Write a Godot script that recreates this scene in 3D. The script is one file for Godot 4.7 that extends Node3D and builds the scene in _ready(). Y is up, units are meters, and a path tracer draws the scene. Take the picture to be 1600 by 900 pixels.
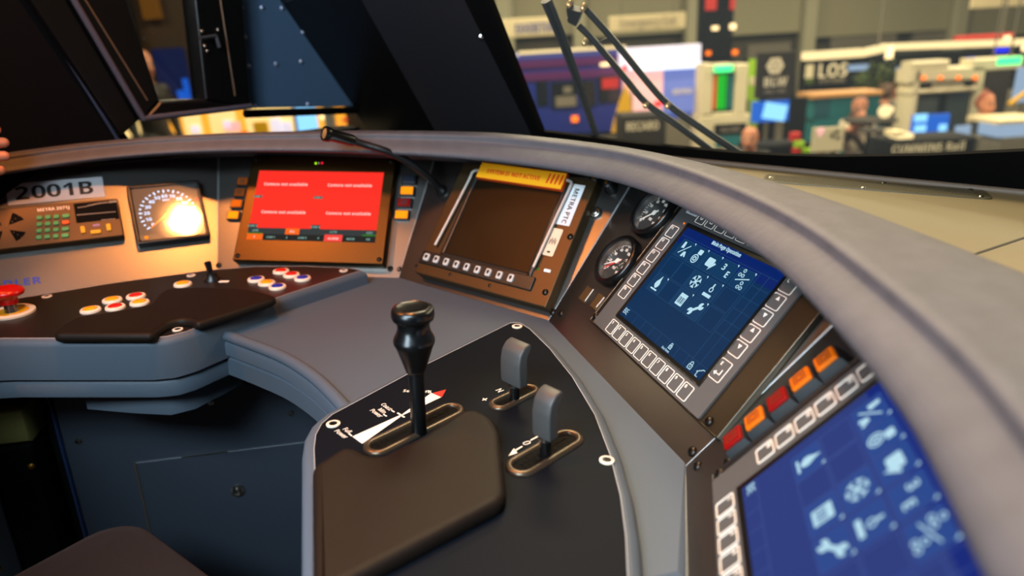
extends Node3D
# Driver's cab of a train on show in an exhibition hall.
# World: y up, metres, camera above the desk; "train" axes: FW forward (to the windshield), RT to the right.

const CAMP := Vector3(0, 1.2, 0)
const FOC := 1050.0
var CB := Basis(Vector3.RIGHT, deg_to_rad(-20.0))
var FW := Vector3(0.574, 0, -0.819).normalized()
var RT := Vector3(0.819, 0, 0.574).normalized()
var M := {}
var taken := {}
var font: SystemFont
var font_bold: SystemFont

# ---------------------------------------------------------------- measuring
func ray(x: float, y: float) -> Vector3:
	return CB * Vector3((x - 800.0) / FOC, (450.0 - y) / FOC, -1.0)

func on(x: float, y: float, p0: Vector3, n: Vector3) -> Vector3:
	var d := ray(x, y)
	return CAMP + d * ((p0 - CAMP).dot(n) / d.dot(n))

func hz(x: float, y: float, h: float) -> Vector3:
	return on(x, y, Vector3(0, h, 0), Vector3.UP)

func tw(f: float, r: float, y: float) -> Vector3:
	return FW * f + RT * r + Vector3(0, y, 0)

func lp(fr: Transform3D, x: float, y: float, off := 0.0) -> Vector2:
	var p := fr.affine_inverse() * on(x, y, fr.origin + fr.basis.z * off, fr.basis.z)
	return Vector2(p.x, p.y)

func lps(fr: Transform3D, a: Array, off := 0.0) -> PackedVector2Array:
	var o := PackedVector2Array()
	for i in range(0, a.size(), 2):
		o.append(lp(fr, a[i], a[i + 1], off))
	return o

func flat(h: float) -> Transform3D:            # a level frame: u to the right, v away, n up
	return Transform3D(Basis(Vector3.RIGHT, Vector3(0, 0, -1), Vector3.UP), Vector3(0, h, 0))

func sub(fr: Transform3D, u: float, v: float, off := 0.0) -> Transform3D:
	return Transform3D(fr.basis, fr * Vector3(u, v, off))

func panel_frame(a: Vector3, b: Vector3, uy := 0.782) -> Transform3D:
	var x := (b - a).normalized()
	var h := x.cross(Vector3.UP)
	var n := (h * uy + Vector3.UP * sqrt(1.0 - uy * uy)).normalized()
	return Transform3D(Basis(x, n.cross(x), n), a)

# ---------------------------------------------------------------- scene objects
func numbered(called: String) -> String:
	if not taken.has(called):
		taken[called] = 0
		return called
	taken[called] += 1
	return "%s_%03d" % [called, taken[called]]

func child_name(p: Node, called: String) -> String:
	var k := 0
	var n := called
	while p.has_node(n):
		k += 1
		n = "%s_%03d" % [called, k]
	return n

func metas(o: Node3D, label: String, category: String, group := "") -> void:
	o.set_meta("label", label)
	o.set_meta("category", category)
	if group != "":
		o.set_meta("group", group)

func thing(called: String, label: String, category: String, at := Transform3D(), group := "") -> Node3D:
	var o := Node3D.new()
	o.name = numbered(called)
	add_child(o, true)
	o.transform = at
	metas(o, label, category, group)
	return o

func new_st() -> SurfaceTool:
	var s := SurfaceTool.new()
	s.begin(Mesh.PRIMITIVE_TRIANGLES)
	return s

func mesh_node(called: String, mesh: Mesh, m: Material, parent: Node = null, at := Transform3D()) -> MeshInstance3D:
	var o := MeshInstance3D.new()
	o.mesh = mesh
	o.material_override = m
	o.transform = at
	if parent == null:
		o.name = numbered(called)
		add_child(o, true)
	else:
		o.name = child_name(parent, called)
		parent.add_child(o, true)
	return o

func obj(called: String, s: SurfaceTool, m: Material, parent: Node = null, at := Transform3D()) -> MeshInstance3D:
	return mesh_node(called, s.commit(), m, parent, at)

func struct(called: String, s: SurfaceTool, m: Material, parent: Node = null, at := Transform3D()) -> MeshInstance3D:
	var o := obj(called, s, m, parent, at)
	o.set_meta("kind", "structure")
	return o

# ---------------------------------------------------------------- shapes
func tri(s: SurfaceTool, a: Vector3, b: Vector3, c: Vector3, na: Vector3, nb: Vector3, nc: Vector3) -> void:
	if (b - a).cross(c - a).dot(na + nb + nc) > 0.0:
		var t := b; b = c; c = t
		var u := nb; nb = nc; nc = u
	s.set_normal(na); s.add_vertex(a)
	s.set_normal(nb); s.add_vertex(b)
	s.set_normal(nc); s.add_vertex(c)

func quad(s: SurfaceTool, a: Vector3, b: Vector3, c: Vector3, d: Vector3, na: Vector3, nb: Vector3, nc: Vector3, nd: Vector3) -> void:
	tri(s, a, b, c, na, nb, nc)
	tri(s, a, c, d, na, nc, nd)

func ccw(l: PackedVector2Array) -> PackedVector2Array:
	var a := 0.0
	for i in l.size():
		a += l[i].cross(l[(i + 1) % l.size()])
	if a < 0.0:
		var r := l.duplicate()
		r.reverse()
		return r
	return l

func inset(l: PackedVector2Array, d: float) -> PackedVector2Array:    # towards the inside of a counter-clockwise loop
	var o := PackedVector2Array()
	var n := l.size()
	for i in n:
		var e0 := (l[i] - l[(i + n - 1) % n]).normalized()
		var e1 := (l[(i + 1) % n] - l[i]).normalized()
		var n0 := Vector2(-e0.y, e0.x)
		var n1 := Vector2(-e1.y, e1.x)
		var m := (n0 + n1)
		m = m.normalized() if m.length() > 0.01 else n1
		o.append(l[i] + m * d / maxf(0.35, m.dot(n1)))
	return o

# sweeps a closed loop along a profile of (inset, height) pairs; ends are capped where asked
func sweep(s: SurfaceTool, loop: PackedVector2Array, prof: Array, cap0 := true, cap1 := true, T := Transform3D(), sharp := 0.75) -> void:
	loop = ccw(loop)
	var n := loop.size()
	var rings := []
	for p in prof:
		rings.append(inset(loop, p.x))
	var ev := []          # outward edge normals
	for i in n:
		var e := (loop[(i + 1) % n] - loop[i]).normalized()
		ev.append(Vector2(e.y, -e.x))
	var sn := []          # per segment: (outward, up) normal
	for j in prof.size() - 1:
		var d: Vector2 = prof[j + 1] - prof[j]
		sn.append(Vector2(d.y, d.x).normalized())
	for j in prof.size() - 1:
		var s0: Vector2 = sn[j]
		var s1: Vector2 = sn[j]
		if j > 0 and sn[j - 1].dot(sn[j]) > 0.6: s0 = (sn[j - 1] + sn[j]).normalized()
		if j < sn.size() - 1 and sn[j + 1].dot(sn[j]) > 0.6: s1 = (sn[j + 1] + sn[j]).normalized()
		for i in n:
			var k := (i + 1) % n
			var ea: Vector2 = ev[i]
			var eb: Vector2 = ev[i]
			var pr: Vector2 = ev[(i + n - 1) % n]
			var nx: Vector2 = ev[k]
			if pr.dot(ea) > sharp: ea = (pr + ea).normalized()
			if nx.dot(eb) > sharp: eb = (nx + eb).normalized()
			var a := Vector3(rings[j][i].x, rings[j][i].y, prof[j].y)
			var b := Vector3(rings[j][k].x, rings[j][k].y, prof[j].y)
			var c := Vector3(rings[j + 1][k].x, rings[j + 1][k].y, prof[j + 1].y)
			var d := Vector3(rings[j + 1][i].x, rings[j + 1][i].y, prof[j + 1].y)
			var B := T.basis
			quad(s, T * a, T * b, T * c, T * d, B * Vector3(ea.x * s0.x, ea.y * s0.x, s0.y), B * Vector3(eb.x * s0.x, eb.y * s0.x, s0.y), B * Vector3(eb.x * s1.x, eb.y * s1.x, s1.y), B * Vector3(ea.x * s1.x, ea.y * s1.x, s1.y))
	if cap0: cap(s, rings[0], prof[0].y, -1.0, T, loop)
	if cap1: cap(s, rings[-1], prof[-1].y, 1.0, T, loop)

func big(l: PackedVector2Array) -> PackedVector2Array:     # the triangulator dislikes millimetre edges
	var o := PackedVector2Array()
	for q in l: o.append(q * 4000.0)
	return o

func ears(l: PackedVector2Array) -> PackedInt32Array:       # plain ear clipping of a counter-clockwise loop, for loops the engine refuses
	var left := range(l.size())
	var out := PackedInt32Array()
	while left.size() > 2:
		var found := -1
		for strict in [true, false]:
			for i in left.size():
				var n := left.size()
				var a: Vector2 = l[left[(i + n - 1) % n]]
				var b: Vector2 = l[left[i]]
				var c: Vector2 = l[left[(i + 1) % n]]
				if (b - a).cross(c - b) <= 0.0 and strict: continue
				var ok := true
				if strict:
					for k in left:
						var q: Vector2 = l[k]
						if q == a or q == b or q == c: continue
						if (b - a).cross(q - a) >= 0.0 and (c - b).cross(q - b) >= 0.0 and (a - c).cross(q - c) >= 0.0:
							ok = false
							break
				if ok:
					found = i
					break
			if found >= 0: break
		var m := left.size()
		out.append_array(PackedInt32Array([left[(found + m - 1) % m], left[found], left[(found + 1) % m]]))
		left.remove_at(found)
	return out

func cap(s: SurfaceTool, ring: PackedVector2Array, z: float, way: float, T := Transform3D(), base := PackedVector2Array()) -> void:
	var idx := Geometry2D.triangulate_polygon(big(ring))
	if idx.is_empty() and base.size() == ring.size():
		idx = Geometry2D.triangulate_polygon(big(base))
	if idx.is_empty(): idx = ears(base if base.size() == ring.size() else ring)
	var nn := T.basis * Vector3(0, 0, way)
	for i in range(0, idx.size(), 3):
		tri(s, T * Vector3(ring[idx[i]].x, ring[idx[i]].y, z), T * Vector3(ring[idx[i + 1]].x, ring[idx[i + 1]].y, z), T * Vector3(ring[idx[i + 2]].x, ring[idx[i + 2]].y, z), nn, nn, nn)

func rrect(w: float, h: float, r := 0.0, seg := 4, cx := 0.0, cy := 0.0) -> PackedVector2Array:
	var o := PackedVector2Array()
	if r <= 0.0:
		return PackedVector2Array([Vector2(cx - w / 2, cy - h / 2), Vector2(cx + w / 2, cy - h / 2), Vector2(cx + w / 2, cy + h / 2), Vector2(cx - w / 2, cy + h / 2)])
	for q in 4:
		var c := Vector2(cx + (w / 2 - r) * [1, -1, -1, 1][q], cy + (h / 2 - r) * [1, 1, -1, -1][q])
		for k in seg + 1:
			var a := (q + float(k) / seg) * PI / 2
			o.append(c + Vector2(cos(a), sin(a)) * r)
	return o

func circle(r: float, seg := 24, cx := 0.0, cy := 0.0) -> PackedVector2Array:
	var o := PackedVector2Array()
	for k in seg:
		o.append(Vector2(cx, cy) + Vector2.from_angle(TAU * k / seg) * r)
	return o

func stadium(a: Vector2, b: Vector2, r: float, seg := 10) -> PackedVector2Array:
	var o := PackedVector2Array()
	var t := (b - a).angle()
	for k in seg + 1: o.append(b + Vector2.from_angle(t - PI / 2 + PI * k / seg) * r)
	for k in seg + 1: o.append(a + Vector2.from_angle(t + PI / 2 + PI * k / seg) * r)
	return o

func slab_prof(z0: float, z1: float, b: float) -> Array:
	if b <= 0.0: return [Vector2(0, z0), Vector2(0, z1)]
	return [Vector2(0, z0), Vector2(0, z1 - b), Vector2(b * 0.3, z1 - b * 0.3), Vector2(b, z1)]

func slab(s: SurfaceTool, loop: PackedVector2Array, z0: float, z1: float, b := 0.0, T := Transform3D()) -> void:
	sweep(s, loop, slab_prof(z0, z1, b), true, true, T)

func ring(s: SurfaceTool, loop: PackedVector2Array, w: float, z0: float, z1: float, b := 0.0, T := Transform3D()) -> void:
	sweep(s, loop, [Vector2(0, z0), Vector2(0, z1 - b), Vector2(b, z1), Vector2(w - b, z1), Vector2(w, z1 - b), Vector2(w, z0)], false, false, T)

func bx(s: SurfaceTool, c: Vector3, z: Vector3, b := 0.0, T := Transform3D()) -> void:
	if b <= 0.0:
		sweep(s, rrect(z.x, z.y, 0, 1, c.x, c.y), [Vector2(0, c.z - z.z / 2), Vector2(0, c.z + z.z / 2)], true, true, T)
	else:
		sweep(s, rrect(z.x, z.y, 0, 1, c.x, c.y), [Vector2(b, c.z - z.z / 2), Vector2(0, c.z - z.z / 2 + b), Vector2(0, c.z + z.z / 2 - b), Vector2(b, c.z + z.z / 2)], true, true, T)

# box in train axes: from (f0, r0, y0) to (f1, r1, y1)
func tbx(s: SurfaceTool, f0: float, f1: float, r0: float, r1: float, y0: float, y1: float, b := 0.0) -> void:
	bx(s, Vector3((r0 + r1) / 2, (y0 + y1) / 2, -(f0 + f1) / 2), Vector3(r1 - r0, y1 - y0, f1 - f0), b, Transform3D(Basis(RT, Vector3.UP, -FW), Vector3.ZERO))

# lathe about local z: profile of (radius, z)
func lathe(s: SurfaceTool, prof: Array, seg := 24, T := Transform3D()) -> void:
	var sn := []
	for j in prof.size() - 1:
		var d: Vector2 = prof[j + 1] - prof[j]
		sn.append(Vector2(d.y, -d.x).normalized())
	for j in prof.size() - 1:
		var s0: Vector2 = sn[j]
		var s1: Vector2 = sn[j]
		if j > 0 and sn[j - 1].dot(sn[j]) > 0.6: s0 = (sn[j - 1] + sn[j]).normalized()
		if j < sn.size() - 1 and sn[j + 1].dot(sn[j]) > 0.6: s1 = (sn[j + 1] + sn[j]).normalized()
		for i in seg:
			var A := Vector2.from_angle(TAU * i / seg)
			var B := Vector2.from_angle(TAU * (i + 1) / seg)
			var p: Vector2 = prof[j]
			var q: Vector2 = prof[j + 1]
			var bs := T.basis
			quad(s, T * Vector3(A.x * p.x, A.y * p.x, p.y), T * Vector3(B.x * p.x, B.y * p.x, p.y), T * Vector3(B.x * q.x, B.y * q.x, q.y), T * Vector3(A.x * q.x, A.y * q.x, q.y), bs * Vector3(A.x * s0.x, A.y * s0.x, s0.y), bs * Vector3(B.x * s0.x, B.y * s0.x, s0.y), bs * Vector3(B.x * s1.x, B.y * s1.x, s1.y), bs * Vector3(A.x * s1.x, A.y * s1.x, s1.y))

func tube(s: SurfaceTool, pts: Array, r0: float, r1 := -1.0, seg := 10, ends := true) -> void:
	if r1 < 0.0: r1 = r0
	var n := pts.size()
	var last := Vector3.ZERO
	var rings := []
	var dirs := []
	for i in n:
		var t: Vector3 = (pts[mini(i + 1, n - 1)] - pts[maxi(i - 1, 0)]).normalized()
		var u: Vector3 = last - t * last.dot(t)
		if u.length() < 0.01:
			u = t.cross(Vector3.UP if absf(t.y) < 0.9 else Vector3.RIGHT)
		u = u.normalized()
		last = u
		var w := t.cross(u)
		var rr := lerpf(r0, r1, float(i) / (n - 1))
		var row := []
		var nr := []
		for k in seg:
			var d := u * cos(TAU * k / seg) + w * sin(TAU * k / seg)
			row.append(pts[i] + d * rr)
			nr.append(d)
		rings.append(row)
		dirs.append(nr)
	for i in n - 1:
		for k in seg:
			var m := (k + 1) % seg
			quad(s, rings[i][k], rings[i][m], rings[i + 1][m], rings[i + 1][k], dirs[i][k], dirs[i][m], dirs[i + 1][m], dirs[i + 1][k])
	if ends:
		for e in [0, n - 1]:
			var d: Vector3 = (pts[0] - pts[1]).normalized() if e == 0 else (pts[n - 1] - pts[n - 2]).normalized()
			for k in seg:
				tri(s, pts[e], rings[e][k], rings[e][(k + 1) % seg], d, d, d)

# a smooth surface through rows of points
func grid(s: SurfaceTool, rows: Array, inside := Vector3.ZERO, use_inside := false) -> void:
	var h := rows.size()
	var w: int = rows[0].size()
	var nr := []
	for i in h:
		var r := []
		for j in w:
			var a: Vector3 = rows[mini(i + 1, h - 1)][j] - rows[maxi(i - 1, 0)][j]
			var b: Vector3 = rows[i][mini(j + 1, w - 1)] - rows[i][maxi(j - 1, 0)]
			r.append(a.cross(b).normalized())
		nr.append(r)
	for i in h - 1:
		for j in w - 1:
			quad(s, rows[i][j], rows[i][j + 1], rows[i + 1][j + 1], rows[i + 1][j], nr[i][j], nr[i][j + 1], nr[i + 1][j + 1], nr[i + 1][j])

# a closed solid from eight corners: 0-3 one face, 4-7 the opposite one
func hexa(s: SurfaceTool, c: Array) -> void:
	var mid := Vector3.ZERO
	for p in c: mid += p / 8.0
	for f in [[0, 1, 2, 3], [4, 5, 6, 7], [0, 1, 5, 4], [1, 2, 6, 5], [2, 3, 7, 6], [3, 0, 4, 7]]:
		var a: Vector3 = c[f[0]]
		var n: Vector3 = (c[f[1]] - a).cross(c[f[2]] - a).normalized()
		if n.length() < 0.5: n = (c[f[2]] - a).cross(c[f[3]] - a).normalized()
		if n.dot(a - mid) < 0.0: n = -n
		quad(s, a, c[f[1]], c[f[2]], c[f[3]], n, n, n, n)

# smooths a list of points with Catmull-Rom
func smooth3(p: Array, per := 4) -> Array:
	var o := []
	for i in p.size() - 1:
		var a = p[maxi(i - 1, 0)]
		var d = p[mini(i + 2, p.size() - 1)]
		for k in per:
			o.append(p[i].cubic_interpolate(p[i + 1], a, d, float(k) / per))
	o.append(p[-1])
	return o

# rounds the corners of a loop
func rounded(l: PackedVector2Array, radii, seg := 5) -> PackedVector2Array:
	l = ccw(l) if radii is float else l
	var o := PackedVector2Array()
	var n := l.size()
	for i in n:
		var r: float = radii if radii is float else radii[i]
		var a := (l[(i + n - 1) % n] - l[i])
		var b := (l[(i + 1) % n] - l[i])
		r = minf(r, minf(a.length(), b.length()) * 0.49)
		if r <= 0.0001:
			o.append(l[i])
			continue
		var pa := l[i] + a.normalized() * r
		var pb := l[i] + b.normalized() * r
		for k in seg + 1:
			var t := float(k) / seg
			o.append(pa.lerp(l[i], t).lerp(l[i].lerp(pb, t), t))
	return o

func text_mesh(t: String, h: float, bold := false, depth := 0.0002) -> TextMesh:
	var m := TextMesh.new()
	m.font = font_bold if bold else font
	m.font_size = 32
	m.pixel_size = h / (32.0 * 0.714)
	m.depth = depth
	m.curve_step = 2.0
	m.text = t
	return m

func text(called: String, t: String, h: float, m: Material, parent: Node, at: Transform3D, bold := false, stretch := 1.0) -> MeshInstance3D:
	return mesh_node(called, text_mesh(t, h, bold), m, parent, at * Transform3D(Basis.from_scale(Vector3(stretch, 1, 1)), Vector3.ZERO))

func spot(u: float, v: float, z := 0.0, turn := 0.0) -> Transform3D:
	return Transform3D(Basis(Vector3(0, 0, 1), turn), Vector3(u, v, z))

# ---------------------------------------------------------------- materials
func mat(called: String, c: Color, rough := 0.6, metal := 0.0, spec := 0.5) -> StandardMaterial3D:
	var m := StandardMaterial3D.new()
	m.resource_name = called
	m.albedo_color = c
	m.roughness = rough
	m.metallic = metal
	m.metallic_specular = spec
	M[called] = m
	return m

func glow(called: String, c: Color, e: float, base := Color(0.02, 0.02, 0.02), rough := 0.45) -> StandardMaterial3D:
	var m := mat(called, base, rough)
	m.metallic_specular = 0.2
	m.emission_enabled = true
	m.emission = c
	m.emission_energy_multiplier = e
	return m

func noise_tex(seed_: int, freq: float, lo: Color, hi: Color, size := 256, oct := 4) -> NoiseTexture2D:
	var n := FastNoiseLite.new()
	n.seed = seed_
	n.frequency = freq
	n.fractal_octaves = oct
	var t := NoiseTexture2D.new()
	t.width = size
	t.height = size
	t.seamless = true
	t.noise = n
	var g := Gradient.new()
	g.set_color(0, lo)
	g.set_color(1, hi)
	t.color_ramp = g
	return t

func bump(m: StandardMaterial3D, seed_: int, freq: float, scale_cm: float, uv: float) -> void:
	m.heightmap_enabled = true
	m.heightmap_texture = noise_tex(seed_, freq, Color.BLACK, Color.WHITE)
	m.heightmap_scale = scale_cm
	m.uv1_triplanar = true
	m.uv1_scale = Vector3.ONE * uv

func wear(m: StandardMaterial3D, seed_: int, freq: float, lo: float, hi: float, uv: float) -> void:
	m.albedo_texture = noise_tex(seed_, freq, Color(lo, lo, lo), Color(hi, hi, hi))
	m.uv1_triplanar = true
	m.uv1_scale = Vector3.ONE * uv

func setup() -> void:
	font = SystemFont.new()
	font.font_names = PackedStringArray(["Droid Sans"])
	font_bold = SystemFont.new()
	font_bold.font_names = PackedStringArray(["Droid Sans"])
	font_bold.font_weight = 700
	var cam := Camera3D.new()
	cam.name = "camera"
	cam.transform = Transform3D(CB, CAMP)
	cam.fov = rad_to_deg(2.0 * atan(450.0 / FOC))
	var ca := CameraAttributesPhysical.new()
	ca.frustum_focal_length = 28.0
	ca.frustum_focus_distance = 0.86
	ca.exposure_aperture = 3.2
	ca.frustum_near = 0.02
	ca.frustum_far = 200.0
	cam.attributes = ca
	cam.fov = rad_to_deg(2.0 * atan(450.0 / FOC))
	add_child(cam, true)
	cam.current = true
	var we := WorldEnvironment.new()
	we.name = "environment"
	var e := Environment.new()
	e.background_mode = Environment.BG_COLOR
	e.background_color = Color(0.02, 0.022, 0.025)
	e.tonemap_mode = Environment.TONE_MAPPER_LINEAR
	e.tonemap_exposure = 1.0
	e.sdfgi_enabled = true
	e.ssao_enabled = true
	e.ssil_enabled = true
	we.environment = e
	add_child(we, true)
	# unseen warm ceiling lamps that light the instrument panels and desk
	area("unseen_lamp_light", Vector3(-0.26, 2.19, -0.74), Vector3(-0.1, -1, -0.15), Vector2(0.08, 0.08), Color(1.0, 0.62, 0.31), 1.6)
	area("unseen_lamp_light", Vector3(-1.08, 2.19, -0.70), Vector3(0.1, -1, -0.1), Vector2(0.2, 0.2), Color(1.0, 0.60, 0.29), 1.7)
	# unseen cool panel, standing in for flash bounced off the ceiling
	area("unseen_bounce_light", tw(-1.05, -0.1, 2.21), Vector3(0.02, -1, -0.03), Vector2(1.0, 0.8), Color(0.84, 0.94, 1.0), 10.0)
	# unseen cool panel on the rear wall, for flash bounced behind the camera
	area("unseen_rear_light", tw(-1.55, -0.35, 1.45), FW, Vector2(1.2, 0.7), Color(0.84, 0.94, 1.0), 6.0)
	# unseen hall ceiling lights; the front row brightens the nearest stands
	for x in [-9.0, 0.0, 9.0]:
		for z in [-4.0, -9.0, -17.0]:
			area("unseen_hall_light", Vector3(x, 6.3, z), Vector3(0, -1, 0), Vector2(4.0, 1.6), Color(1.0, 0.93, 0.76), 60.0)

func area(called: String, at: Vector3, towards: Vector3, size: Vector2, c: Color, energy: float) -> void:
	var l := AreaLight3D.new()
	l.name = numbered(called)
	l.area_size = size
	l.light_color = c
	l.light_energy = energy
	l.area_range = 40.0
	l.area_attenuation = 2.0
	l.shadow_enabled = true
	add_child(l, true)
	l.look_at_from_position(at, at + towards, Vector3.FORWARD if absf(towards.normalized().z) < 0.9 else Vector3.UP)

func make_materials() -> void:
	var m := mat("desk_gray", Color(0.285, 0.32, 0.36), 0.52, 0.0, 0.35)
	bump(m, 3, 0.25, 0.012, 14.0)
	m = mat("plate_dark", Color(0.05, 0.062, 0.085), 0.5, 0.0, 0.15)
	bump(m, 4, 0.3, 0.006, 20.0)
	mat("plate_left", Color(0.10, 0.085, 0.075), 0.36)
	m = mat("leather", Color(0.085, 0.054, 0.034), 0.55, 0.0, 0.32)
	bump(m, 5, 0.22, 0.03, 22.0)
	m = mat("panel_silver", Color(0.44, 0.425, 0.41), 0.32, 0.97)
	m = mat("panel_edge", Color(0.6, 0.6, 0.6), 0.5, 0.8)
	m = mat("hood_pad", Color(0.305, 0.30, 0.32), 0.62)
	bump(m, 6, 0.06, 0.05, 9.0)
	wear(m, 16, 0.02, 0.86, 1.0, 5.0)
	m = mat("dash_beige", Color(0.43, 0.375, 0.25), 0.55)
	bump(m, 7, 0.3, 0.01, 14.0)
	mat("dash_joint", Color(0.14, 0.12, 0.08), 0.8)
	mat("wall_black", Color(0.035, 0.040, 0.05), 0.85, 0.0, 0.2)
	mat("wall_navy", Color(0.19, 0.215, 0.255), 0.5)
	mat("rubber", Color(0.02, 0.02, 0.022), 0.7, 0.0, 0.2)
	mat("black_plastic", Color(0.045, 0.045, 0.05), 0.38)
	mat("gloss_black", Color(0.03, 0.03, 0.032), 0.28)
	mat("black_frame", Color(0.09, 0.085, 0.08), 0.35)
	mat("bezel_warm_sheen", Color(0.30, 0.225, 0.125), 0.36, 1.0)  # black bezel; warm lamp sheen put into its brown colour
	mat("housing_warm_sheen", Color(0.32, 0.25, 0.16), 0.44, 0.8)  # brown carries the warm lamp sheen on the dark housing
	mat("radio_brown", Color(0.34, 0.25, 0.14), 0.5, 0.5)
	mat("bezel_gray", Color(0.27, 0.265, 0.265), 0.5)
	mat("case_navy", Color(0.11, 0.13, 0.18), 0.4, 0.3)
	mat("steel", Color(0.62, 0.6, 0.57), 0.25, 1.0)
	mat("dark_steel", Color(0.3, 0.27, 0.23), 0.33, 0.95)
	mat("slot_metal", Color(0.34, 0.29, 0.235), 0.32, 0.7)
	mat("screw_dark", Color(0.16, 0.14, 0.12), 0.3, 0.8)
	mat("white_print", Color(0.92, 0.86, 0.8), 0.6)
	mat("white_label", Color(0.8, 0.79, 0.79), 0.55)
	mat("gray_label", Color(0.74, 0.73, 0.74), 0.6)
	mat("black_print", Color(0.04, 0.03, 0.03), 0.6)
	mat("red_print", Color(0.85, 0.1, 0.06), 0.5)
	mat("blue_print", Color(0.05, 0.24, 0.78), 0.5)
	mat("button_white", Color(0.86, 0.78, 0.7), 0.4)
	mat("button_yellow", Color(0.9, 0.6, 0.03), 0.4)
	mat("button_red", Color(0.75, 0.06, 0.04), 0.35)
	mat("button_blue", Color(0.03, 0.16, 0.6), 0.35)
	mat("stop_red", Color(0.72, 0.035, 0.025), 0.28)
	mat("stop_yellow", Color(0.88, 0.6, 0.03), 0.45)
	mat("key_green", Color(0.30, 0.62, 0.36), 0.5)
	mat("key_orange", Color(0.95, 0.35, 0.04), 0.5)
	mat("key_yellow", Color(0.9, 0.65, 0.02), 0.5)
	mat("key_silver", Color(0.72, 0.7, 0.68), 0.4)
	mat("sticker_yellow", Color(0.93, 0.62, 0.02), 0.5)
	m = mat("fabric_brown", Color(0.13, 0.10, 0.095), 0.9)
	bump(m, 8, 0.45, 0.06, 30.0)
	m.rim_enabled = true
	m.rim = 0.3
	mat("piping", Color(0.27, 0.24, 0.25), 0.7)
	m = mat("blue_plate", Color(0.29, 0.38, 0.48), 0.5)
	mat("lens_amber", Color(0.95, 0.55, 0.03), 0.3)
	glow("lamp_amber", Color(1.0, 0.55, 0.02), 0.55, Color(0.9, 0.5, 0.02))
	glow("lamp_orange", Color(1.0, 0.45, 0.03), 0.12, Color(0.68, 0.33, 0.02))
	glow("lamp_red", Color(0.95, 0.04, 0.02), 0.07, Color(0.42, 0.02, 0.015))
	glow("lamp_dim", Color(1.0, 0.4, 0.02), 0.06, Color(0.45, 0.22, 0.02))
	glow("screen_blue", Color(0.02, 0.235, 0.42), 0.6, Color(0.01, 0.015, 0.03), 0.4).metallic_specular = 0.2
	glow("screen_blue_near", Color(0.22, 0.30, 0.62), 0.6, Color(0.01, 0.015, 0.03), 0.4).metallic_specular = 0.2
	glow("screen_title_near", Color(0.10, 0.20, 0.60), 0.6, Color(0.01, 0.015, 0.03), 0.4).metallic_specular = 0.2
	glow("screen_title", Color(0.02, 0.17, 0.50), 0.62, Color(0.01, 0.015, 0.03), 0.4).metallic_specular = 0.2
	glow("screen_grid", Color(0.16, 0.36, 0.55), 0.6)
	glow("screen_icon", Color(0.74, 0.90, 0.96), 0.95)
	glow("screen_icon_halo", Color(0.03, 0.28, 0.47), 0.6)
	glow("halo_near", Color(0.20, 0.36, 0.70), 0.6)
	glow("grid_near", Color(0.30, 0.40, 0.72), 0.6)
	glow("screen_red", Color(1.0, 0.19, 0.14), 1.0, Color(0.02, 0.01, 0.01), 0.5).metallic_specular = 0.15
	glow("screen_slate", Color(0.23, 0.29, 0.30), 0.55, Color(0.02, 0.02, 0.02), 0.5).metallic_specular = 0.15
	glow("screen_dark", Color(0.12, 0.18, 0.18), 0.45, Color(0.02, 0.02, 0.02), 0.5).metallic_specular = 0.15
	glow("screen_orange", Color(1.0, 0.40, 0.06), 0.95)
	glow("screen_pink", Color(1.0, 0.26, 0.24), 0.95)
	glow("screen_white", Color(1.0, 0.82, 0.78), 1.0)
	glow("screen_mint", Color(0.55, 0.75, 0.7), 0.8)
	glow("screen_green", Color(0.1, 0.6, 0.05), 0.6)
	mat("screen_off", Color(0.16, 0.12, 0.06), 0.42, 0.8)  # brown tint stands in for the warm reflection on the dark glass
	glow("dial_light", Color(0.75, 0.86, 1.0), 1.7)
	glow("led_green", Color(0.7, 1.0, 0.05), 1.3)
	glow("led_red", Color(1.0, 0.12, 0.2), 1.2)
	glow("led_orange", Color(1.0, 0.45, 0.0), 1.3)
	mat("needle_orange", Color(0.95, 0.55, 0.12), 0.4)
	mat("dial_face", Color(0.05, 0.045, 0.04), 0.45)
	mat("skin", Color(0.78, 0.50, 0.38), 0.55)
	m = mat("glass", Color(0.9, 0.95, 0.95, 0.015), 0.02, 0.0, 0.12)
	m.transparency = BaseMaterial3D.TRANSPARENCY_ALPHA
	m = mat("gauge_glass", Color(0.9, 0.95, 0.95, 0.02), 0.075, 0.0, 0.5)
	m.transparency = BaseMaterial3D.TRANSPARENCY_ALPHA
	m = mat("tinted_glass", Color(0.03, 0.03, 0.03, 0.22), 0.03)
	m.transparency = BaseMaterial3D.TRANSPARENCY_ALPHA
	glow("lamp_disc", Color(1.0, 0.8, 0.55), 1.5)
	glow("panel_disc", Color(0.85, 0.92, 1.0), 1.2)

# ---------------------------------------------------------------- the cab's shell
func loop_of(a: Array) -> PackedVector2Array:
	var o := PackedVector2Array()
	for i in range(0, a.size(), 2): o.append(Vector2(a[i], a[i + 1]))
	return o

var SW: Transform3D
var WS: Transform3D

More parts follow.
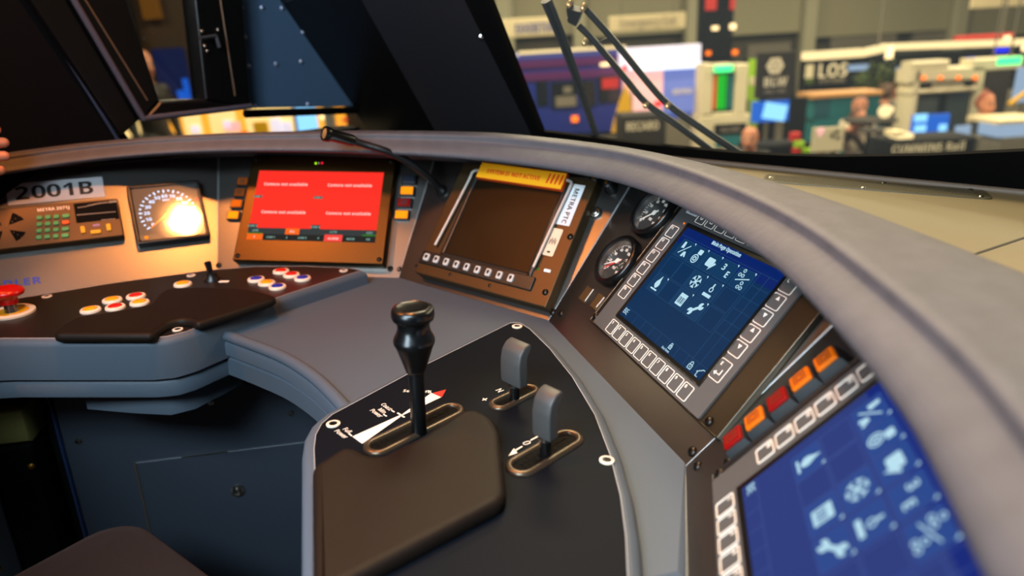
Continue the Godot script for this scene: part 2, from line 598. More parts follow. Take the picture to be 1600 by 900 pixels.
func shell() -> void:
	SW = Transform3D(Basis(FW, Vector3.UP, RT), RT * -1.42)
	var rk := deg_to_rad(36.0)
	var wy := Vector3.UP * cos(rk) - FW * sin(rk)
	WS = Transform3D(Basis(RT, wy, RT.cross(wy)), tw(1.245, 0, 0.99))
	var s := new_st()
	tbx(s, -1.7, 1.5, -1.5, 1.52, -0.08, 0.0)
	struct("floor", s, mat("floor_dark", Color(0.09, 0.09, 0.1), 0.7))
	s = new_st()
	tbx(s, -1.7, 0.56, -1.5, 1.52, 2.25, 2.33)
	struct("ceiling", s, mat("ceiling_dark", Color(0.13, 0.12, 0.11), 0.7))
	s = new_st()
	tbx(s, -1.7, -1.62, -1.5, 1.52, 0.0, 2.25)
	struct("wall_rear", s, M.wall_black)
	s = new_st()
	tbx(s, -1.62, 1.5, 1.44, 1.52, 0.0, 2.25)
	struct("wall_right", s, M.wall_black)
	s = new_st()
	tbx(s, 1.3, 1.36, -1.42, 1.44, 0.0, 0.9)
	struct("wall_front", s, M.wall_black)
	# left wall: sill, rear part, strip above the window
	s = new_st()
	slab(s, loop_of([-1.62, 0.0, 1.3, 0.0, 1.3, 0.985, -1.62, 0.985]), -0.07, 0.0, 0.0, SW)
	slab(s, loop_of([-1.62, 0.985, 0.70, 0.985, 0.30, 1.83, -1.62, 1.83]), -0.07, 0.0, 0.004, SW)
	slab(s, loop_of([-1.62, 1.83, 0.66, 1.83, 0.45, 2.25, -1.62, 2.25]), -0.07, 0.0, 0.0, SW)
	struct("wall_left", s, M.wall_black)
	# the window's own reveal: two slim rails along the sloping rear edge
	s = new_st()
	var a0 := lp(SW, 188, 226)
	var a1 := lp(SW, 46, 0)
	var up := (a1 - a0) / (a1.y - a0.y)
	tube(s, [SW * Vector3(a0.x - up.x * 0.1, a0.y - 0.1, 0.004), SW * Vector3(a0.x + up.x * 0.8, a0.y + 0.8, 0.004)], 0.0035)
	struct("trim_1", s, mat("rail_blue", Color(0.24, 0.26, 0.34), 0.35))
	# pillar between the side window and the windshield
	var mid := Transform3D(SW.basis, RT * -1.16)
	var e1 := [SW * Vector3(1.366, 0.925, 0.0), SW * Vector3(0.42, 2.13, 0.0)]
	var q0 := lp(mid, 682, 208)
	var q1 := lp(mid, 565, 0)
	var sl := (q1 - q0) / (q1.y - q0.y)
	var e2 := [mid * Vector3(q0.x - sl.x * 0.12, q0.y - 0.12, 0), mid * Vector3(q0.x + sl.x * 1.1, q0.y + 1.1, 0)]
	var w0 := lp(WS, 838, 210)
	var w1 := lp(WS, 735, 0)
	var ws := (w1 - w0) / (w1.y - w0.y)
	var e3 := [WS * Vector3(w0.x - ws.x * 0.1, w0.y - 0.1, 0.012), WS * Vector3(w0.x + ws.x * 1.3, w0.y + 1.3, 0.012)]
	var back := (FW - RT).normalized() * 0.04
	s = new_st()
	hexa(s, [e1[0], e2[0], e2[1], e1[1], e1[0] + back, e2[0] + back, e2[1] + back, e1[1] + back])
	var pillar := struct("wall_corner", s, mat("pillar_black", Color(0.035, 0.035, 0.037), 0.3))
	s = new_st()
	hexa(s, [e2[0], e3[0], e3[1], e2[1], e2[0] + back, e3[0] + back, e3[1] + back, e2[1] + back])
	var cover := obj("cover_panel", s, mat("cover_gray", Color(0.10, 0.105, 0.125), 0.5), pillar)
	s = new_st()
	var sc := on(752, 57, e3[0], (e3[1] - e3[0]).cross(e2[0] - e3[0]).normalized())
	lathe(s, [Vector2(0.0, 0.006), Vector2(0.004, 0.005), Vector2(0.006, 0.0)], 12, Transform3D(Basis.looking_at(sc - CAMP), sc))
	obj("screw", s, M.steel, pillar)
	# windshield: glass, rubber seal, black band at the foot
	var wl0 := lp(WS, 850, 205)
	var wl1 := lp(WS, 770, 0)
	var wsl := (wl1 - wl0) / (wl1.y - wl0.y)
	var bl := wl0 - wsl * (wl0.y + 0.03)
	var tl := wl0 + wsl * (1.16 - wl0.y)
	s = new_st()
	slab(s, PackedVector2Array([bl, Vector2(1.40, -0.03), Vector2(1.40, 1.16), tl]), -0.006, -0.0055, 0.0, WS)
	var win := struct("window_1", s, M.glass)
	s = new_st()
	var b2 := w0 - ws * (w0.y + 0.03)
	var t2 := w0 + ws * (1.16 - w0.y)
	slab(s, PackedVector2Array([b2, bl, tl, t2]), -0.004, 0.016, 0.004, WS)
	obj("window_seal", s, M.rubber, win)
	s = new_st()
	var fb := PackedVector2Array([Vector2(bl.x - 0.03, -0.06), Vector2(1.40, -0.06)])
	var curve := lps(WS, [1900, 195, 1750, 218, 1600, 234, 1450, 241, 1300, 243, 1220, 241, 1150, 237, 1000, 223, 900, 210, 860, 205])
	for p in curve: fb.append(p)
	fb.append(Vector2(bl.x - 0.03, curve[-1].y))
	slab(s, fb, -0.003, 0.003, 0.0, WS)
	obj("black_band", s, M.rubber, win)
	s = new_st()
	tbx(s, 0.56, 0.63, -1.42, 1.44, 1.88, 2.33)
	struct("trim_2", s, M.wall_black)
	# side window glass over the whole opening
	s = new_st()
	slab(s, loop_of([0.70, 0.985, 1.33, 0.96, 0.62, 1.84, 0.30, 1.84]), -0.052, -0.05, 0.0, SW)
	struct("window_2", s, M.glass)
	# unseen warm ceiling lamps
	var t: Node3D
	for q in [[-0.26, -0.74, 1.0, "small round warm ceiling lamp out of view above the desk, lighting the instrument panels"], [-1.08, -0.70, 2.4, "larger round warm ceiling lamp out of view by the left cab wall, lighting the middle instrument panels"]]:
		t = thing("unseen_ceiling_lamp", q[3], "lamp", Transform3D(Basis(Vector3.RIGHT, PI / 2), Vector3(q[0], 2.25, q[1])))
		var k: float = q[2]
		s = new_st()
		lathe(s, [Vector2(0.0, 0.0), Vector2(0.075 * k, 0.0), Vector2(0.075 * k, 0.02), Vector2(0.065 * k, 0.03), Vector2(0.05 * k, 0.03), Vector2(0.043 * k, 0.02), Vector2(0.0, 0.02)], 24)
		obj("ring", s, M.steel, t)
		s = new_st()
		lathe(s, [Vector2(0.042 * k, 0.021), Vector2(0.04 * k, 0.024), Vector2(0.0, 0.026)], 24)
		obj("lens", s, M.lamp_disc, t)
	t = thing("unseen_bounce_panel", "large flat cool white panel out of view, standing in for flash bounced off the cab ceiling", "lamp", Transform3D(Basis(Vector3.RIGHT, PI / 2), tw(-1.05, -0.1, 2.25)))  # unseen source in place of the bounced flash
	s = new_st()
	slab(s, rrect(1.06, 0.86, 0.03), -0.001, 0.02, 0.004)
	obj("frame", s, M.steel, t)
	s = new_st()
	slab(s, rrect(1.0, 0.8, 0.02), 0.019, 0.023, 0.002)
	obj("diffuser", s, M.panel_disc, t)

	t = thing("unseen_rear_panel", "flat cool white panel out of view on the rear cab wall, lighting the panels under the hood", "lamp", Transform3D(Basis(-RT, Vector3.UP, FW), tw(-1.62, -0.35, 1.45)))  # unseen source, reaches under the hood from behind the camera
	s = new_st()
	slab(s, rrect(1.26, 0.76, 0.03), -0.001, 0.02, 0.004)
	obj("frame", s, M.steel, t)
	s = new_st()
	slab(s, rrect(1.2, 0.7, 0.02), 0.019, 0.023, 0.002)
	obj("diffuser", s, M.panel_disc, t)

func side_window() -> void:
	var fr := Transform3D(SW.basis, RT * -1.40)
	var t := thing("window_shutter", "black framed hinged window with latch in the left cab side", "window frame", fr)
	var o := [lp(fr, 215, 188), lp(fr, 385, 168), lp(fr, 372, 0), lp(fr, 104, 0)]
	var i := [lp(fr, 243, 157), lp(fr, 314, 155), lp(fr, 297, 0), lp(fr, 192, 0)]
	for q in [o, i]:
		q[2] = q[1] + (q[2] - q[1]) * (1.76 - q[1].y) / (q[2].y - q[1].y)
		q[3] = q[0] + (q[3] - q[0]) * (1.76 - q[0].y) / (q[3].y - q[0].y)
	var s := new_st()
	slab(s, PackedVector2Array([o[0], i[0], i[3], o[3]]), -0.03, 0.018, 0.006)
	slab(s, PackedVector2Array([i[1], o[1], o[2], i[2]]), -0.03, 0.018, 0.004)
	slab(s, PackedVector2Array([o[0], o[1], i[1], i[0]]), -0.03, 0.018, 0.006)
	var wl := [lp(fr, 189, 212), lp(fr, 46, 0)]
	wl[1] = wl[0] + (wl[1] - wl[0]) * (1.74 - wl[0].y) / (wl[1].y - wl[0].y)
	slab(s, PackedVector2Array([wl[0], o[0], o[3], wl[1]]), -0.03, 0.004, 0.003)
	obj("frame", s, mat("frame_black", Color(0.03, 0.03, 0.03), 0.35), t)
	s = new_st()
	tube(s, [Vector3(o[0].x + 0.004, o[0].y + 0.002, 0.018), Vector3(o[3].x + 0.004, o[3].y, 0.018)], 0.006)
	tube(s, [Vector3(o[0].x + 0.004, o[0].y + 0.004, 0.018), Vector3(o[1].x, o[1].y + 0.004, 0.018)], 0.006)
	obj("edge_profile", s, mat("edge_gray", Color(0.28, 0.28, 0.33), 0.35), t)
	s = new_st()
	for e in [[231, 157, 134, 0], [368, 150, 345, 0]]:
		var a := lp(fr, e[0], e[1], 0.02)
		var b := lp(fr, e[2], e[3], 0.02)
		b = a + (b - a) * (1.7 - a.y) / (b.y - a.y)
		tube(s, [Vector3(a.x, a.y, 0.019), Vector3(b.x, b.y, 0.019)], 0.002, -1.0, 6)
	obj("trim_strip", s, mat("trim_bronze", Color(0.45, 0.36, 0.28), 0.4, 0.5), t)
	s = new_st()
	slab(s, PackedVector2Array([i[0], i[1], i[2], i[3]]), -0.02, -0.018, 0.0)
	obj("pane", s, M.tinted_glass, t)
	# latch: bracket bar with two bolt heads each side
	s = new_st()
	var la := lp(fr, 312, 60, 0.03)
	var lb := lp(fr, 338, 56, 0.03)
	tube(s, [Vector3(la.x, la.y, 0.03), Vector3(lb.x, lb.y, 0.03)], 0.004)
	var lc := lp(fr, 343, 74, 0.03)
	tube(s, [Vector3(lb.x, lb.y, 0.03), Vector3(lc.x, lc.y, 0.03)], 0.004, 0.005)
	var lt := obj("latch", s, mat("latch_steel", Color(0.5, 0.5, 0.52), 0.3, 0.9), t)
	for p in [[315, 49], [319, 72], [340, 47], [323, 80]]:
		s = new_st()
		var c := lp(fr, p[0], p[1], 0.018)
		lathe(s, [Vector2(0.0045, 0.0), Vector2(0.0045, 0.004), Vector2(0.003, 0.006), Vector2(0.0, 0.0065)], 10, spot(c.x, c.y, 0.018))
		obj("bolt_head", s, M.steel, lt)
	# bolted blue plate beside it
	var pf := Transform3D(SW.basis, RT * -1.412)
	t = thing("cover_plate", "blue-gray metal plate with rows of bolts beside the black framed window", "plate", pf)
	s = new_st()
	var pl := lps(pf, [388, 169, 560, 166])
	var t0 := lp(pf, 425, 0)
	var t1 := lp(pf, 372, 0)
	t0 = pl[1] + (t0 - pl[1]) * (1.72 - pl[1].y) / (t0.y - pl[1].y)
	t1 = pl[0] + (t1 - pl[0]) * (1.72 - pl[0].y) / (t1.y - pl[0].y)
	if t0.x < t1.x + 0.02: t0.x = t1.x + 0.02
	slab(s, PackedVector2Array([pl[0], pl[1], t0, t1]), -0.02, 0.0, 0.002)
	obj("sheet", s, M.blue_plate, t)
	for p in [[377, 12], [409, 12], [440, 13], [473, 50], [383, 58], [502, 87], [389, 104], [431, 100], [470, 96], [398, 166], [481, 163], [552, 160]]:
		s = new_st()
		var c := lp(pf, p[0], p[1])
		lathe(s, [Vector2(0.0052, 0.0), Vector2(0.005, 0.002), Vector2(0.003, 0.004), Vector2(0.0, 0.0045)], 12, spot(c.x, c.y, 0.0))
		obj("bolt", s, mat("bolt_zinc", Color(0.75, 0.76, 0.85), 0.3, 0.6) if not M.has("bolt_zinc") else M.bolt_zinc, t)
	s = new_st()
	var ba := lp(pf, 385, 178)
	var bb := lp(pf, 566, 172)
	tube(s, [Vector3(ba.x, ba.y, -0.005), Vector3(bb.x, bb.y, -0.005)], 0.0095)
	obj("edge_seal", s, M.rubber, t)

# ---------------------------------------------------------------- desk, hood, dashboard
var FOOT := []
var PF := []           # panel frames, left to right
const HOOD_PX := [-170, 300, 0, 272, 150, 250, 300, 238, 450, 236, 600, 240, 750, 250, 900, 270, 1000, 296, 1100, 342, 1200, 408, 1300, 510, 1400, 635, 1470, 760, 1520, 870]
const HOOD_W := [0.075, 0.07, 0.07, 0.07, 0.07, 0.07, 0.066, 0.062, 0.072, 0.096, 0.118, 0.147, 0.165, 0.18, 0.19]
var hood_low := []
var hood_out := []

func hood() -> void:
	for i in range(0, HOOD_PX.size(), 2):
		hood_low.append(hz(HOOD_PX[i], HOOD_PX[i + 1], [0.984, 0.99, 1.0, 1.008, 1.012][i / 2] if i < 10 else 1.013))
	hood_low.append(Vector3(0.155, 1.013, -0.13))
	hood_low.append(Vector3(0.115, 1.013, -0.02))
	hood_low.append(Vector3(0.06, 1.013, 0.08))
	var wid := HOOD_W.duplicate()
	wid.append_array([0.19, 0.19, 0.19])
	var p := smooth3(hood_low, 5)
	var w := []
	for i in wid.size() - 1:
		for k in 5: w.append(lerpf(wid[i], wid[i + 1], k / 5.0))
	w.append(wid[-1])
	var rows := []
	for i in p.size():
		var d: Vector3 = (p[mini(i + 1, p.size() - 1)] - p[maxi(i - 1, 0)]).normalized()
		var out := d.cross(Vector3.UP).normalized()
		if out.dot(p[i] - Vector3(-0.45, 1.013, -0.5)) < 0.0: out = -out
		hood_out.append(p[i] + out * (w[i] + 0.08))
		var W: float = w[i]
		var prof := [Vector2(0.09, -0.016), Vector2(0.03, -0.006), Vector2(0.006, -0.003), Vector2(0.0005, 0.0), Vector2(0.0002, 0.0045), Vector2(0.0025, 0.0095), Vector2(0.0085, 0.0155), Vector2(0.0165, 0.0215), Vector2(0.0225, 0.0255), Vector2(0.0240, 0.0285), Vector2(0.0232, 0.0340), Vector2(0.0240, 0.0365), Vector2(0.0275, 0.0388), Vector2(0.034, 0.0398), Vector2(lerpf(0.034, W, 0.5), 0.0405), Vector2(lerpf(0.034, W, 0.8), 0.0385), Vector2(W, 0.032), Vector2(W + 0.010, 0.018), Vector2(W + 0.014, 0.0), Vector2(W + 0.035, -0.010), Vector2(W + 0.085, -0.013), Vector2(W + 0.085, -0.024), Vector2(0.09, -0.024), Vector2(0.09, -0.016)]
		var row := []
		var low: float = [0.66, 0.66, 0.66, 0.66, 0.74, 0.86][i / 5] if i < 30 else 1.0
		if i < 30: low = lerpf(low, [0.66, 0.66, 0.66, 0.74, 0.86, 1.0][i / 5], (i % 5) / 5.0)
		for q in prof: row.append(p[i] + out * q.x + Vector3(0, q.y * (low if q.y > 0.0 else 1.0), 0))
		rows.append(row)
	var s := new_st()
	grid(s, rows)
	for e in [0, rows.size() - 1]:
		var c: Vector3 = rows[e][9] + Vector3(0, -0.03, 0)
		var n := (p[0] - p[1]).normalized() as Vector3 if e == 0 else (p[-1] - p[-2]).normalized() as Vector3
		for j in rows[e].size() - 1: tri(s, c, rows[e][j], rows[e][j + 1], n, n, n)
	var o := obj("dash_hood", s, M.hood_pad)
	metas(o, "long curved dark gray padded glare hood sweeping over the instrument panels", "hood")
	# the lamp housing under the hood
	var f := Transform3D(PF[2].basis, Vector3.ZERO)
	var a := on(702, 243, PF[2].origin + PF[2].basis.z * 0.035, PF[2].basis.z)
	var b := on(830, 257, PF[2].origin + PF[2].basis.z * 0.035, PF[2].basis.z)
	var x := (b - a)
	x.y = 0.0
	var bas := Basis(x.normalized(), Vector3.UP, x.normalized().cross(Vector3.UP))
	var t := thing("hood_lamp", "flat gray lamp housing under the hood above the yellow sticker", "lamp housing", Transform3D(bas, (a + b) / 2))
	s = new_st()
	bx(s, Vector3(0, 0.0, -0.03), Vector3(x.length(), 0.016, 0.06), 0.003)
	obj("housing", s, M.case_navy, t)
	s = new_st()
	bx(s, Vector3(0, -0.007, -0.03), Vector3(x.length() * 0.9, 0.006, 0.04), 0.002)
	obj("cover", s, M.black_plastic, t)

func dashboard() -> void:
	var fr := flat(0.99)
	var l := PackedVector2Array()
	for q in [tw(1.243, -0.74, 0), tw(1.243, 1.42, 0), tw(-0.4, 1.42, 0), tw(-0.4, 0.35, 0)]:
		l.append(Vector2(q.x, -q.z))
	for i in range(hood_out.size() - 1, 29, -1):
		var q: Vector3 = hood_out[i]
		l.append(Vector2(q.x, -q.z) - Vector2(0, 0))
	var s := new_st()
	# slopes gently down from the hood to the glass
	sweep(s, l, [Vector2(0, -0.03), Vector2(0, 0)], true, true, fr)
	var d := obj("dashboard", s, M.dash_beige)
	metas(d, "beige dashboard shelf between the gray hood and the windshield", "dashboard")
	# lip against the glass
	s = new_st()
	var a := tw(1.236, -0.74, 0.992)
	var b := tw(1.236, 1.42, 0.992)
	tube(s, [a, b], 0.006, -1.0, 8)
	obj("lip", s, mat("lip_brown", Color(0.35, 0.30, 0.24), 0.6), d)
	s = new_st()
	var j0 := lp(fr, 1520, 400)
	var j1 := lp(fr, 1640, 360)
	slab(s, PackedVector2Array([j0, j1, j1 + Vector2(0, 0.004), j0 + Vector2(0, 0.004)]), 0.0, 0.0006, 0.0, fr)
	obj("joint", s, M.dash_joint, d)
	# long vent grille
	var g := lps(fr, [1211.5, 273, 1530, 296.5, 1519, 313.5, 1211.5, 286])
	var c := (g[0] + g[1] + g[2] + g[3]) / 4.0
	var ax := (g[1] - g[0]).normalized()
	var bs := Basis(Vector3(ax.x, 0, -ax.y), Vector3.UP.cross(Vector3(ax.x, 0, -ax.y)), Vector3.UP)
	var at := Transform3D(bs, Vector3(c.x, 0.99, -c.y))
	var t := thing("vent_grille", "long narrow olive-gray metal vent grille on the beige dashboard", "grille", at)
	var len := (g[1] - g[0]).length() + 0.02
	var wd := 0.07
	s = new_st()
	slab(s, rrect(len, wd, 0.012), -0.002, 0.002, 0.001)
	obj("plate", s, mat("grille_metal", Color(0.30, 0.27, 0.18), 0.45, 0.2), t)
	s = new_st()
	for k in 5:
		for i in 52:
			bx(s, Vector3(-len / 2 + 0.018 + (len - 0.036) * (i + 0.5 * (k % 2)) / 52.0, -0.022 + 0.011 * k, 0.0021), Vector3(0.0044, 0.0034, 0.0006))
	var sl := obj("slots", s, mat("slot_dark", Color(0.24, 0.21, 0.13), 0.8), t)
	sl.set_meta("kind", "stuff")
	for q in [[-len / 2 + 0.01, 0.0], [0.02, 0.029], [-0.01, -0.029], [len / 2 - 0.02, 0.026], [len / 2 - 0.014, -0.026]]:
		s = new_st()
		lathe(s, [Vector2(0.004, 0.002), Vector2(0.003, 0.0035), Vector2(0, 0.004)], 10, spot(q[0], q[1]))
		obj("screw", s, M.steel, t)

func desk() -> void:
	# level desk plate under and between the two raised consoles
	var fr := flat(0.785)
	var front := lps(fr, [322, 519, 345, 525, 400, 545, 440, 562, 480, 588, 512, 618, 540, 650])
	var l := PackedVector2Array()
	for p in smooth3(Array(front), 4): l.append(p)
	for q in [Vector3(-0.19, 0, -0.62), Vector3(0.02, 0, -0.40), Vector3(0.149, 0, -0.437)]: l.append(Vector2(q.x, -q.z))
	for k in range(4, 0, -1):
		var q: Vector3 = FOOT[k]
		l.append(Vector2(q.x, -q.z) + Vector2(0.01, 0.012))
	l.append(Vector2(FOOT[0].x - 0.15, -FOOT[0].z - 0.05))
	var m := lp(fr, 0, 520)
	l.append(Vector2(m.x - 0.25, m.y + 0.02))
	l.append(Vector2(m.x, m.y + 0.02))
	l.append(lp(fr, 262, 518) + Vector2(0, 0.02))
	var d := thing("driver_desk", "gray driver's desk curving round the knee space, with a flat plate between two raised consoles", "desk")
	var s := new_st()
	sweep(s, l, [Vector2(0.012, -0.034), Vector2(0, -0.030), Vector2(0, -0.014), Vector2(0.002, -0.008), Vector2(0.006, -0.003), Vector2(0.013, 0.0)], true, true, fr)
	obj("desk_top", s, M.desk_gray, d)
	s = new_st()
	var bead := []
	var fl := inset(ccw(l), 0.007)
	var rev := ccw(l)[0] != l[0]
	for i in 25:
		var q: Vector2 = fl[l.size() - 1 - i] if rev else fl[i]
		bead.append(Vector3(q.x, 0.7835, -q.y))
	tube(s, bead, 0.0085, -1.0, 12)
	obj("edge_bead", s, M.desk_gray, d)
	s = new_st()
	sweep(s, l, [Vector2(0.010, -0.069), Vector2(0.003, -0.066), Vector2(0.003, -0.038), Vector2(0.010, -0.034)], true, true, fr)
	obj("front_apron", s, M.desk_gray, d)
	s = new_st()
	sweep(s, l, [Vector2(0.05, -0.11), Vector2(0.05, -0.069)], true, true, fr)
	obj("under_frame", s, M.rubber, d)

func screw_on(parent: Node, u: float, v: float, z: float, r: float, washer := true) -> void:
	var s := new_st()
	lathe(s, [Vector2(r, 0.0), Vector2(r, 0.0012), Vector2(r * 0.62, 0.0018), Vector2(r * 0.60, 0.0008)], 18, spot(u, v, z))
	var w := obj("washer", s, M.button_white if washer else M.screw_dark, parent)  # washer painted pale for the crescent highlight on its rim
	s = new_st()
	lathe(s, [Vector2(r * 0.6, 0.0006), Vector2(r * 0.55, 0.0014), Vector2(r * 0.25, 0.0016), Vector2(r * 0.22, 0.0008), Vector2(0, 0.0008)], 14, spot(u, v, z))
	obj("screw", s, M.screw_dark, parent)

func dome_screw(parent: Node, u: float, v: float, z: float, r: float) -> void:
	var s := new_st()
	lathe(s, [Vector2(r, 0.0), Vector2(r * 0.95, r * 0.25), Vector2(r * 0.7, r * 0.5), Vector2(r * 0.34, r * 0.62), Vector2(r * 0.3, r * 0.3), Vector2(0, r * 0.3)], 14, spot(u, v, z))
	obj("screw", s, M.screw_dark, parent)

func console(called: String, label: String, outline: PackedVector2Array, h: float, h0: float, plate_in: float) -> Node3D:
	var fr := flat(h)
	var t := thing(called, label, "console", fr)
	var s := new_st()
	sweep(s, outline, [Vector2(0.008, h0 - h), Vector2(0, h0 - h + 0.004), Vector2(0, -0.010), Vector2(0.0015, -0.005), Vector2(0.005, -0.0012), Vector2(0.010, 0.0)], true, true)
	obj("body", s, M.desk_gray, t)
	return t

func left_console() -> void:
	var fr := flat(0.81)
	var o := lps(fr, [-260, 545, 0, 533, 225, 533, 262, 530, 296, 521, 330, 508, 450, 463, 574, 423])
	o.append(lp(fr, 553, 418.5))
	o.append(lp(fr, 480, 415))
	o.append(lp(fr, 400, 415.5))
	o.append(lp(fr, 330, 421))
	o.append(lp(fr, 180, 441))
	o.append(lp(fr, 0, 470))
	o.append(lp(fr, -260, 512))
	o.reverse()
	var t := console("console", "raised gray left console with dark control plate in front of the number panel", o, 0.81, 0.745, 0.006)
	var ins := inset(ccw(o), 0.0085)
	var s := new_st()
	slab(s, ins, -0.001, 0.0016, 0.0006)
	var plate := obj("control_plate", s, M.plate_left, t)
	var s2 := new_st()
	ring(s2, inset(ccw(o), 0.0072), 0.0013, -0.001, 0.0018, 0.0003)
	obj("plate_rim", s2, mat("rim_light", Color(0.5, 0.44, 0.42), 0.4), t)
	for p in [[299, 432], [74, 465], [537, 424.5], [278, 517]]:
		var c := lp(fr, p[0], p[1])
		screw_on(plate, c.x, c.y, 0.0016, 0.0075)
	# lower tier under the console
	s = new_st()
	sweep(s, inset(ccw(o), 0.004), [Vector2(0.012, -0.098), Vector2(0.002, -0.092), Vector2(0.0, -0.070), Vector2(0.004, -0.066)], true, true)
	obj("apron", s, M.desk_gray, t)
	var low := lps(flat(0.705), [130, 612, 200, 618, 262, 621, 300, 612, 330, 597, 345, 590])
	low.append(low[-1] + Vector2(0.05, 0.12))
	low.append(low[0] + Vector2(0.05, 0.18))
	s = new_st()
	slab(s, low, -0.03, 0.006, 0.004, Transform3D(Basis(), Vector3(0, 0, -0.105)))
	obj("knee_pad", s, M.desk_gray, t)

func leather_pad(label: String, a: Array, h: float, thick: float, radii: float) -> void:
	var fr := flat(h)
	var l := rounded(lps(fr, a, thick), radii, 6)
	var t := thing("arm_pad", label, "arm rest", fr)
	var s := new_st()
	var b := thick * 0.5
	sweep(s, l, [Vector2(0.002, 0.0), Vector2(0, thick * 0.15), Vector2(0, thick - b), Vector2(b * 0.12, thick - b * 0.55), Vector2(b * 0.4, thick - b * 0.2), Vector2(b * 0.8, thick - b * 0.06), Vector2(b * 1.15, thick)], true, true)
	obj("cushion", s, M.leather, t)
	s = new_st()
	sweep(s, inset(l, 0.004), [Vector2(0, -0.001), Vector2(0, 0.002)], true, true)
	obj("base_board", s, M.rubber, t)

func push_button(x: float, y: float, colour: String, label: String, r := 0.0145) -> void:
	var fr := flat(0.8116)
	var c := lp(fr, x, y)
	var t := thing("push_button", label, "button", sub(fr, c.x, c.y), "round push buttons on the left console")
	var s := new_st()
	lathe(s, [Vector2(r, 0.0), Vector2(r, 0.0025), Vector2(r * 0.92, 0.0042), Vector2(r * 0.72, 0.0045), Vector2(r * 0.68, 0.0030)], 28)
	obj("collar", s, M.button_white, t)
	s = new_st()
	lathe(s, [Vector2(r * 0.66, 0.0), Vector2(r * 0.66, 0.0046), Vector2(r * 0.58, 0.0056), Vector2(0, 0.0058)], 24)
	obj("cap", s, M["button_" + colour], t)

func left_controls() -> void:
	leather_pad("brown-black padded wrist rest on the left console with a notch in its front edge", [80, 522, 100, 503, 120, 493, 185, 484, 233, 475, 246, 458, 262, 449, 313, 447, 387, 450, 419, 457, 432, 462, 426, 467, 307, 505, 298, 500, 283, 498, 262, 503, 245, 515, 236, 522], 0.8112, 0.013, 0.012)
	push_button(141.8, 486, "yellow", "yellow button nearest the red mushroom stop knob")
	push_button(180.5, 481.5, "red", "red button in the front row of four beside the wrist rest, between two yellow ones")
	push_button(175.7, 470.5, "yellow", "yellow button in the rear row behind the front red button")
	push_button(212.8, 464.5, "red", "red button rearmost of the left cluster")
	push_button(218.5, 474.5, "yellow", "yellow button half hidden by the wrist rest, right end of the left cluster")
	push_button(286, 445.5, "yellow", "single yellow button standing alone left of the black toggle")
	push_button(400.6, 438, "blue", "blue button left end of the front row right of the toggle")
	push_button(417, 443.8, "yellow", "only yellow button of the right cluster, between two blue ones")
	push_button(433.8, 449.8, "blue", "blue button closest to the desk edge, right end of front row")
	push_button(439.4, 425.4, "red", "red button rearmost of the right cluster under the red screen")
	push_button(455.6, 431, "red", "red button between another red and a blue one in the rear row")
	push_button(473, 436.6, "blue", "blue button right end of the rear row")
	var fr := flat(0.8116)
	# emergency stop
	var c := lp(fr, 19, 489)
	var t := thing("stop_button", "red mushroom stop knob on a steel stem with yellow base disc", "knob", sub(fr, c.x, c.y))
	var s := new_st()
	lathe(s, [Vector2(0.031, 0.0), Vector2(0.031, 0.003), Vector2(0.029, 0.0045), Vector2(0.0235, 0.0045), Vector2(0.0225, 0.0025)], 32)
	obj("collar", s, M.button_white, t)
	s = new_st()
	lathe(s, [Vector2(0.0225, 0.001), Vector2(0.0225, 0.003), Vector2(0, 0.0032)], 28)
	obj("disc", s, M.stop_yellow, t)
	s = new_st()
	lathe(s, [Vector2(0.010, 0.002), Vector2(0.0085, 0.006), Vector2(0.0085, 0.02), Vector2(0.0, 0.02)], 20)
	obj("stem", s, M.steel, t)
	s = new_st()
	lathe(s, [Vector2(0.0, 0.016), Vector2(0.0115, 0.016), Vector2(0.0115, 0.024), Vector2(0.0135, 0.027), Vector2(0.0215, 0.030), Vector2(0.0235, 0.034), Vector2(0.0215, 0.038), Vector2(0.014, 0.042), Vector2(0.006, 0.0435), Vector2(0, 0.0438)], 28)
	obj("cap", s, M.stop_red, t)
	# toggle lever
	c = lp(fr, 332, 438)
	t = thing("toggle_lever", "small black toggle lever on the left console left of the buttons under the red screen", "lever", sub(fr, c.x, c.y))
	s = new_st()
	lathe(s, [Vector2(0.014, 0.0), Vector2(0.0135, 0.003), Vector2(0.0095, 0.007), Vector2(0.0085, 0.014), Vector2(0.0, 0.015)], 20)
	obj("boot", s, M.black_plastic, t)
	s = new_st()
	var top := on(324, 409, t.position, Vector3(0, 0, 1))
	var dir := (t.transform.affine_inverse() * top)
	tube(s, [Vector3(0, 0, 0.008), dir * 0.5], 0.0028, -1.0, 10)
	obj("shaft", s, M.dark_steel, t)
	s = new_st()
	tube(s, smooth3([dir * 0.45, dir * 0.62, dir * 0.85, dir * 0.97], 4), 0.0045, 0.0062, 14)
	tube(s, [dir * 0.97, dir * 1.02], 0.006, 0.003, 14)
	obj("knob", s, M.gloss_black, t)
	c = lp(fr, 350, 440)
	t = thing("label_strip", "tiny white label strip right of the black toggle lever", "label", sub(fr, c.x, c.y))
	s = new_st()
	slab(s, rrect(0.017, 0.008, 0.001), 0.0, 0.0006)
	obj("plate", s, M.white_print, t)

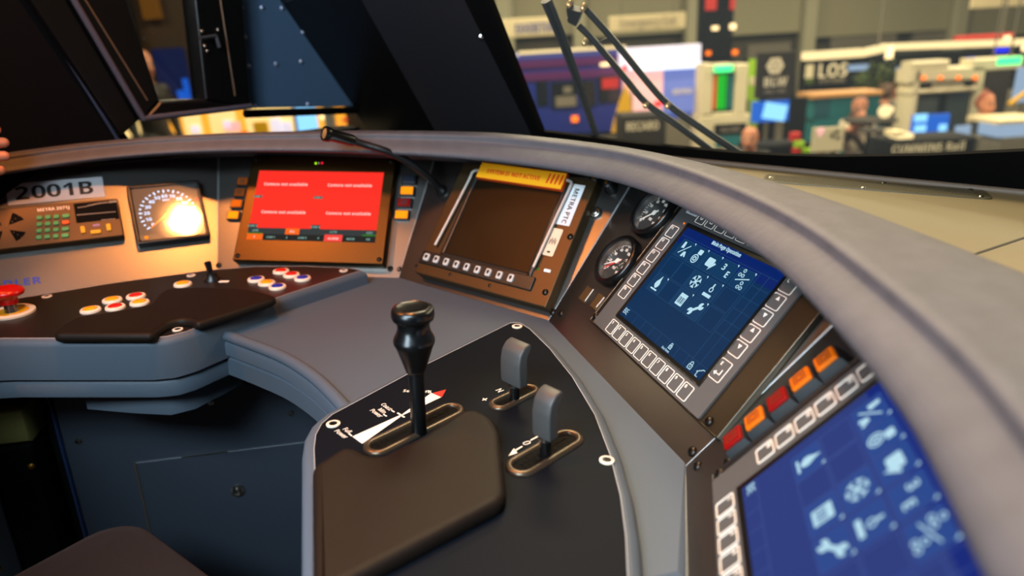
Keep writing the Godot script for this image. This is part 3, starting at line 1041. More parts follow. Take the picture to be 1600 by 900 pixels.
# ---------------------------------------------------------------- right console
func right_console() -> void:
	var H := 0.80
	var fr := flat(H)
	var o := lps(fr, [806, 500, 790, 501, 640, 574, 530, 632, 505, 645, 485, 662, 474, 682, 470.5, 705])
	var b0 := lp(fr, 470, 900)
	var b1 := lp(fr, 470, 800)
	o.append(b0)
	o.append(b0 + (b0 - b1) * 1.0)
	var c0 := lp(fr, 1000, 900)
	var arc := lps(fr, [1000, 900, 996, 845, 986, 780, 968, 715, 942, 650, 905, 590, 868, 545, 836, 514, 818, 503])
	o.append(Vector2(c0.x - 0.005, b0.y - (b1.y - b0.y)))
	for p in arc: o.append(p + Vector2(0.004, 0.003))
	var t := console("console", "large gray right console with dark plate, master lever and two small levers", o, H, 0.70, 0.006)
	var s := new_st()
	var ins := inset(ccw(o), 0.0138)
	slab(s, ins, -0.001, 0.0016, 0.0005)
	var plate := obj("control_plate", s, M.plate_dark, t)
	s = new_st()
	ring(s, inset(ccw(o), 0.0126), 0.0012, -0.001, 0.0018, 0.0003)
	obj("plate_rim", s, mat("rim_gray", Color(0.55, 0.55, 0.56), 0.4), t)
	for p in [[521, 665], [948, 722], [808, 512]]:
		var c := lp(fr, p[0], p[1])
		screw_on(plate, c.x, c.y, 0.0016, 0.0078)
	# printed scale beside the master lever
	var z := 0.0018
	s = new_st()
	for q in [[550.7, 682, 566, 693, 625.8, 651, 623.8, 649], [624, 651, 626, 649, 674, 613.8, 689.5, 620.5]]:
		var g := ccw(lps(fr, q, z))
		slab(s, g, z - 0.0003, z)
	for q in [[620, 645.5, 622, 644.3, 633, 651.3, 631, 652.5], [610.5, 641.2, 612, 640.2, 617, 643.2, 615.5, 644.2], [598.5, 647.8, 600, 646.8, 605, 649.8, 603.5, 650.8], [544, 677.5, 546, 676.5, 550.5, 680.5, 549, 681.5], [668, 610.5, 669.5, 609.5, 673, 612, 671.5, 613]]:
		slab(s, ccw(lps(fr, q, z)), z - 0.0003, z)
	obj("scale_print", s, M.white_print, plate)
	s = new_st()
	slab(s, ccw(lps(fr, [676.5, 614, 697, 608.5, 690.5, 620.3], z)), z - 0.0003, z)
	obj("red_mark", s, M.red_print, plate)
	var dirpx := [285.0, 535.0, 355.0, 585.0]
	var lay := func(called: String, tx: String, x: float, y: float, h: float, d: Array, flipped := false) -> void:
		var c := lp(fr, x, y, z)
		var e := lp(fr, x + (d[2] - d[0]) * 0.1, y + (d[3] - d[1]) * 0.1, z)
		text(called, tx, h, M.white_print, plate, spot(c.x, c.y, z, (e - c).angle()))
	lay.call("lettering", "Full", 542.5, 672.5, 0.0054, dirpx)
	lay.call("lettering", "Power", 533, 678, 0.0054, dirpx)
	lay.call("lettering", "Coast", 604, 635.5, 0.0054, dirpx)
	lay.call("lettering", "Min.", 598, 642.5, 0.0054, dirpx)
	lay.call("lettering", "Power", 588, 645.5, 0.0054, dirpx)
	lay.call("lettering", "Serv. EMG", 652, 611.5, 0.0056, [0, 0, 70, 3])
	lay.call("lettering", "N", 780.5, 610, 0.0082, [0, 0, 60, 38])
	lay.call("lettering", "+", 757, 624, 0.011, [0, 0, 60, 38], true)
	lay.call("lettering", "0", 822.5, 692, 0.0085, [0, 0, 50, 42])
	s = new_st()
	for q in [[805, 705.2, 803.5, 703.6, 815.5, 696.5, 816.5, 697.8], [829.5, 688.6, 828.5, 687.2, 841, 680.2, 842, 681.8], [794.5, 712.3, 803, 700.5, 808.5, 707.5], [838, 675.5, 848, 674.5, 843.5, 683.5]]:
		slab(s, ccw(lps(fr, q, z)), z - 0.0003, z)
	obj("arrow_print", s, M.white_print, plate)
	# slots with brushes
	var slots := [[[592, 698, 704, 642.5], 0.0142, "master lever"], [[782, 632, 826, 610.5], 0.0118, "N"], [[816, 729, 887, 686.5], 0.0150, "0"]]
	for q in slots:
		var a := lp(fr, q[0][0], q[0][1], z)
		var b := lp(fr, q[0][2], q[0][3], z)
		var L := stadium(a, b, q[1], 12)
		s = new_st()
		sweep(s, L, [Vector2(-0.0022, 0.0016), Vector2(-0.0020, 0.0030), Vector2(-0.0008, 0.0046), Vector2(0.0012, 0.0056), Vector2(0.0034, 0.0056), Vector2(0.0048, 0.0046), Vector2(0.0058, 0.0026), Vector2(0.0060, 0.0008)], false, false)
		var fm := obj("slot_frame", s, M.slot_metal, t)
		s = new_st()
		slab(s, inset(ccw(L), 0.0058), 0.001, 0.0019)
		obj("slot_floor", s, M.rubber, fm)
		# two rows of bristles meeting along the slot
		s = new_st()
		var rng := RandomNumberGenerator.new()
		rng.seed = 77
		var ax := (b - a).normalized()
		var nx := Vector2(-ax.y, ax.x)
		var nn := int((b - a).length() / 0.0009)
		for i in nn:
			for side in [-1.0, 1.0]:
				var p0: Vector2 = a.lerp(b, (i + 0.5) / nn) + nx * side * (q[1] - 0.0062)
				var p1: Vector2 = p0 - nx * side * (q[1] - 0.0072 + rng.randf_range(-0.001, 0.001)) + ax * rng.randf_range(-0.001, 0.001)
				var z1 := 0.0028 + rng.randf_range(-0.0004, 0.0012)
				var w := ax * 0.00028
				var nv := Vector3(0, 0, 1)
				quad(s, Vector3(p0.x - w.x, p0.y - w.y, 0.0022), Vector3(p0.x + w.x, p0.y + w.y, 0.0022), Vector3(p1.x + w.x, p1.y + w.y, z1), Vector3(p1.x - w.x, p1.y - w.y, z1), nv, nv, nv, nv)
		var br := obj("bristles", s, mat("bristle", Color(0.03, 0.027, 0.022), 0.7, 0.0, 0.25) if not M.has("bristle") else M.bristle, fm)
		br.set_meta("kind", "stuff")
	# wrist pad
	leather_pad("big brown-black leather palm pad in front of the master lever", [487.5, 726, 510, 712, 536, 696, 554, 697, 575, 709, 597, 710, 653, 682, 668, 673, 722, 638, 745, 637, 771, 650, 782, 672, 791, 768, 784, 781, 557, 900, 487.5, 938], 0.8012, 0.016, 0.012)
	master_lever()
	paddle(804, 626, 0.0158, "flat gray paddle lever standing in the N slot", 0.0)
	paddle(852, 712, 0.0120, "flat gray paddle lever standing in the 0 slot nearest the arrows", 0.0)

func master_lever() -> void:
	var fr := flat(0.8016)
	var c := lp(fr, 655, 676)
	var t := thing("master_lever", "tall black master lever with waisted grip and round cap", "lever", sub(fr, c.x, c.y))
	var px := 0.0          # metres per pixel at the lever
	px = (lp(fr, 656, 676) - lp(fr, 655, 676)).length()
	var s := new_st()
	lathe(s, [Vector2(0.0085, -0.001), Vector2(0.0085, 0.004), Vector2(0.0082, 0.078), Vector2(0.0, 0.078)], 24)
	obj("shaft", s, M.gloss_black, t)
	s = new_st()
	lathe(s, [Vector2(0.0095, 0.074), Vector2(0.0102, 0.075), Vector2(0.0102, 0.0765), Vector2(0.0095, 0.0775)], 24)
	obj("ring", s, M.dark_steel, t)
	s = new_st()
	lathe(s, [Vector2(0.0, 0.076), Vector2(0.0106, 0.0765), Vector2(0.0112, 0.078), Vector2(0.0195, 0.104), Vector2(0.0214, 0.108), Vector2(0.0216, 0.111), Vector2(0.0206, 0.1145), Vector2(0.0180, 0.119), Vector2(0.0166, 0.1245), Vector2(0.0168, 0.1285), Vector2(0.0178, 0.1325)], 32)
	obj("grip", s, M.gloss_black, t)
	s = new_st()
	lathe(s, [Vector2(0.0178, 0.1325), Vector2(0.0212, 0.1345), Vector2(0.0222, 0.1385), Vector2(0.0220, 0.1435), Vector2(0.0205, 0.1465), Vector2(0.0170, 0.1478), Vector2(0.0155, 0.1468), Vector2(0.0, 0.1475)], 32)
	obj("cap", s, M.gloss_black, t)

func paddle(x: float, y: float, w: float, label: String, lean: float) -> void:
	var fr := flat(0.8016)
	var c := lp(fr, x, y)
	# slot axis direction
	var ax := (lp(fr, 887, 686.5) - lp(fr, 816, 729)).normalized()
	var fwd := Vector3(ax.x, 0, -ax.y)
	var side := fwd.cross(Vector3.UP)
	var t := thing("paddle_lever", label, "lever", Transform3D(Basis(side, fwd, Vector3.UP), fr * Vector3(c.x, c.y, 0)), "gray paddle levers")
	var s := new_st()
	lathe(s, [Vector2(0.0062, 0.0), Vector2(0.006, 0.03), Vector2(0.0, 0.03)], 18)
	obj("shaft", s, M.gloss_black, t)
	# curved blade: a bent profile along the slot, extruded across it
	var prof := PackedVector2Array()
	var up := [Vector2(-0.0075, 0.020), Vector2(-0.0085, 0.034), Vector2(-0.0085, 0.046), Vector2(-0.006, 0.056), Vector2(0.0005, 0.0625), Vector2(0.009, 0.0645), Vector2(0.0125, 0.0625), Vector2(0.0115, 0.0575), Vector2(0.007, 0.053), Vector2(0.0055, 0.046), Vector2(0.0060, 0.034), Vector2(0.0065, 0.020)]
	for p in up: prof.append(Vector2(p.x, 0.023 + (p.y - 0.020) * 1.18))
	s = new_st()
	sweep(s, rounded(prof, 0.003, 3), [Vector2(0.0018, -w), Vector2(0.0006, -w + 0.0006), Vector2(0, -w + 0.002), Vector2(0, w - 0.002), Vector2(0.0006, w - 0.0006), Vector2(0.0018, w)], true, true, Transform3D(Basis(Vector3(0, 1, 0), Vector3(0, 0, 1), Vector3(1, 0, 0)), Vector3.ZERO))
	obj("blade", s, mat("paddle_gray", Color(0.215, 0.21, 0.205), 0.5) if not M.has("paddle_gray") else M.paddle_gray, t)
	s = new_st()
	lathe(s, [Vector2(0.0070, 0.019), Vector2(0.0070, 0.0235), Vector2(0.006, 0.024)], 16)
	obj("collar", s, M.steel, t)

# ---------------------------------------------------------------- instrument panels
func frames() -> void:
	for q in [[0, 470], [340, 421], [624, 429], [860, 495], [1080, 720], [1085, 900]]:
		FOOT.append(hz(q[0], q[1], 0.79))
	FOOT.append(FOOT[5] + (FOOT[5] - FOOT[4]) * 1.2)
	FOOT.insert(0, FOOT[0] + (FOOT[0] - FOOT[1]) * 0.8)
	for i in [1, 2, 3, 4, 5]:
		PF.append(panel_frame(FOOT[i], FOOT[i + 1]))
	FOOT.remove_at(0)

func panels() -> void:
	var names := ["silver instrument panel with the number plate, keypad unit and speedometer", "silver instrument panel carrying the red screen and two lamp columns", "silver instrument panel carrying the dark screen with the yellow sticker", "silver instrument panel with two round gauges and the icon screen", "silver instrument panel with five lit push buttons and the nearest screen"]
	for i in 5:
		var fr: Transform3D = PF[i]
		var w: float = (FOOT[i + 1] - FOOT[i]).length()
		if i == 4: w = 0.33
		if i == 0: w = (FOOT[1] - FOOT[0]).length()
		var h := 0.25
		# seam directions with the neighbours
		var dl := -0.1
		var dr := 0.18
		if i > 0:
			var d: Vector3 = PF[i - 1].basis.z.cross(fr.basis.z).normalized()
			var q := fr.basis.inverse() * d
			dl = q.x / q.y
		if i < 4:
			var d: Vector3 = fr.basis.z.cross(PF[i + 1].basis.z).normalized()
			var q := fr.basis.inverse() * d
			dr = q.x / q.y
		var x0 := 0.0 if i > 0 else -0.16
		var L := PackedVector2Array([Vector2(x0, -0.01), Vector2(w, -0.01), Vector2(w + dr * h, h), Vector2(x0 + dl * h, h)])
		var t := thing("instrument_panel", names[i], "panel", fr)
		var s := new_st()
		slab(s, inset(L, 0.0022), -0.006, 0.0, 0.0)
		obj("sheet", s, M.panel_silver, t)
		s = new_st()
		ring(s, inset(L, 0.0010), 0.0012, -0.006, 0.0006, 0.0002)
		obj("edge", s, M.panel_edge, t)
	var lens := [[4, 1082, 705.6, 3], [4, 1090, 728, 4], [4, 1138, 723, 4], [0, 342, 414.5, 1], [0, 610, 420, 1], [0, 864, 488, 2], [0, 877, 490, 3], [0, 624, 421, 2]]
	for q in lens:
		var fr: Transform3D = PF[q[3]]
		var c := lp(fr, q[1], q[2])
		var p: Node = get_node("instrument_panel" + ("" if q[3] == 0 else "_%03d" % q[3]))
		dome_screw(p, c.x, c.y, 0.0, 0.0058)
	# maker's lettering on the left panel
	var fr: Transform3D = PF[0]
	var a := lp(fr, 64, 437.5)
	var b := lp(fr, 6, 444.5)
	var ww := (a - b).length()
	var tm := text_mesh("DLER", 0.0125, true)
	var k := ww / tm.get_aabb().size.x
	var tn := text_mesh("STADLER", 0.0125, true)
	var half := tn.get_aabb().size.x * k / 2.0
	var mid := a - (a - b).normalized() * half
	mesh_node("maker_lettering", tn, M.blue_print, get_node("instrument_panel"), spot(mid.x, mid.y, 0.0006, (a - b).angle()) * Transform3D(Basis.from_scale(Vector3(k, 1, 1)), Vector3.ZERO))

func rect_px(fr: Transform3D, a: Array, off: float) -> Rect2:       # corners TL TR BR BL
	var p := lps(fr, a, off)
	var u0 := (p[0].x + p[3].x) / 2.0
	var u1 := (p[1].x + p[2].x) / 2.0
	var v1 := (p[0].y + p[1].y) / 2.0
	var v0 := (p[2].y + p[3].y) / 2.0
	return Rect2(u0, v0, u1 - u0, v1 - v0)

func rloop(r: Rect2, rad := 0.0, grow := 0.0) -> PackedVector2Array:
	r = r.grow(grow)
	return rrect(r.size.x, r.size.y, rad, 4, r.get_center().x, r.get_center().y)

func number_panel() -> void:
	var fr: Transform3D = PF[0]
	var r := rect_px(fr, [11.7, 288, 162.5, 275.2, 161.7, 307.4, 9, 321], 0.001)
	var c := r.get_center()
	var t := thing("number_plate", "gray plate with black number 2001B on the left instrument panel", "sign", sub(fr, c.x, c.y))
	var s := new_st()
	slab(s, rrect(r.size.x, r.size.y, 0.002), 0.0, 0.0012, 0.0004)
	obj("plate", s, M.gray_label, t)
	var tm := text_mesh("2001B", r.size.y * 0.62, true)
	var k := r.size.x * 0.80 / tm.get_aabb().size.x
	mesh_node("lettering", tm, M.black_print, t, Transform3D(Basis.from_scale(Vector3(k, 1, 1)), Vector3(-0.002, 0, 0.0013)))
	# keypad unit
	var off := 0.02
	var rr := lps(fr, [188, 308, 189.7, 369.6, 0, 327, 0, 389], off)
	var u1 := (rr[0].x + rr[1].x) / 2
	var R := Rect2(u1 - 0.31, (rr[1].y + rr[3].y) / 2, 0.31, (rr[0].y + rr[2].y) / 2 - (rr[1].y + rr[3].y) / 2)
	c = R.get_center()
	t = thing("keypad_unit", "brown radio unit with round loudspeaker, green keypad and dark display under the number plate", "radio", sub(fr, c.x, c.y))
	var loc := func(x: float, y: float) -> Vector2: return lp(fr, x, y, off) - c
	s = new_st()
	slab(s, rrect(R.size.x, R.size.y, 0.004), 0.0, off, 0.002)
	obj("body", s, M.radio_brown, t)
	var sp: Vector2 = loc.call(9, 356)
	var spr := 0.030
	s = new_st()
	for q in 4:
		var sec := PackedVector2Array()
		var a0 := q * PI / 2 + 0.30
		var a1 := (q + 1) * PI / 2 - 0.30
		for k2 in 9: sec.append(sp + Vector2.from_angle(lerpf(a0 + 0.12, a1 - 0.12, k2 / 8.0)) * spr)
		sec.append(sp + Vector2.from_angle((a0 + a1) / 2 + 0.15) * spr * 0.30)
		sec.append(sp + Vector2.from_angle((a0 + a1) / 2 - 0.15) * spr * 0.30)
		slab(s, ccw(sec), off - 0.001, off + 0.0004)
	obj("speaker_opening", s, M.rubber, t)
	s = new_st()
	for i in 9:
		for sg in [-1.0, 1.0]:
			bx(s, Vector3(sp.x + (i - 4) * 0.0052, sp.y + sg * (i - 4) * 0.0052, off + 0.0004), Vector3(0.002, 0.002, 0.0006), 0.0, Transform3D())
	obj("speaker_slots", s, M.black_frame, t)
	var tx: Vector2 = loc.call(83.5, 326.2)
	text("lettering", "METRA 2071J", 0.0058, M.white_print, t, spot(tx.x, tx.y, off + 0.0002), true, 1.0)
	for row in 4:
		for col in 4:
			var x: float = [62.2, 75.2, 88.5, 103.2][col] - row * 0.35
			var y: float = 340.8 + row * 10.3 - [0.0, 0.9, 1.8, 2.9][col] - row * 0.1
			var p: Vector2 = loc.call(x, y)
			s = new_st()
			slab(s, rrect(0.0115 if col == 3 else 0.0088, 0.0078, 0.0024), off, off + 0.0030, 0.001, Transform3D(Basis(), Vector3(p.x, p.y, 0)))
			obj("key", s, M.key_orange if (row == 1 and col == 3) else M.key_green, t)
	var dr := rect_px(fr, [117, 319, 184.5, 311.5, 183.5, 342.5, 117.5, 348.5], off)
	dr.position -= c
	s = new_st()
	slab(s, rloop(dr, 0.001), off - 0.0005, off + 0.0006)
	var dsp := obj("display", s, M.rubber, t)
	s = new_st()
	for q in [[121, 324.8, 136, 322.8, 1.3], [136, 322, 158, 317.2, 2.0], [158, 317.6, 183, 314.4, 1.8], [171, 316, 182, 314.6, 3.4], [120, 336.2, 181, 331, 1.3], [158, 344, 180.5, 342, 1.3]]:
		var p: Vector2 = loc.call(q[0], q[1])
		var e: Vector2 = loc.call(q[2], q[3])
		var n := int((e - p).length() / 0.0035)
		for i in n:
			var m := p.lerp(e, (i + 0.5) / n)
			slab(s, rrect(0.0028, q[4] * 0.0011, 0, 1, m.x, m.y), off + 0.0005, off + 0.0008)
	obj("display_print", s, mat("display_text", Color(0.6, 0.55, 0.5), 0.5), dsp)
	for q in [[129.8, 359.5, 0.0075, 0.014], [150, 362.8, 0.0165, 0.0075], [170.2, 355.6, 0.0075, 0.014]]:
		var p: Vector2 = loc.call(q[0], q[1])
		s = new_st()
		slab(s, rrect(q[2], q[3], 0.002, 4, p.x, p.y), off, off + 0.003, 0.001)
		obj("yellow_key", s, M.key_yellow, t)
	var p: Vector2 = loc.call(150.5, 352)
	s = new_st()
	slab(s, rrect(0.011, 0.004, 0.001, 3, p.x, p.y), off, off + 0.0012, 0.0004)
	obj("status_lamp", s, glow("status_pink", Color(0.95, 0.6, 0.7), 0.6), t)
	# speedometer
	off = 0.018
	var q := lps(fr, [203.7, 289.5, 317.8, 280.8, 322, 369.6, 206.6, 382], off)
	var cu := (q[0] + q[1] + q[2] + q[3]) / 4.0
	var W := ((q[1] - q[0]).length() + (q[2] - q[3]).length()) / 2
	var H := ((q[1] - q[2]).length() + (q[0] - q[3]).length()) / 2
	t = thing("speedometer", "square black speedometer with lit numerals and orange needle", "gauge", sub(fr, cu.x, cu.y))
	s = new_st()
	slab(s, rrect(W, H, 0.004), 0.0, off - 0.003, 0.0)
	ring(s, rrect(W, H, 0.004), 0.007, off - 0.003, off, 0.0015)
	obj("case", s, M.black_frame, t)
	s = new_st()
	slab(s, rrect(W - 0.013, H - 0.013, 0.003), off - 0.004, off - 0.0028)
	obj("dial", s, M.dial_face, t)
	for e in [[-1, -1], [1, -1], [1, 1], [-1, 1]]:
		dome_screw(t, e[0] * (W / 2 - 0.006), e[1] * (H / 2 - 0.006), off - 0.0015, 0.0035)
	var dc := lp(fr, 262.8, 331.5, off) - cu
	var rad := (lp(fr, 219.5, 334, off) - cu - dc).length()
	s = new_st()
	for i in 25:
		var a := deg_to_rad(216.0 - i * 10.4)
		var lng := 0.0065 if i % 2 == 0 else 0.0034
		var m := dc + Vector2.from_angle(a) * (rad + (0.0 if i % 2 == 0 else 0.001))
		slab(s, rrect(lng, 0.0028 if i % 2 == 0 else 0.0034, 0.0008, 2), off - 0.0030, off - 0.0026, 0.0, spot(m.x, m.y, 0, a))
	obj("scale_marks", s, M.dial_light, t)
	for i in 13:
		var a := deg_to_rad(216.0 - i * 20.8)
		var m := dc + Vector2.from_angle(a) * (rad - 0.0105)
		text("numeral", str(i * 10), 0.0068, M.dial_light, t, spot(m.x, m.y, off - 0.0027), true)
	text("unit_lettering", "MPH", 0.004, M.dial_light, t, spot(dc.x, dc.y + rad - 0.019, off - 0.0027), true)
	s = new_st()
	var nd := (lp(fr, 235.5, 356, off) - cu - dc)
	var nt := dc + nd
	var nn := nd.normalized()
	var nx := Vector2(-nn.y, nn.x)
	slab(s, ccw(PackedVector2Array([dc - nn * 0.006 + nx * 0.0022, dc - nn * 0.006 - nx * 0.0022, nt - nx * 0.0009, nt + nx * 0.0009])), off - 0.0024, off - 0.0014, 0.0003)
	obj("needle", s, M.needle_orange, t)
	s = new_st()
	slab(s, ccw(PackedVector2Array([Vector2(-W / 2 + 0.007, -H / 2 + 0.007), Vector2(-W * 0.18, -H / 2 + 0.007), Vector2(-W * 0.25, -H / 2 + 0.018), Vector2(-W / 2 + 0.007, -H / 2 + 0.018)])), off - 0.0030, off - 0.0012)
	slab(s, ccw(PackedVector2Array([Vector2(W * 0.15, -H / 2 + 0.007), Vector2(W / 2 - 0.007, -H / 2 + 0.007), Vector2(W / 2 - 0.007, -H / 2 + 0.020), Vector2(W * 0.25, -H / 2 + 0.020)])), off - 0.0030, off - 0.0012)
	obj("corner_cover", s, M.black_frame, t)
	s = new_st()
	lathe(s, [Vector2(0.0035, off - 0.0012), Vector2(0.003, off), Vector2(0, off)], 10, spot(-W * 0.36, -H / 2 + 0.0125))
	obj("indicator", s, M.lamp_amber, t)
	s = new_st()
	var red := lp(fr, 308, 309, off) - cu
	lathe(s, [Vector2(0.003, off - 0.003), Vector2(0.0, off - 0.0022)], 8, spot(red.x, red.y))
	obj("red_dot", s, M.led_red, t)
	s = new_st()
	slab(s, rrect(W - 0.0135, H - 0.0135, 0.003), off - 0.0011, off - 0.0009)
	obj("cover_glass", s, M.gauge_glass, t)

func lamp_block(x: float, y: float, fr: Transform3D, m: Material, label: String, group: String, w := 0.0235, h := 0.0175) -> void:
	var c := lp(fr, x, y, 0.008)
	var t := thing("indicator_lamp", label, "indicator", sub(fr, c.x, c.y), group)
	var s := new_st()
	slab(s, rrect(w + 0.0055, h + 0.0042, 0.0015), 0.0, 0.007, 0.001)
	obj("housing", s, M.black_plastic, t)
	s = new_st()
	slab(s, rrect(w, h, 0.0012), 0.0065, 0.0095, 0.0012)
	obj("lens", s, m, t)
	if m == M.lamp_dim or m == M.lamp_red:
		s = new_st()
		for k in 3: slab(s, rrect(w * 0.55, h * 0.12, 0, 1, 0, (k - 1) * h * 0.24), 0.0094, 0.0097)
		obj("legend", s, M.black_print, t)

func red_panel() -> void:
	var fr: Transform3D = PF[1]
	var off := 0.022
	var q := lps(fr, [404, 247, 624, 246, 594.5, 411.5, 352.2, 408.8], off)
	var u0 := (q[0].x + q[3].x) / 2
	var u1 := (q[1].x + q[2].x) / 2
	var v0 := (q[2].y + q[3].y) / 2
	var v1 := (q[0].y + q[1].y) / 2 + 0.004
	var c := Vector2((u0 + u1) / 2, (v0 + v1) / 2)
	var t := thing("camera_monitor", "wide monitor with a bright red screen reading camera not available", "monitor", sub(fr, c.x, c.y))
	var W := u1 - u0
	var H := v1 - v0
	var s := new_st()
	slab(s, rrect(W, H, 0.003), 0.0, off, 0.0025)
	obj("bezel", s, M.bezel_warm_sheen, t)
	for e in [[-1, -1], [1, -1], [1, 1], [-1, 1]]:
		dome_screw(t, e[0] * (W / 2 - 0.009), e[1] * (H / 2 - 0.010), off, 0.0048)
	var r := rect_px(fr, [409.4, 270, 605.8, 266.4, 580.6, 376.7, 379.7, 376.7], off)
	r.position -= c
	var scr := func(called: String, x0: float, y0: float, x1: float, y1: float, z: float, m: Material, par: Node) -> MeshInstance3D:
		var k := new_st()
		slab(k, PackedVector2Array([Vector2(r.position.x + x0 * r.size.x, r.end.y - y1 * r.size.y), Vector2(r.position.x + x1 * r.size.x, r.end.y - y1 * r.size.y), Vector2(r.position.x + x1 * r.size.x, r.end.y - y0 * r.size.y), Vector2(r.position.x + x0 * r.size.x, r.end.y - y0 * r.size.y)]), z - 0.0004, z)
		return obj(called, k, m, par)
	var z := off + 0.0004
	var sc: MeshInstance3D = scr.call("screen", 0, 0, 1, 0.83, z, M.screen_red, t)
	scr.call("screen_bar", 0.0, 0.83, 1, 0.915, z, M.screen_slate, t)
	scr.call("screen_bar", 0.0, 0.915, 1, 1, z, M.screen_dark, t)
	z += 0.0003
	for e in [[0.295, 0.83, 0.405, 0.915, "screen_orange"], [0.0, 0.915, 0.125, 1.0, "screen_orange"], [0.605, 0.905, 0.745, 1.0, "screen_pink"], [0, 0.90, 0.12, 0.912, "screen_green"], [0.895, 0.895, 1.0, 0.912, "screen_green"], [0.0, 0.775, 0.065, 0.83, "screen_slate"], [0.49, 0.775, 0.56, 0.83, "screen_slate"], [0.0, 0.365, 0.062, 0.40, "screen_slate"], [0.475, 0.365, 0.545, 0.40, "screen_slate"]]:
		scr.call("screen_tile", e[0], e[1], e[2], e[3], z, M[e[4]], sc)
	z += 0.0003
	var lay := func(tx: String, x: float, y: float, h: float, m: Material) -> void:
		text("screen_text", tx, h, m, sc, spot(r.position.x + x * r.size.x, r.end.y - y * r.size.y, z), true)
	for e in [[0.235, 0.20], [0.745, 0.20], [0.255, 0.605], [0.765, 0.605]]:
		lay.call("Camera not available", e[0], e[1], 0.0062, M.screen_white)
	for e in [["CAM 1", 0.03, 0.385], ["CAM 2", 0.51, 0.385], ["CAM 3", 0.03, 0.805], ["CAM 4", 0.525, 0.805], ["LIVE", 0.06, 0.87], ["CCTV", 0.67, 0.87], ["EXIT", 0.95, 0.87], ["CAM 1", 0.19, 0.96], ["2", 0.315, 0.96], ["CAM 3", 0.435, 0.96], ["4", 0.56, 0.96], ["MAIN", 0.81, 0.96], ["OK", 0.945, 0.96]]:
		lay.call(e[0], e[1], e[2], 0.0042, M.screen_mint)
	for e in [["ALL", 0.35, 0.873], ["1", 0.06, 0.96], ["ALARM", 0.675, 0.96]]:
		lay.call(e[0], e[1], e[2], 0.0045, M.screen_white)
	# three tiny lights above the screen
	var li := 0
	for e in [[493.5, 255.3, "led_green"], [498.5, 255, "white_label"], [503.3, 255, "led_red"]]:
		var p := lp(fr, e[0], e[1], off) - c
		s = new_st()
		lathe(s, [Vector2(0.0024, off - 0.001), Vector2(0.002, off + 0.001), Vector2(0, off + 0.0014)], 10, spot(p.x, p.y))
		obj("status_light", s, M[e[2]], t)
	# glow of the screen on its surroundings
	var ctr: Vector3 = t.transform * Vector3(r.get_center().x, r.get_center().y + 0.02, off + 0.003)
	area("red_screen_light", ctr, fr.basis.z, Vector2(r.size.x * 0.9, r.size.y * 0.7), Color(1.0, 0.16, 0.1), 0.0015)
	# lamp columns
	for e in [[379, 283, "lamp_dim", "dark amber legend lamp at the top of the column left of the red screen"], [374.5, 300.2, "lamp_dim", "dim amber legend lamp second from the top left of the red screen"], [369.3, 317.8, "lamp_orange", "lit amber lamp third from the top left of the red screen"], [364, 335.7, "lamp_amber", "bright amber lamp at the foot of the column left of the red screen"]]:
		lamp_block(e[0], e[1], fr, M[e[2]], e[3], "amber lamps left of the red screen", 0.0205, 0.0155)
	for e in [[639, 279.5, "case_navy", "dark unlit lamp at the top of the column right of the red screen"], [635.7, 297.4, "lamp_amber", "yellow lamp directly above the red lamp right of the red screen"], [631.4, 316, "lamp_red", "single red lamp between two yellow ones right of the red screen"], [627.2, 335, "lamp_amber", "yellow lamp at the foot of the column right of the red screen"]]:
		lamp_block(e[0], e[1], fr, M[e[2]], e[3], "lamps right of the red screen", 0.0245, 0.0165)

func microphone() -> void:
	var f2: Transform3D = PF[2]
	var f1: Transform3D = PF[1]
	var b := on(691, 299, f2.origin, f2.basis.z)
	var pts := [b, on(686, 293, f2.origin + f2.basis.z * 0.02, f2.basis.z), on(668, 275, f2.origin + f2.basis.z * 0.055, f2.basis.z), on(640, 254, f1.origin + f1.basis.z * 0.10, f1.basis.z), on(605, 237, f1.origin + f1.basis.z * 0.125, f1.basis.z), on(572, 226.5, f1.origin + f1.basis.z * 0.138, f1.basis.z), on(548, 219, f1.origin + f1.basis.z * 0.15, f1.basis.z), on(519, 213, f1.origin + f1.basis.z * 0.185, f1.basis.z)]
	var t := thing("gooseneck_microphone", "black gooseneck microphone arching over the red screen", "microphone", Transform3D(Basis(), b))
	var L := []
	for p in pts: L.append(p - b)
	var s := new_st()
	tube(s, smooth3(L.slice(0, 7), 6), 0.0072, 0.0066, 14)
	obj("neck", s, M.black_plastic, t)
	s = new_st()
	var d: Vector3 = (L[7] - L[5]).normalized()
	var hd := Transform3D(Basis.looking_at(-d), L[6])
	var ln: float = (L[7] - L[6]).length()
	lathe(s, [Vector2(0.0, -0.014), Vector2(0.0070, -0.012), Vector2(0.0105, -0.002), Vector2(0.0110, ln - 0.004), Vector2(0.0130, ln - 0.002), Vector2(0.0135, ln + 0.006), Vector2(0.0125, ln + 0.009), Vector2(0.0100, ln + 0.009), Vector2(0.0095, ln + 0.006)], 24, hd)
	obj("head", s, M.gloss_black, t)
	s = new_st()
	lathe(s, [Vector2(0.0098, ln + 0.004), Vector2(0.0094, ln + 0.0075), Vector2(0.005, ln + 0.0090), Vector2(0, ln + 0.0094)], 20, hd)
	obj("mesh", s, mat("mic_mesh", Color(0.8, 0.62, 0.4), 0.4, 0.7), t)
	s = new_st()
	lathe(s, [Vector2(0.012, 0.0), Vector2(0.012, 0.006), Vector2(0.0085, 0.010), Vector2(0.0, 0.010)], 18, Transform3D(f2.basis, Vector3.ZERO))
	obj("base", s, M.black_plastic, t)
	s = new_st()
	lathe(s, [Vector2(0.0032, 0.0), Vector2(0.0032, 0.002), Vector2(0.0, 0.0026)], 10, Transform3D(f2.basis, f2.basis * Vector3(0.004, -0.004, 0.010)))
	obj("screw", s, M.steel, t)

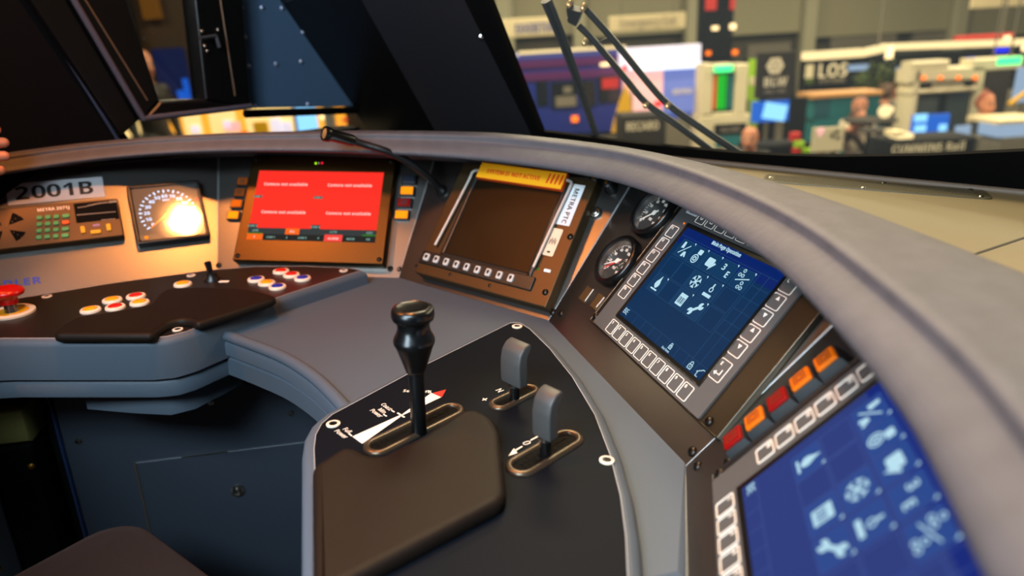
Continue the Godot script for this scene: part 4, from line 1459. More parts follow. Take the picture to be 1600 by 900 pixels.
func ptc_panel() -> void:
	var fr: Transform3D = PF[2]
	var off := 0.024
	var q := lps(fr, [741, 250, 934, 287, 848.3, 483, 635, 419.5], off)
	var u0 := (q[0].x + q[3].x) / 2
	var u1 := (q[1].x + q[2].x) / 2
	var v0 := (q[2].y + q[3].y) / 2
	var v1 := (q[0].y + q[1].y) / 2
	var c := Vector2((u0 + u1) / 2, (v0 + v1) / 2)
	var W := u1 - u0
	var H := v1 - v0
	var t := thing("train_control_display", "dark switched-off display with a row of nine keys and a yellow sticker along its top", "display", sub(fr, c.x, c.y))
	var s := new_st()
	slab(s, rrect(W, H, 0.003), 0.0, off, 0.002)
	obj("housing", s, M.housing_warm_sheen, t)
	s = new_st()
	slab(s, rrect(W * 0.995, H * 0.995, 0.003), -0.004, off * 0.6, 0.001)
	obj("back_case", s, M.case_navy, t)
	var r := rect_px(fr, [745, 283, 876.7, 296.7, 828, 425, 695, 396.7], off)
	r.position -= c
	s = new_st()
	slab(s, rloop(r, 0.002), off - 0.001, off + 0.0006)
	obj("screen", s, M.screen_off, t)
	s = new_st()
	ring(s, rloop(r, 0.003, 0.009), 0.009, off - 0.001, off + 0.003, 0.001)
	obj("screen_frame", s, M.black_frame, t)
	# bent rod round the screen
	s = new_st()
	var rp := []
	for e in [[680, 383], [710, 326], [734.5, 278], [737.5, 270.5], [743, 266.5], [753, 267]]:
		var p := lp(fr, e[0], e[1], off + 0.006) - c
		rp.append(Vector3(p.x, p.y, off + 0.006))
	tube(s, smooth3(rp, 3), 0.0027, -1.0, 10)
	obj("guard_rod", s, mat("rod_white", Color(0.72, 0.68, 0.64), 0.4, 0.3), t)
	s = new_st()
	rp = []
	for e in [[876, 280.5], [886, 281.5], [891.5, 284], [892, 290], [872, 333], [853, 375], [833.5, 417.5]]:
		var p := lp(fr, e[0], e[1], off + 0.006) - c
		rp.append(Vector3(p.x, p.y, off + 0.006))
	tube(s, smooth3(rp, 3), 0.0027, -1.0, 10)
	obj("guard_rod", s, M.rod_white, t)
	# key row
	s = new_st()
	var kb := rect_px(fr, [663, 392, 838.5, 434, 829.5, 456, 655, 409.5], off)
	kb.position -= c
	slab(s, rloop(kb, 0.002), off, off + 0.004, 0.0015)
	var kr := obj("key_row", s, M.black_frame, t)
	var ky := 0.0
	var k0 := lp(fr, 669, 403.3, off) - c
	var k8 := lp(fr, 800.3, 436.3, off) - c
	ky = (k0.y + k8.y) / 2
	for i in 9:
		var w := 0.0125 if i == 0 else 0.0108
		s = new_st()
		var x := k0.x + (k8.x - k0.x) * i / 8.0
		slab(s, rrect(w, 0.0135, 0.0025, 3, x, ky), off + 0.003, off + 0.007, 0.0012)
		obj("key", s, M.key_silver, kr)
		s = new_st()
		slab(s, rrect(w * 0.5, 0.0055, 0.0015, 3, x, ky + 0.001), off + 0.0068, off + 0.0072)
		slab(s, rrect(w * 0.22, 0.0045, 0.0, 3, x, ky - 0.001), off + 0.0068, off + 0.00725)
		obj("key_symbol", s, M.screw_dark, kr)
	# yellow sticker with red writing on a flap in front of the top edge
	var st := rect_px(fr, [751.7, 256, 886, 268.5, 876.7, 294, 744, 277.3], off + 0.012)
	st.position -= c
	s = new_st()
	slab(s, rloop(st, 0.001, 0.0012), off + 0.003, off + 0.011)
	var fl := obj("flap", s, mat("flap_orange", Color(0.75, 0.26, 0.02), 0.5), t)
	s = new_st()
	slab(s, rloop(st, 0.001), off + 0.010, off + 0.012)
	obj("yellow_sticker", s, M.sticker_yellow, fl)
	text("sticker_text", "SYSTEM IS NOT ACTIVE", 0.0082, M.red_print, fl, spot(st.get_center().x - 0.014, st.get_center().y - 0.001, off + 0.0122), true, 0.94)
	s = new_st()
	for i in 4:
		var bxx := st.end.x - 0.033 + i * 0.0085
		slab(s, ccw(PackedVector2Array([Vector2(bxx, st.position.y + 0.007), Vector2(bxx + 0.0032, st.position.y + 0.007), Vector2(bxx + 0.0042, st.end.y - 0.004), Vector2(bxx + 0.001, st.end.y - 0.004)])), off + 0.0119, off + 0.0122)
	obj("sticker_bars", s, M.red_print, fl)
	# white labels on the right margin
	var l1 := rect_px(fr, [895, 287.3, 916.7, 290.7, 888, 353.3, 866.7, 350], off)
	l1.position -= c
	s = new_st()
	slab(s, rloop(l1, 0.001), off, off + 0.0010)
	var lb := obj("white_label", s, M.white_label, t)
	text("lettering", "METRA PTC", 0.0088, M.black_print, lb, spot(l1.get_center().x + 0.001, l1.get_center().y - 0.002, off + 0.0011, -PI / 2), true)
	var l2 := rect_px(fr, [865, 355.5, 882, 360, 862, 402, 846, 396.7], off)
	l2.position -= c
	s = new_st()
	slab(s, rloop(l2, 0.003), off, off + 0.0010)
	var l2o := obj("paper_label", s, mat("paper", Color(0.85, 0.72, 0.6), 0.6), t)
	s = new_st()
	var lc := l2.get_center()
	for i in 5:
		slab(s, rrect(0.0014, 0.009, 0, 1, lc.x - 0.005 + i * 0.0026, lc.y + 0.003 * (i % 2)), off + 0.0009, off + 0.0012)
	slab(s, rrect(0.006, 0.0035, 0, 1, lc.x, lc.y - 0.018), off + 0.0009, off + 0.0012)
	obj("label_print", s, M.black_print, l2o)
	var w1 := lp(fr, 855.5, 423.3, off) - c
	s = new_st()
	slab(s, rrect(0.0125, 0.005, 0.001, 3, w1.x, w1.y), off, off + 0.0012)
	obj("white_tag", s, M.white_label, t)
	var gl := lp(fr, 840.5, 420.5, off) - c
	s = new_st()
	lathe(s, [Vector2(0.0022, off), Vector2(0.0, off + 0.0015)], 8, spot(gl.x, gl.y))
	obj("status_light", s, M.screen_green, t)
	for e in [[891, 370], [852, 456.5], [650, 415], [703.5, 428.5], [765, 446]]:
		var p := lp(fr, e[0], e[1], off) - c
		dome_screw(t, p.x, p.y, off, 0.0055 if e[0] > 800 else 0.003)
	# chrome lock beside the display
	var k := lp(fr, 930, 331.7, 0.004)
	t = thing("lock_cylinder", "small round chrome lock right of the dark display", "lock", sub(fr, k.x, k.y))
	s = new_st()
	lathe(s, [Vector2(0.0105, 0.0), Vector2(0.0105, 0.004), Vector2(0.009, 0.0065), Vector2(0.0075, 0.0068), Vector2(0.0068, 0.004), Vector2(0.0, 0.004)], 24)
	obj("ring", s, M.steel, t)
	s = new_st()
	lathe(s, [Vector2(0.006, 0.003), Vector2(0.006, 0.0065), Vector2(0.0048, 0.0075), Vector2(0, 0.0078)], 20)
	obj("barrel", s, M.steel, t)
	s = new_st()
	bx(s, Vector3(0, 0, 0.0079), Vector3(0.0016, 0.007, 0.0008))
	obj("keyhole", s, M.rubber, t)
	# two cable glands under the hood
	for e in [[952, 291, "black round connector knob under the hood right of the lock"], [931, 283, "small black connector knob under the hood above the lock"]]:
		var p := lp(fr, e[0], e[1], 0.012)
		t = thing("connector_knob", e[2], "connector", sub(fr, p.x, p.y))
		s = new_st()
		lathe(s, [Vector2(0.011, 0.0), Vector2(0.011, 0.006), Vector2(0.0085, 0.008), Vector2(0.0085, 0.022), Vector2(0.007, 0.024), Vector2(0.0, 0.024)], 16)
		obj("body", s, M.black_plastic, t)
		s = new_st()
		lathe(s, [Vector2(0.0035, 0.022), Vector2(0.003, 0.0255), Vector2(0.0, 0.026)], 10)
		obj("pin", s, mat("brass", Color(0.6, 0.42, 0.16), 0.35, 0.9) if not M.has("brass") else M.brass, t)

func gauge(x: float, y: float, label: String, red_needle: bool) -> void:
	var fr: Transform3D = PF[3]
	var c := lp(fr, x, y, 0.006)
	var R := 0.0415
	var t := thing("pressure_gauge", label, "gauge", sub(fr, c.x, c.y))
	var s := new_st()
	lathe(s, [Vector2(R, 0.0), Vector2(R, 0.012), Vector2(R - 0.002, 0.0145), Vector2(R - 0.0065, 0.0148), Vector2(R - 0.0078, 0.012)], 40)
	obj("rim", s, M.gloss_black, t)
	s = new_st()
	lathe(s, [Vector2(R - 0.0075, 0.011), Vector2(R - 0.009, 0.0115), Vector2(R - 0.0115, 0.004)], 40)
	obj("inner_ring", s, M.steel, t)
	s = new_st()
	lathe(s, [Vector2(R - 0.011, 0.004), Vector2(0, 0.0042)], 40)
	obj("dial", s, M.dial_face, t)
	var ink: Material = M.white_print
	s = new_st()
	var rd := R - 0.0145
	for i in 33:
		var a := deg_to_rad(225.0 - i * 270.0 / 32)
		var lng := 0.0042 if i % 4 == 0 else 0.0022
		var m := Vector2.from_angle(a) * (rd + 0.002 - lng / 2)
		slab(s, rrect(lng, 0.0011 if i % 4 == 0 else 0.0006), 0.0042, 0.0046, 0.0, spot(m.x, m.y, 0, a))
	obj("scale_marks", s, ink, t)
	for i in 9:
		var a := deg_to_rad(225.0 - i * 270.0 / 8)
		var m := Vector2.from_angle(a) * (rd - 0.0062)
		text("numeral", str(i * 20), 0.0044, ink, t, spot(m.x, m.y, 0.0046), true)
	text("unit_lettering", "PSI", 0.0042, ink, t, spot(0, -0.011, 0.0046), true)
	var nd := func(a: float, l: float, m: Material, z: float) -> void:
		var k := new_st()
		var d := Vector2.from_angle(a)
		var n := Vector2(-d.y, d.x)
		slab(k, ccw(PackedVector2Array([-d * 0.008 + n * 0.0016, -d * 0.008 - n * 0.0016, d * l - n * 0.0005, d * l + n * 0.0005])), z, z + 0.0008, 0.0002)
		lathe(k, [Vector2(0.0042, z), Vector2(0.0042, z + 0.0012), Vector2(0, z + 0.0016)], 16)
		obj("needle", k, m, t)
	if red_needle:
		nd.call(deg_to_rad(222), rd + 0.001, M.red_print, 0.0052)
		nd.call(deg_to_rad(212), rd + 0.001, ink, 0.0066)
	else:
		nd.call(deg_to_rad(222), rd + 0.001, ink, 0.0052)
	s = new_st()
	lathe(s, [Vector2(R - 0.0075, 0.0125), Vector2(R * 0.5, 0.0135), Vector2(0, 0.0138)], 40)
	obj("cover_glass", s, M.gauge_glass, t)

func driver_display(T: Vector3, bas: Array, label: String, near: bool) -> void:
	var k := 0.985
	var x := Vector3(bas[0], bas[1], bas[2]).normalized()
	var y := Vector3(bas[3], bas[4], bas[5]).normalized()
	var fr := Transform3D(Basis(x, y, x.cross(y)), T)
	var t := thing("driver_display", label, "display", fr)
	var S := k
	# template lengths in metres, origin at the lower left corner of the screen recess, z = 0 is the bezel's face
	var s := new_st()
	var x0 := -0.037 * S
	var x1 := 0.2435 * S
	var y0 := -0.0275 * S
	var y1 := 0.192 * S
	slab(s, rrect(x1 - x0, y1 - y0, 0.002, 3, (x0 + x1) / 2, (y0 + y1) / 2), -0.016, -0.0004, 0.0)
	obj("bezel", s, M.bezel_gray, t)
	s = new_st()
	ring(s, rrect(x1 - x0 + 0.05, y1 - y0 + 0.006, 0.003, 3, (x0 + x1) / 2 + 0.010, (y0 + y1) / 2), 0.003, -0.020, -0.0022, 0.001)
	slab(s, rrect(x1 - x0 + 0.048, y1 - y0 + 0.004, 0.003, 3, (x0 + x1) / 2 + 0.010, (y0 + y1) / 2), -0.02, -0.0028, 0.0008)
	obj("metal_frame", s, M.dark_steel if not near else M.black_frame, t)
	s = new_st()
	slab(s, rrect(x1 - x0 + 0.048, y1 - y0 + 0.002, 0.003, 3, (x0 + x1) / 2 + 0.012, (y0 + y1) / 2), -0.045, -0.02, 0.0)
	obj("case", s, M.case_navy, t)
	# screen recess
	var w := 0.214 * S
	var h := 0.161 * S
	s = new_st()
	sweep(s, rrect(w, h, 0.0, 1, w / 2, h / 2), [Vector2(-0.0008, -0.001), Vector2(-0.0006, 0.0006), Vector2(0.001, 0.0007), Vector2(0.0016, 0.0006), Vector2(0.0055, -0.0002)], false, false)
	obj("screen_frame", s, M.gloss_black, t)
	s = new_st()
	var b := 0.0052
	slab(s, PackedVector2Array([Vector2(b, b), Vector2(w - b, b), Vector2(w - b, h * 0.815), Vector2(b, h * 0.815)]), -0.001, 0.0002)
	var scr := obj("screen", s, M.screen_blue_near if near else M.screen_blue, t)
	s = new_st()
	slab(s, PackedVector2Array([Vector2(b, h * 0.815), Vector2(w - b, h * 0.815), Vector2(w - b, h - b), Vector2(b, h - b)]), -0.001, 0.0002)
	obj("title_bar", s, M.screen_title_near if near else M.screen_title, scr)
	icons(scr, S, near)
	# membrane keys: outlined squares with a character
	var key := func(kx: float, ky: float, kw: float, kh: float, tx: String, sym := 0) -> void:
		var q := new_st()
		ring(q, rrect(kw, kh, 0.0022, 3), 0.00075, -0.0005, 0.0003, 0.0)
		var o := obj("key_outline", q, M.white_print, t, Transform3D(Basis(), Vector3(kx, ky, 0)))
		if tx != "":
			text("key_text", tx, 0.0042 if tx.length() < 3 else 0.0034, M.white_print, o, spot(-kw * 0.22, kh * 0.27, 0.0002), true)
		if sym != 0:
			q = new_st()
			var a := 0.0032
			if sym < 5:
				var d := Vector2.from_angle(PI / 2 * sym)
				var n := Vector2(-d.y, d.x)
				slab(q, ccw(PackedVector2Array([d * a, -d * a * 0.5 + n * a * 0.8, -d * a * 0.5 - n * a * 0.8])), -0.0003, 0.0003, 0.0, spot(0, kh * 0.2))
			elif sym == 5:          # enter arrow
				slab(q, rrect(0.001, 0.007, 0, 1, 0.003, -0.002), -0.0003, 0.0003)
				slab(q, rrect(0.008, 0.001, 0, 1, -0.001, -0.005), -0.0003, 0.0003)
				slab(q, ccw(PackedVector2Array([Vector2(-0.007, -0.005), Vector2(-0.0035, -0.0025), Vector2(-0.0035, -0.0075)])), -0.0003, 0.0003)
			elif sym == 6:          # sheet
				ring(q, rrect(0.006, 0.006, 0, 1), 0.001, -0.0003, 0.0003)
				slab(q, rrect(0.003, 0.001, 0, 1, 0, 0), -0.0003, 0.0003)
			elif sym == 7:
				ring(q, circle(0.003, 12), 0.001, -0.0003, 0.0003)
			obj("key_symbol", q, M.white_print, o)
	for i in 10:
		key.call((0.0094 + 0.0214 * i) * S, -0.0146 * S, 0.0183, 0.0195, str((i + 1) % 10))
	for i in 6:
		key.call(-0.0195 * S, (0.0339 + 0.0214 * i) * S, 0.0195, 0.0183, "T" + str(6 - i))
	var rs := [3, 1, 4, 2]
	key.call(0.2238 * S, 0.1446 * S, 0.0195, 0.0185, "C")
	for i in 4:
		key.call(0.2238 * S, (0.1446 - 0.0216 * (i + 1)) * S, 0.0195, 0.0185, "", [1, 3, 1, 3][i])
	key.call(0.2238 * S, 0.0285 * S, 0.0195, 0.026, "E", 5)
	for i in 8:
		key.call((0.0185 + 0.0232 * i) * S, 0.1755 * S, 0.0190, 0.0185, ["", "", "", "", "?", "", "", ""][i], [7, 6, 0, 6, 0, 7, 6, 7][i])
	# amber light and maker's label in the upper left corner
	s = new_st()
	lathe(s, [Vector2(0.0016, -0.0004), Vector2(0.001, 0.0008), Vector2(0, 0.001)], 8, spot(-0.008 * S, 0.1585 * S))
	obj("status_light", s, M.led_orange, t)
	s = new_st()
	slab(s, rrect(0.026, 0.0068, 0.0008, 2, -0.008 * S, 0.177 * S), -0.0005, 0.0004)
	var ml := obj("name_label", s, M.gray_label, t)
	text("lettering", "STADLER", 0.0040, M.black_print, ml, spot(-0.008 * S, 0.177 * S, 0.0005), true)
	for e in [[x1 + 0.012, y0 + 0.006], [x0 - 0.006, y0 + 0.008], [x1 + 0.012, y1 - 0.01]]:
		dome_screw(t, e[0], e[1], -0.0025, 0.0055)

func icons(scr: Node, S: float, near: bool) -> void:
	var z := 0.0005
	var cw := 0.0298 * S
	var rows := [0.1270 * S, 0.0975 * S, 0.0690 * S]
	var cols := [0.0315 * S, 0.0625 * S, 0.0935 * S, 0.1262 * S, 0.1594 * S]
	var s := new_st()
	var line := func(a: Vector2, b: Vector2, w := 0.0005) -> void:
		var d := (b - a).normalized()
		var n := Vector2(-d.y, d.x) * w / 2
		slab(s, ccw(PackedVector2Array([a - n, b - n, b + n, a + n])), 0.0, z - 0.0001)
	for r in rows:
		for c in cols:
			ring(s, rrect(cw, 0.0268 * S, 0, 1, c, r), 0.0005, 0.0, z - 0.0001)
	line.call(Vector2(0.006, 0.1435) * S, Vector2(0.208, 0.1435) * S)
	for v in [0.1265, 0.110, 0.094, 0.077, 0.060, 0.0205]:
		line.call(Vector2(0.178, v) * S, Vector2(0.208, v) * S)
	line.call(Vector2(0.178, 0.006) * S, Vector2(0.178, 0.1435) * S)
	line.call(Vector2(0.193, 0.0205) * S, Vector2(0.193, 0.1435) * S)
	line.call(Vector2(0.006, 0.0205) * S, Vector2(0.208, 0.0205) * S)
	for i in 9: line.call(Vector2(0.0205 + 0.0214 * i, 0.006) * S, Vector2(0.0205 + 0.0214 * i, 0.0205) * S)
	obj("screen_grid", s, M.grid_near if near else M.screen_grid, scr)
	# soft lighter fields behind the lit symbols
	for e in [[0, 0], [1, 0], [2, 0], [3, 0], [4, 0], [2, 1], [3, 1], [0, 2], [2, 2], [3, 2]]:
		s = new_st()
		slab(s, rrect(cw * 0.96, 0.0258 * S, 0.002, 3, cols[e[0]], rows[e[1]]), 0.0, 0.0003)
		obj("symbol_field", s, M.halo_near if near else M.screen_icon_halo, scr)
	s = new_st()
	var put := func(l: PackedVector2Array, at: Vector2, turn := 0.0) -> void:
		slab(s, ccw(l), 0.0, z, 0.0, spot(at.x, at.y, 0, turn))
	var bar := func(at: Vector2, w: float, h: float, turn := 0.0) -> void:
		slab(s, rrect(w, h, 0), 0.0, z, 0.0, spot(at.x, at.y, 0, turn))
	var rg := func(at: Vector2, r: float, w: float) -> void:
		ring(s, circle(r, 18, at.x, at.y), w, 0.0, z)
	var C := func(c: int, r: int, dx: float, dy: float) -> Vector2: return Vector2(cols[c] + dx, rows[r] + dy)
	# 1 bulb halves and a slash
	bar.call(C.call(0, 0, 0, 0), 0.022, 0.0013, 0.78)
	put.call(PackedVector2Array([Vector2(-0.003, -0.005), Vector2(0.003, -0.004), Vector2(0.0015, 0.005), Vector2(-0.0025, 0.005)]), C.call(0, 0, -0.006, 0.005), 0.0)
	put.call(PackedVector2Array([Vector2(-0.005, -0.004), Vector2(-0.001, -0.0045), Vector2(0.0, -0.001), Vector2(0.003, -0.004), Vector2(0.005, -0.003), Vector2(0.001, 0.004), Vector2(-0.003, 0.003)]), C.call(0, 0, 0.005, -0.006), 0.0)
	# 2 headlamp: block over a double ring
	put.call(rrect(0.0085, 0.007, 0.0012), C.call(1, 0, 0.002, 0.006))
	rg.call(C.call(1, 0, -0.001, -0.0045), 0.0065, 0.0014)
	rg.call(C.call(1, 0, -0.001, -0.0045), 0.0034, 0.0016)
	# 3 pantograph box with flash
	put.call(rrect(0.014, 0.012, 0.002), C.call(2, 0, -0.001, 0.0005))
	put.call(PackedVector2Array([Vector2(0.0, -0.0085), Vector2(0.0085, 0.002), Vector2(0.006, 0.0035), Vector2(0.001, -0.002)]), C.call(2, 0, 0.002, -0.001))
	# 5 doors: slash and circles
	bar.call(C.call(4, 0, 0, 0), 0.021, 0.0012, 0.35)
	for e in [[-0.005, 0.0105], [-0.0085, 0.0042], [-0.003, 0.0042], [0.0035, -0.004], [0.001, -0.0098], [0.0065, -0.0098]]:
		rg.call(C.call(4, 0, e[0], e[1]), 0.0024, 0.0009)
	# snowflake
	for i in 3: bar.call(C.call(2, 1, 0, 0), 0.018, 0.0015, PI / 3 * i + PI / 6)
	for i in 6:
		var d := Vector2.from_angle(PI / 3 * i + PI / 6)
		for sg in [-1.0, 1.0]:
			bar.call(C.call(2, 1, 0, 0) + d * 0.0062 + Vector2.from_angle(PI / 3 * i + PI / 6 + sg * 0.9) * 0.0018, 0.0038, 0.0013, PI / 3 * i + PI / 6 + sg * 0.9)
	# desk lamp over a bar
	put.call(rrect(0.0155, 0.0042, 0.0006), C.call(3, 1, 0, -0.0075))
	rg.call(C.call(3, 1, 0.001, 0.001), 0.0035, 0.0012)
	bar.call(C.call(3, 1, 0.001, 0.0065), 0.0022, 0.006)
	# flame over a bar
	var fl := PackedVector2Array()
	for e in [[-0.001, -0.008], [-0.005, -0.004], [-0.0045, 0.0005], [-0.002, 0.004], [0.001, 0.0105], [0.0025, 0.004], [0.005, -0.001], [0.0045, -0.005], [0.002, -0.008]]: fl.append(Vector2(e[0], e[1]))
	put.call(fl, C.call(0, 2, 0, 0.002))
	bar.call(C.call(0, 2, 0, -0.0085), 0.0145, 0.0022)
	# cabinet
	ring(s, rrect(0.0145, 0.0165, 0.0006, 2, cols[2], rows[2]), 0.0018, 0.0, z)
	bar.call(C.call(2, 2, 0, 0), 0.0016, 0.016)
	bar.call(C.call(2, 2, 0, 0.0055), 0.0125, 0.005)
	for dx in [-0.0035, 0.0035]: bar.call(C.call(2, 2, dx, -0.0015), 0.0012, 0.008)
	bar.call(C.call(2, 2, 0, -0.0065), 0.0125, 0.0022)
	# wrench
	bar.call(C.call(3, 2, 0, 0), 0.0125, 0.0036, 0.75)
	for sg in [-1.0, 1.0]:
		var e: Vector2 = C.call(3, 2, sg * 0.0062, sg * 0.0058)
		var jaw := PackedVector2Array()
		for i in 12: jaw.append(Vector2.from_angle(0.75 + (PI if sg < 0 else 0.0) + 0.55 + i * (TAU - 1.1) / 11.0) * 0.0048)
		jaw.append(Vector2.ZERO)
		put.call(jaw, e)
	# small triangles at the upper right of each lit field
	for e in [[0, 0], [1, 0], [2, 0], [3, 0], [4, 0], [2, 1], [3, 1], [0, 2], [2, 2], [3, 2]]:
		put.call(PackedVector2Array([Vector2(-0.0015, 0.0012), Vector2(0.0015, 0.0012), Vector2(0.001, -0.0018)]), C.call(e[0], e[1], cw * 0.44, 0.0122))
	# padlocks and house at the foot
	for e in [[0.134, 0.0155, 0.0048], [0.1825, 0.0128, 0.0058]]:
		var p := Vector2(e[0], e[1]) * S
		ring(s, rrect(e[2] * 1.25, e[2] * 1.05, 0.0004, 2, p.x, p.y - e[2] * 0.4), 0.0009, 0.0, z)
		rg.call(p + Vector2(0, e[2] * 0.38), e[2] * 0.42, 0.0008)
		put.call(rrect(0.0012, 0.002), p - Vector2(0, e[2] * 0.4))
	var hs := Vector2(0.2005, 0.0125) * S
	for e in [[-0.004, -0.001, 0.004, 0.0045], [0.004, 0.0045, 0.006, 0.0045], [-0.004, -0.001, -0.0025, -0.001], [-0.0025, -0.001, -0.0025, -0.006], [-0.0025, -0.006, 0.001, -0.006]]:
		var a := hs + Vector2(e[0], e[1])
		var q := hs + Vector2(e[2], e[3])
		bar.call((a + q) / 2, (q - a).length() + 0.0008, 0.0009, (q - a).angle())
	obj("screen_symbols", s, M.screen_icon, scr)
	text("screen_text", "Main Page Operation", 0.0052, M.screen_icon, scr, spot(0.1005 * S, 0.1515 * S, z), true, 0.82)
	for e in [["3", -0.006, 0.0035, 0.3], ["E", 0.006, -0.0035, 0.3]]:
		text("screen_text", e[0], 0.0085, M.screen_icon, scr, spot(cols[3] + e[1], rows[0] + e[2], z), true)
	text("screen_text", "BE", 0.0075, M.screen_icon, scr, spot(0.0140 * S, 0.0140 * S, z))
	text("screen_text", "Bus lines", 0.0030, M.screen_icon, scr, spot(0.130 * S, 0.0078 * S, z))

func lit_button(x: float, y: float, m: Material, label: String) -> void:
	var fr: Transform3D = PF[4]
	var c := lp(fr, x, y, 0.024)
	var t := thing("illuminated_button", label, "button", sub(fr, c.x, c.y, 0.008), "square lit push buttons between the two icon screens")
	var s := new_st()
	var w := 0.0225
	sweep(s, rrect(w + 0.006, w + 0.006, 0.002, 3), [Vector2(-0.002, -0.008), Vector2(0, -0.006), Vector2(0.0, 0.002), Vector2(0.0005, 0.006), Vector2(0.003, 0.0155)], true, true)
	obj("housing", s, mat("button_housing", Color(0.09, 0.09, 0.095), 0.55) if not M.has("button_housing") else M.button_housing, t)
	s = new_st()
	slab(s, rrect(w - 0.002, w - 0.002, 0.0015, 3), 0.0150, 0.0185, 0.0014)
	obj("lens", s, m, t)
	s = new_st()
	ring(s, rrect(w * 0.56, w * 0.56, 0.001, 3), 0.0011, 0.0184, 0.0188)
	ring(s, rrect(w * 0.30, w * 0.34, 0.001, 3), 0.0011, 0.0184, 0.0188)
	obj("legend", s, mat("legend_brown", Color(0.35, 0.09, 0.02), 0.5) if not M.has("legend_brown") else M.legend_brown, t)

func right_panels() -> void:
	gauge(965, 408, "round pressure gauge with red and white needles, lower of the two", true)
	gauge(1022, 332, "round pressure gauge with one white needle, upper one partly under the hood", false)
	var fr: Transform3D = PF[3]
	for e in [[915, 459.5, 927.4, 452, 914.3, 470.4, "brown blank switch plate with a white bar below the lower gauge"], [933, 471, 944.3, 464.7, 931.6, 480, "brown blank switch plate with a white bar touching the icon display"]]:
		var c := lp(fr, e[0], e[1], 0.003)
		var t := thing("blank_switch", e[6], "switch", sub(fr, c.x, c.y), "blank switch plates under the gauges")
		var s := new_st()
		slab(s, rrect(0.0215, 0.0235, 0.001, 2), 0.0, 0.003, 0.0008)
		obj("plate", s, M.radio_brown, t)
		s = new_st()
		var a := lp(fr, e[2], e[3], 0.003) - c
		var b := lp(fr, e[4], e[5], 0.003) - c
		var d := (b - a).normalized()
		var n := Vector2(-d.y, d.x) * 0.0009
		slab(s, ccw(PackedVector2Array([a - n, b - n, b + n, a + n])), 0.0028, 0.0034)
		obj("white_bar", s, M.white_label, t)
	driver_display(Vector3(0.14226773, 0.84868591, -0.85374217), [0.29270699, -0.00055397, 0.9562020, 0.60428031, 0.77510908, -0.18452972], "square icon display with blue main page fully in view beside the gauges", false)
	driver_display(Vector3(0.18469056, 0.8566377, -0.46208563), [-0.23390625, -0.00083165, 0.9722588, 0.5965409, 0.78952378, 0.14419129], "nearest icon display with blue screen cut off by the bottom edge", true)
	lit_button(1145.6, 684.4, M.lamp_red, "red lit button nearest the panel foot, first of the row of five")
	lit_button(1179.3, 654.4, M.lamp_orange, "orange lit button between two red ones")
	lit_button(1215, 624.4, M.lamp_red, "red lit button with orange ones on both sides")
	lit_button(1251.6, 592.9, M.lamp_orange, "orange lit button second from the hood, above the red one")
	lit_button(1290, 562, M.lamp_orange, "orange lit button half shaded by the hood, last of the row of five")

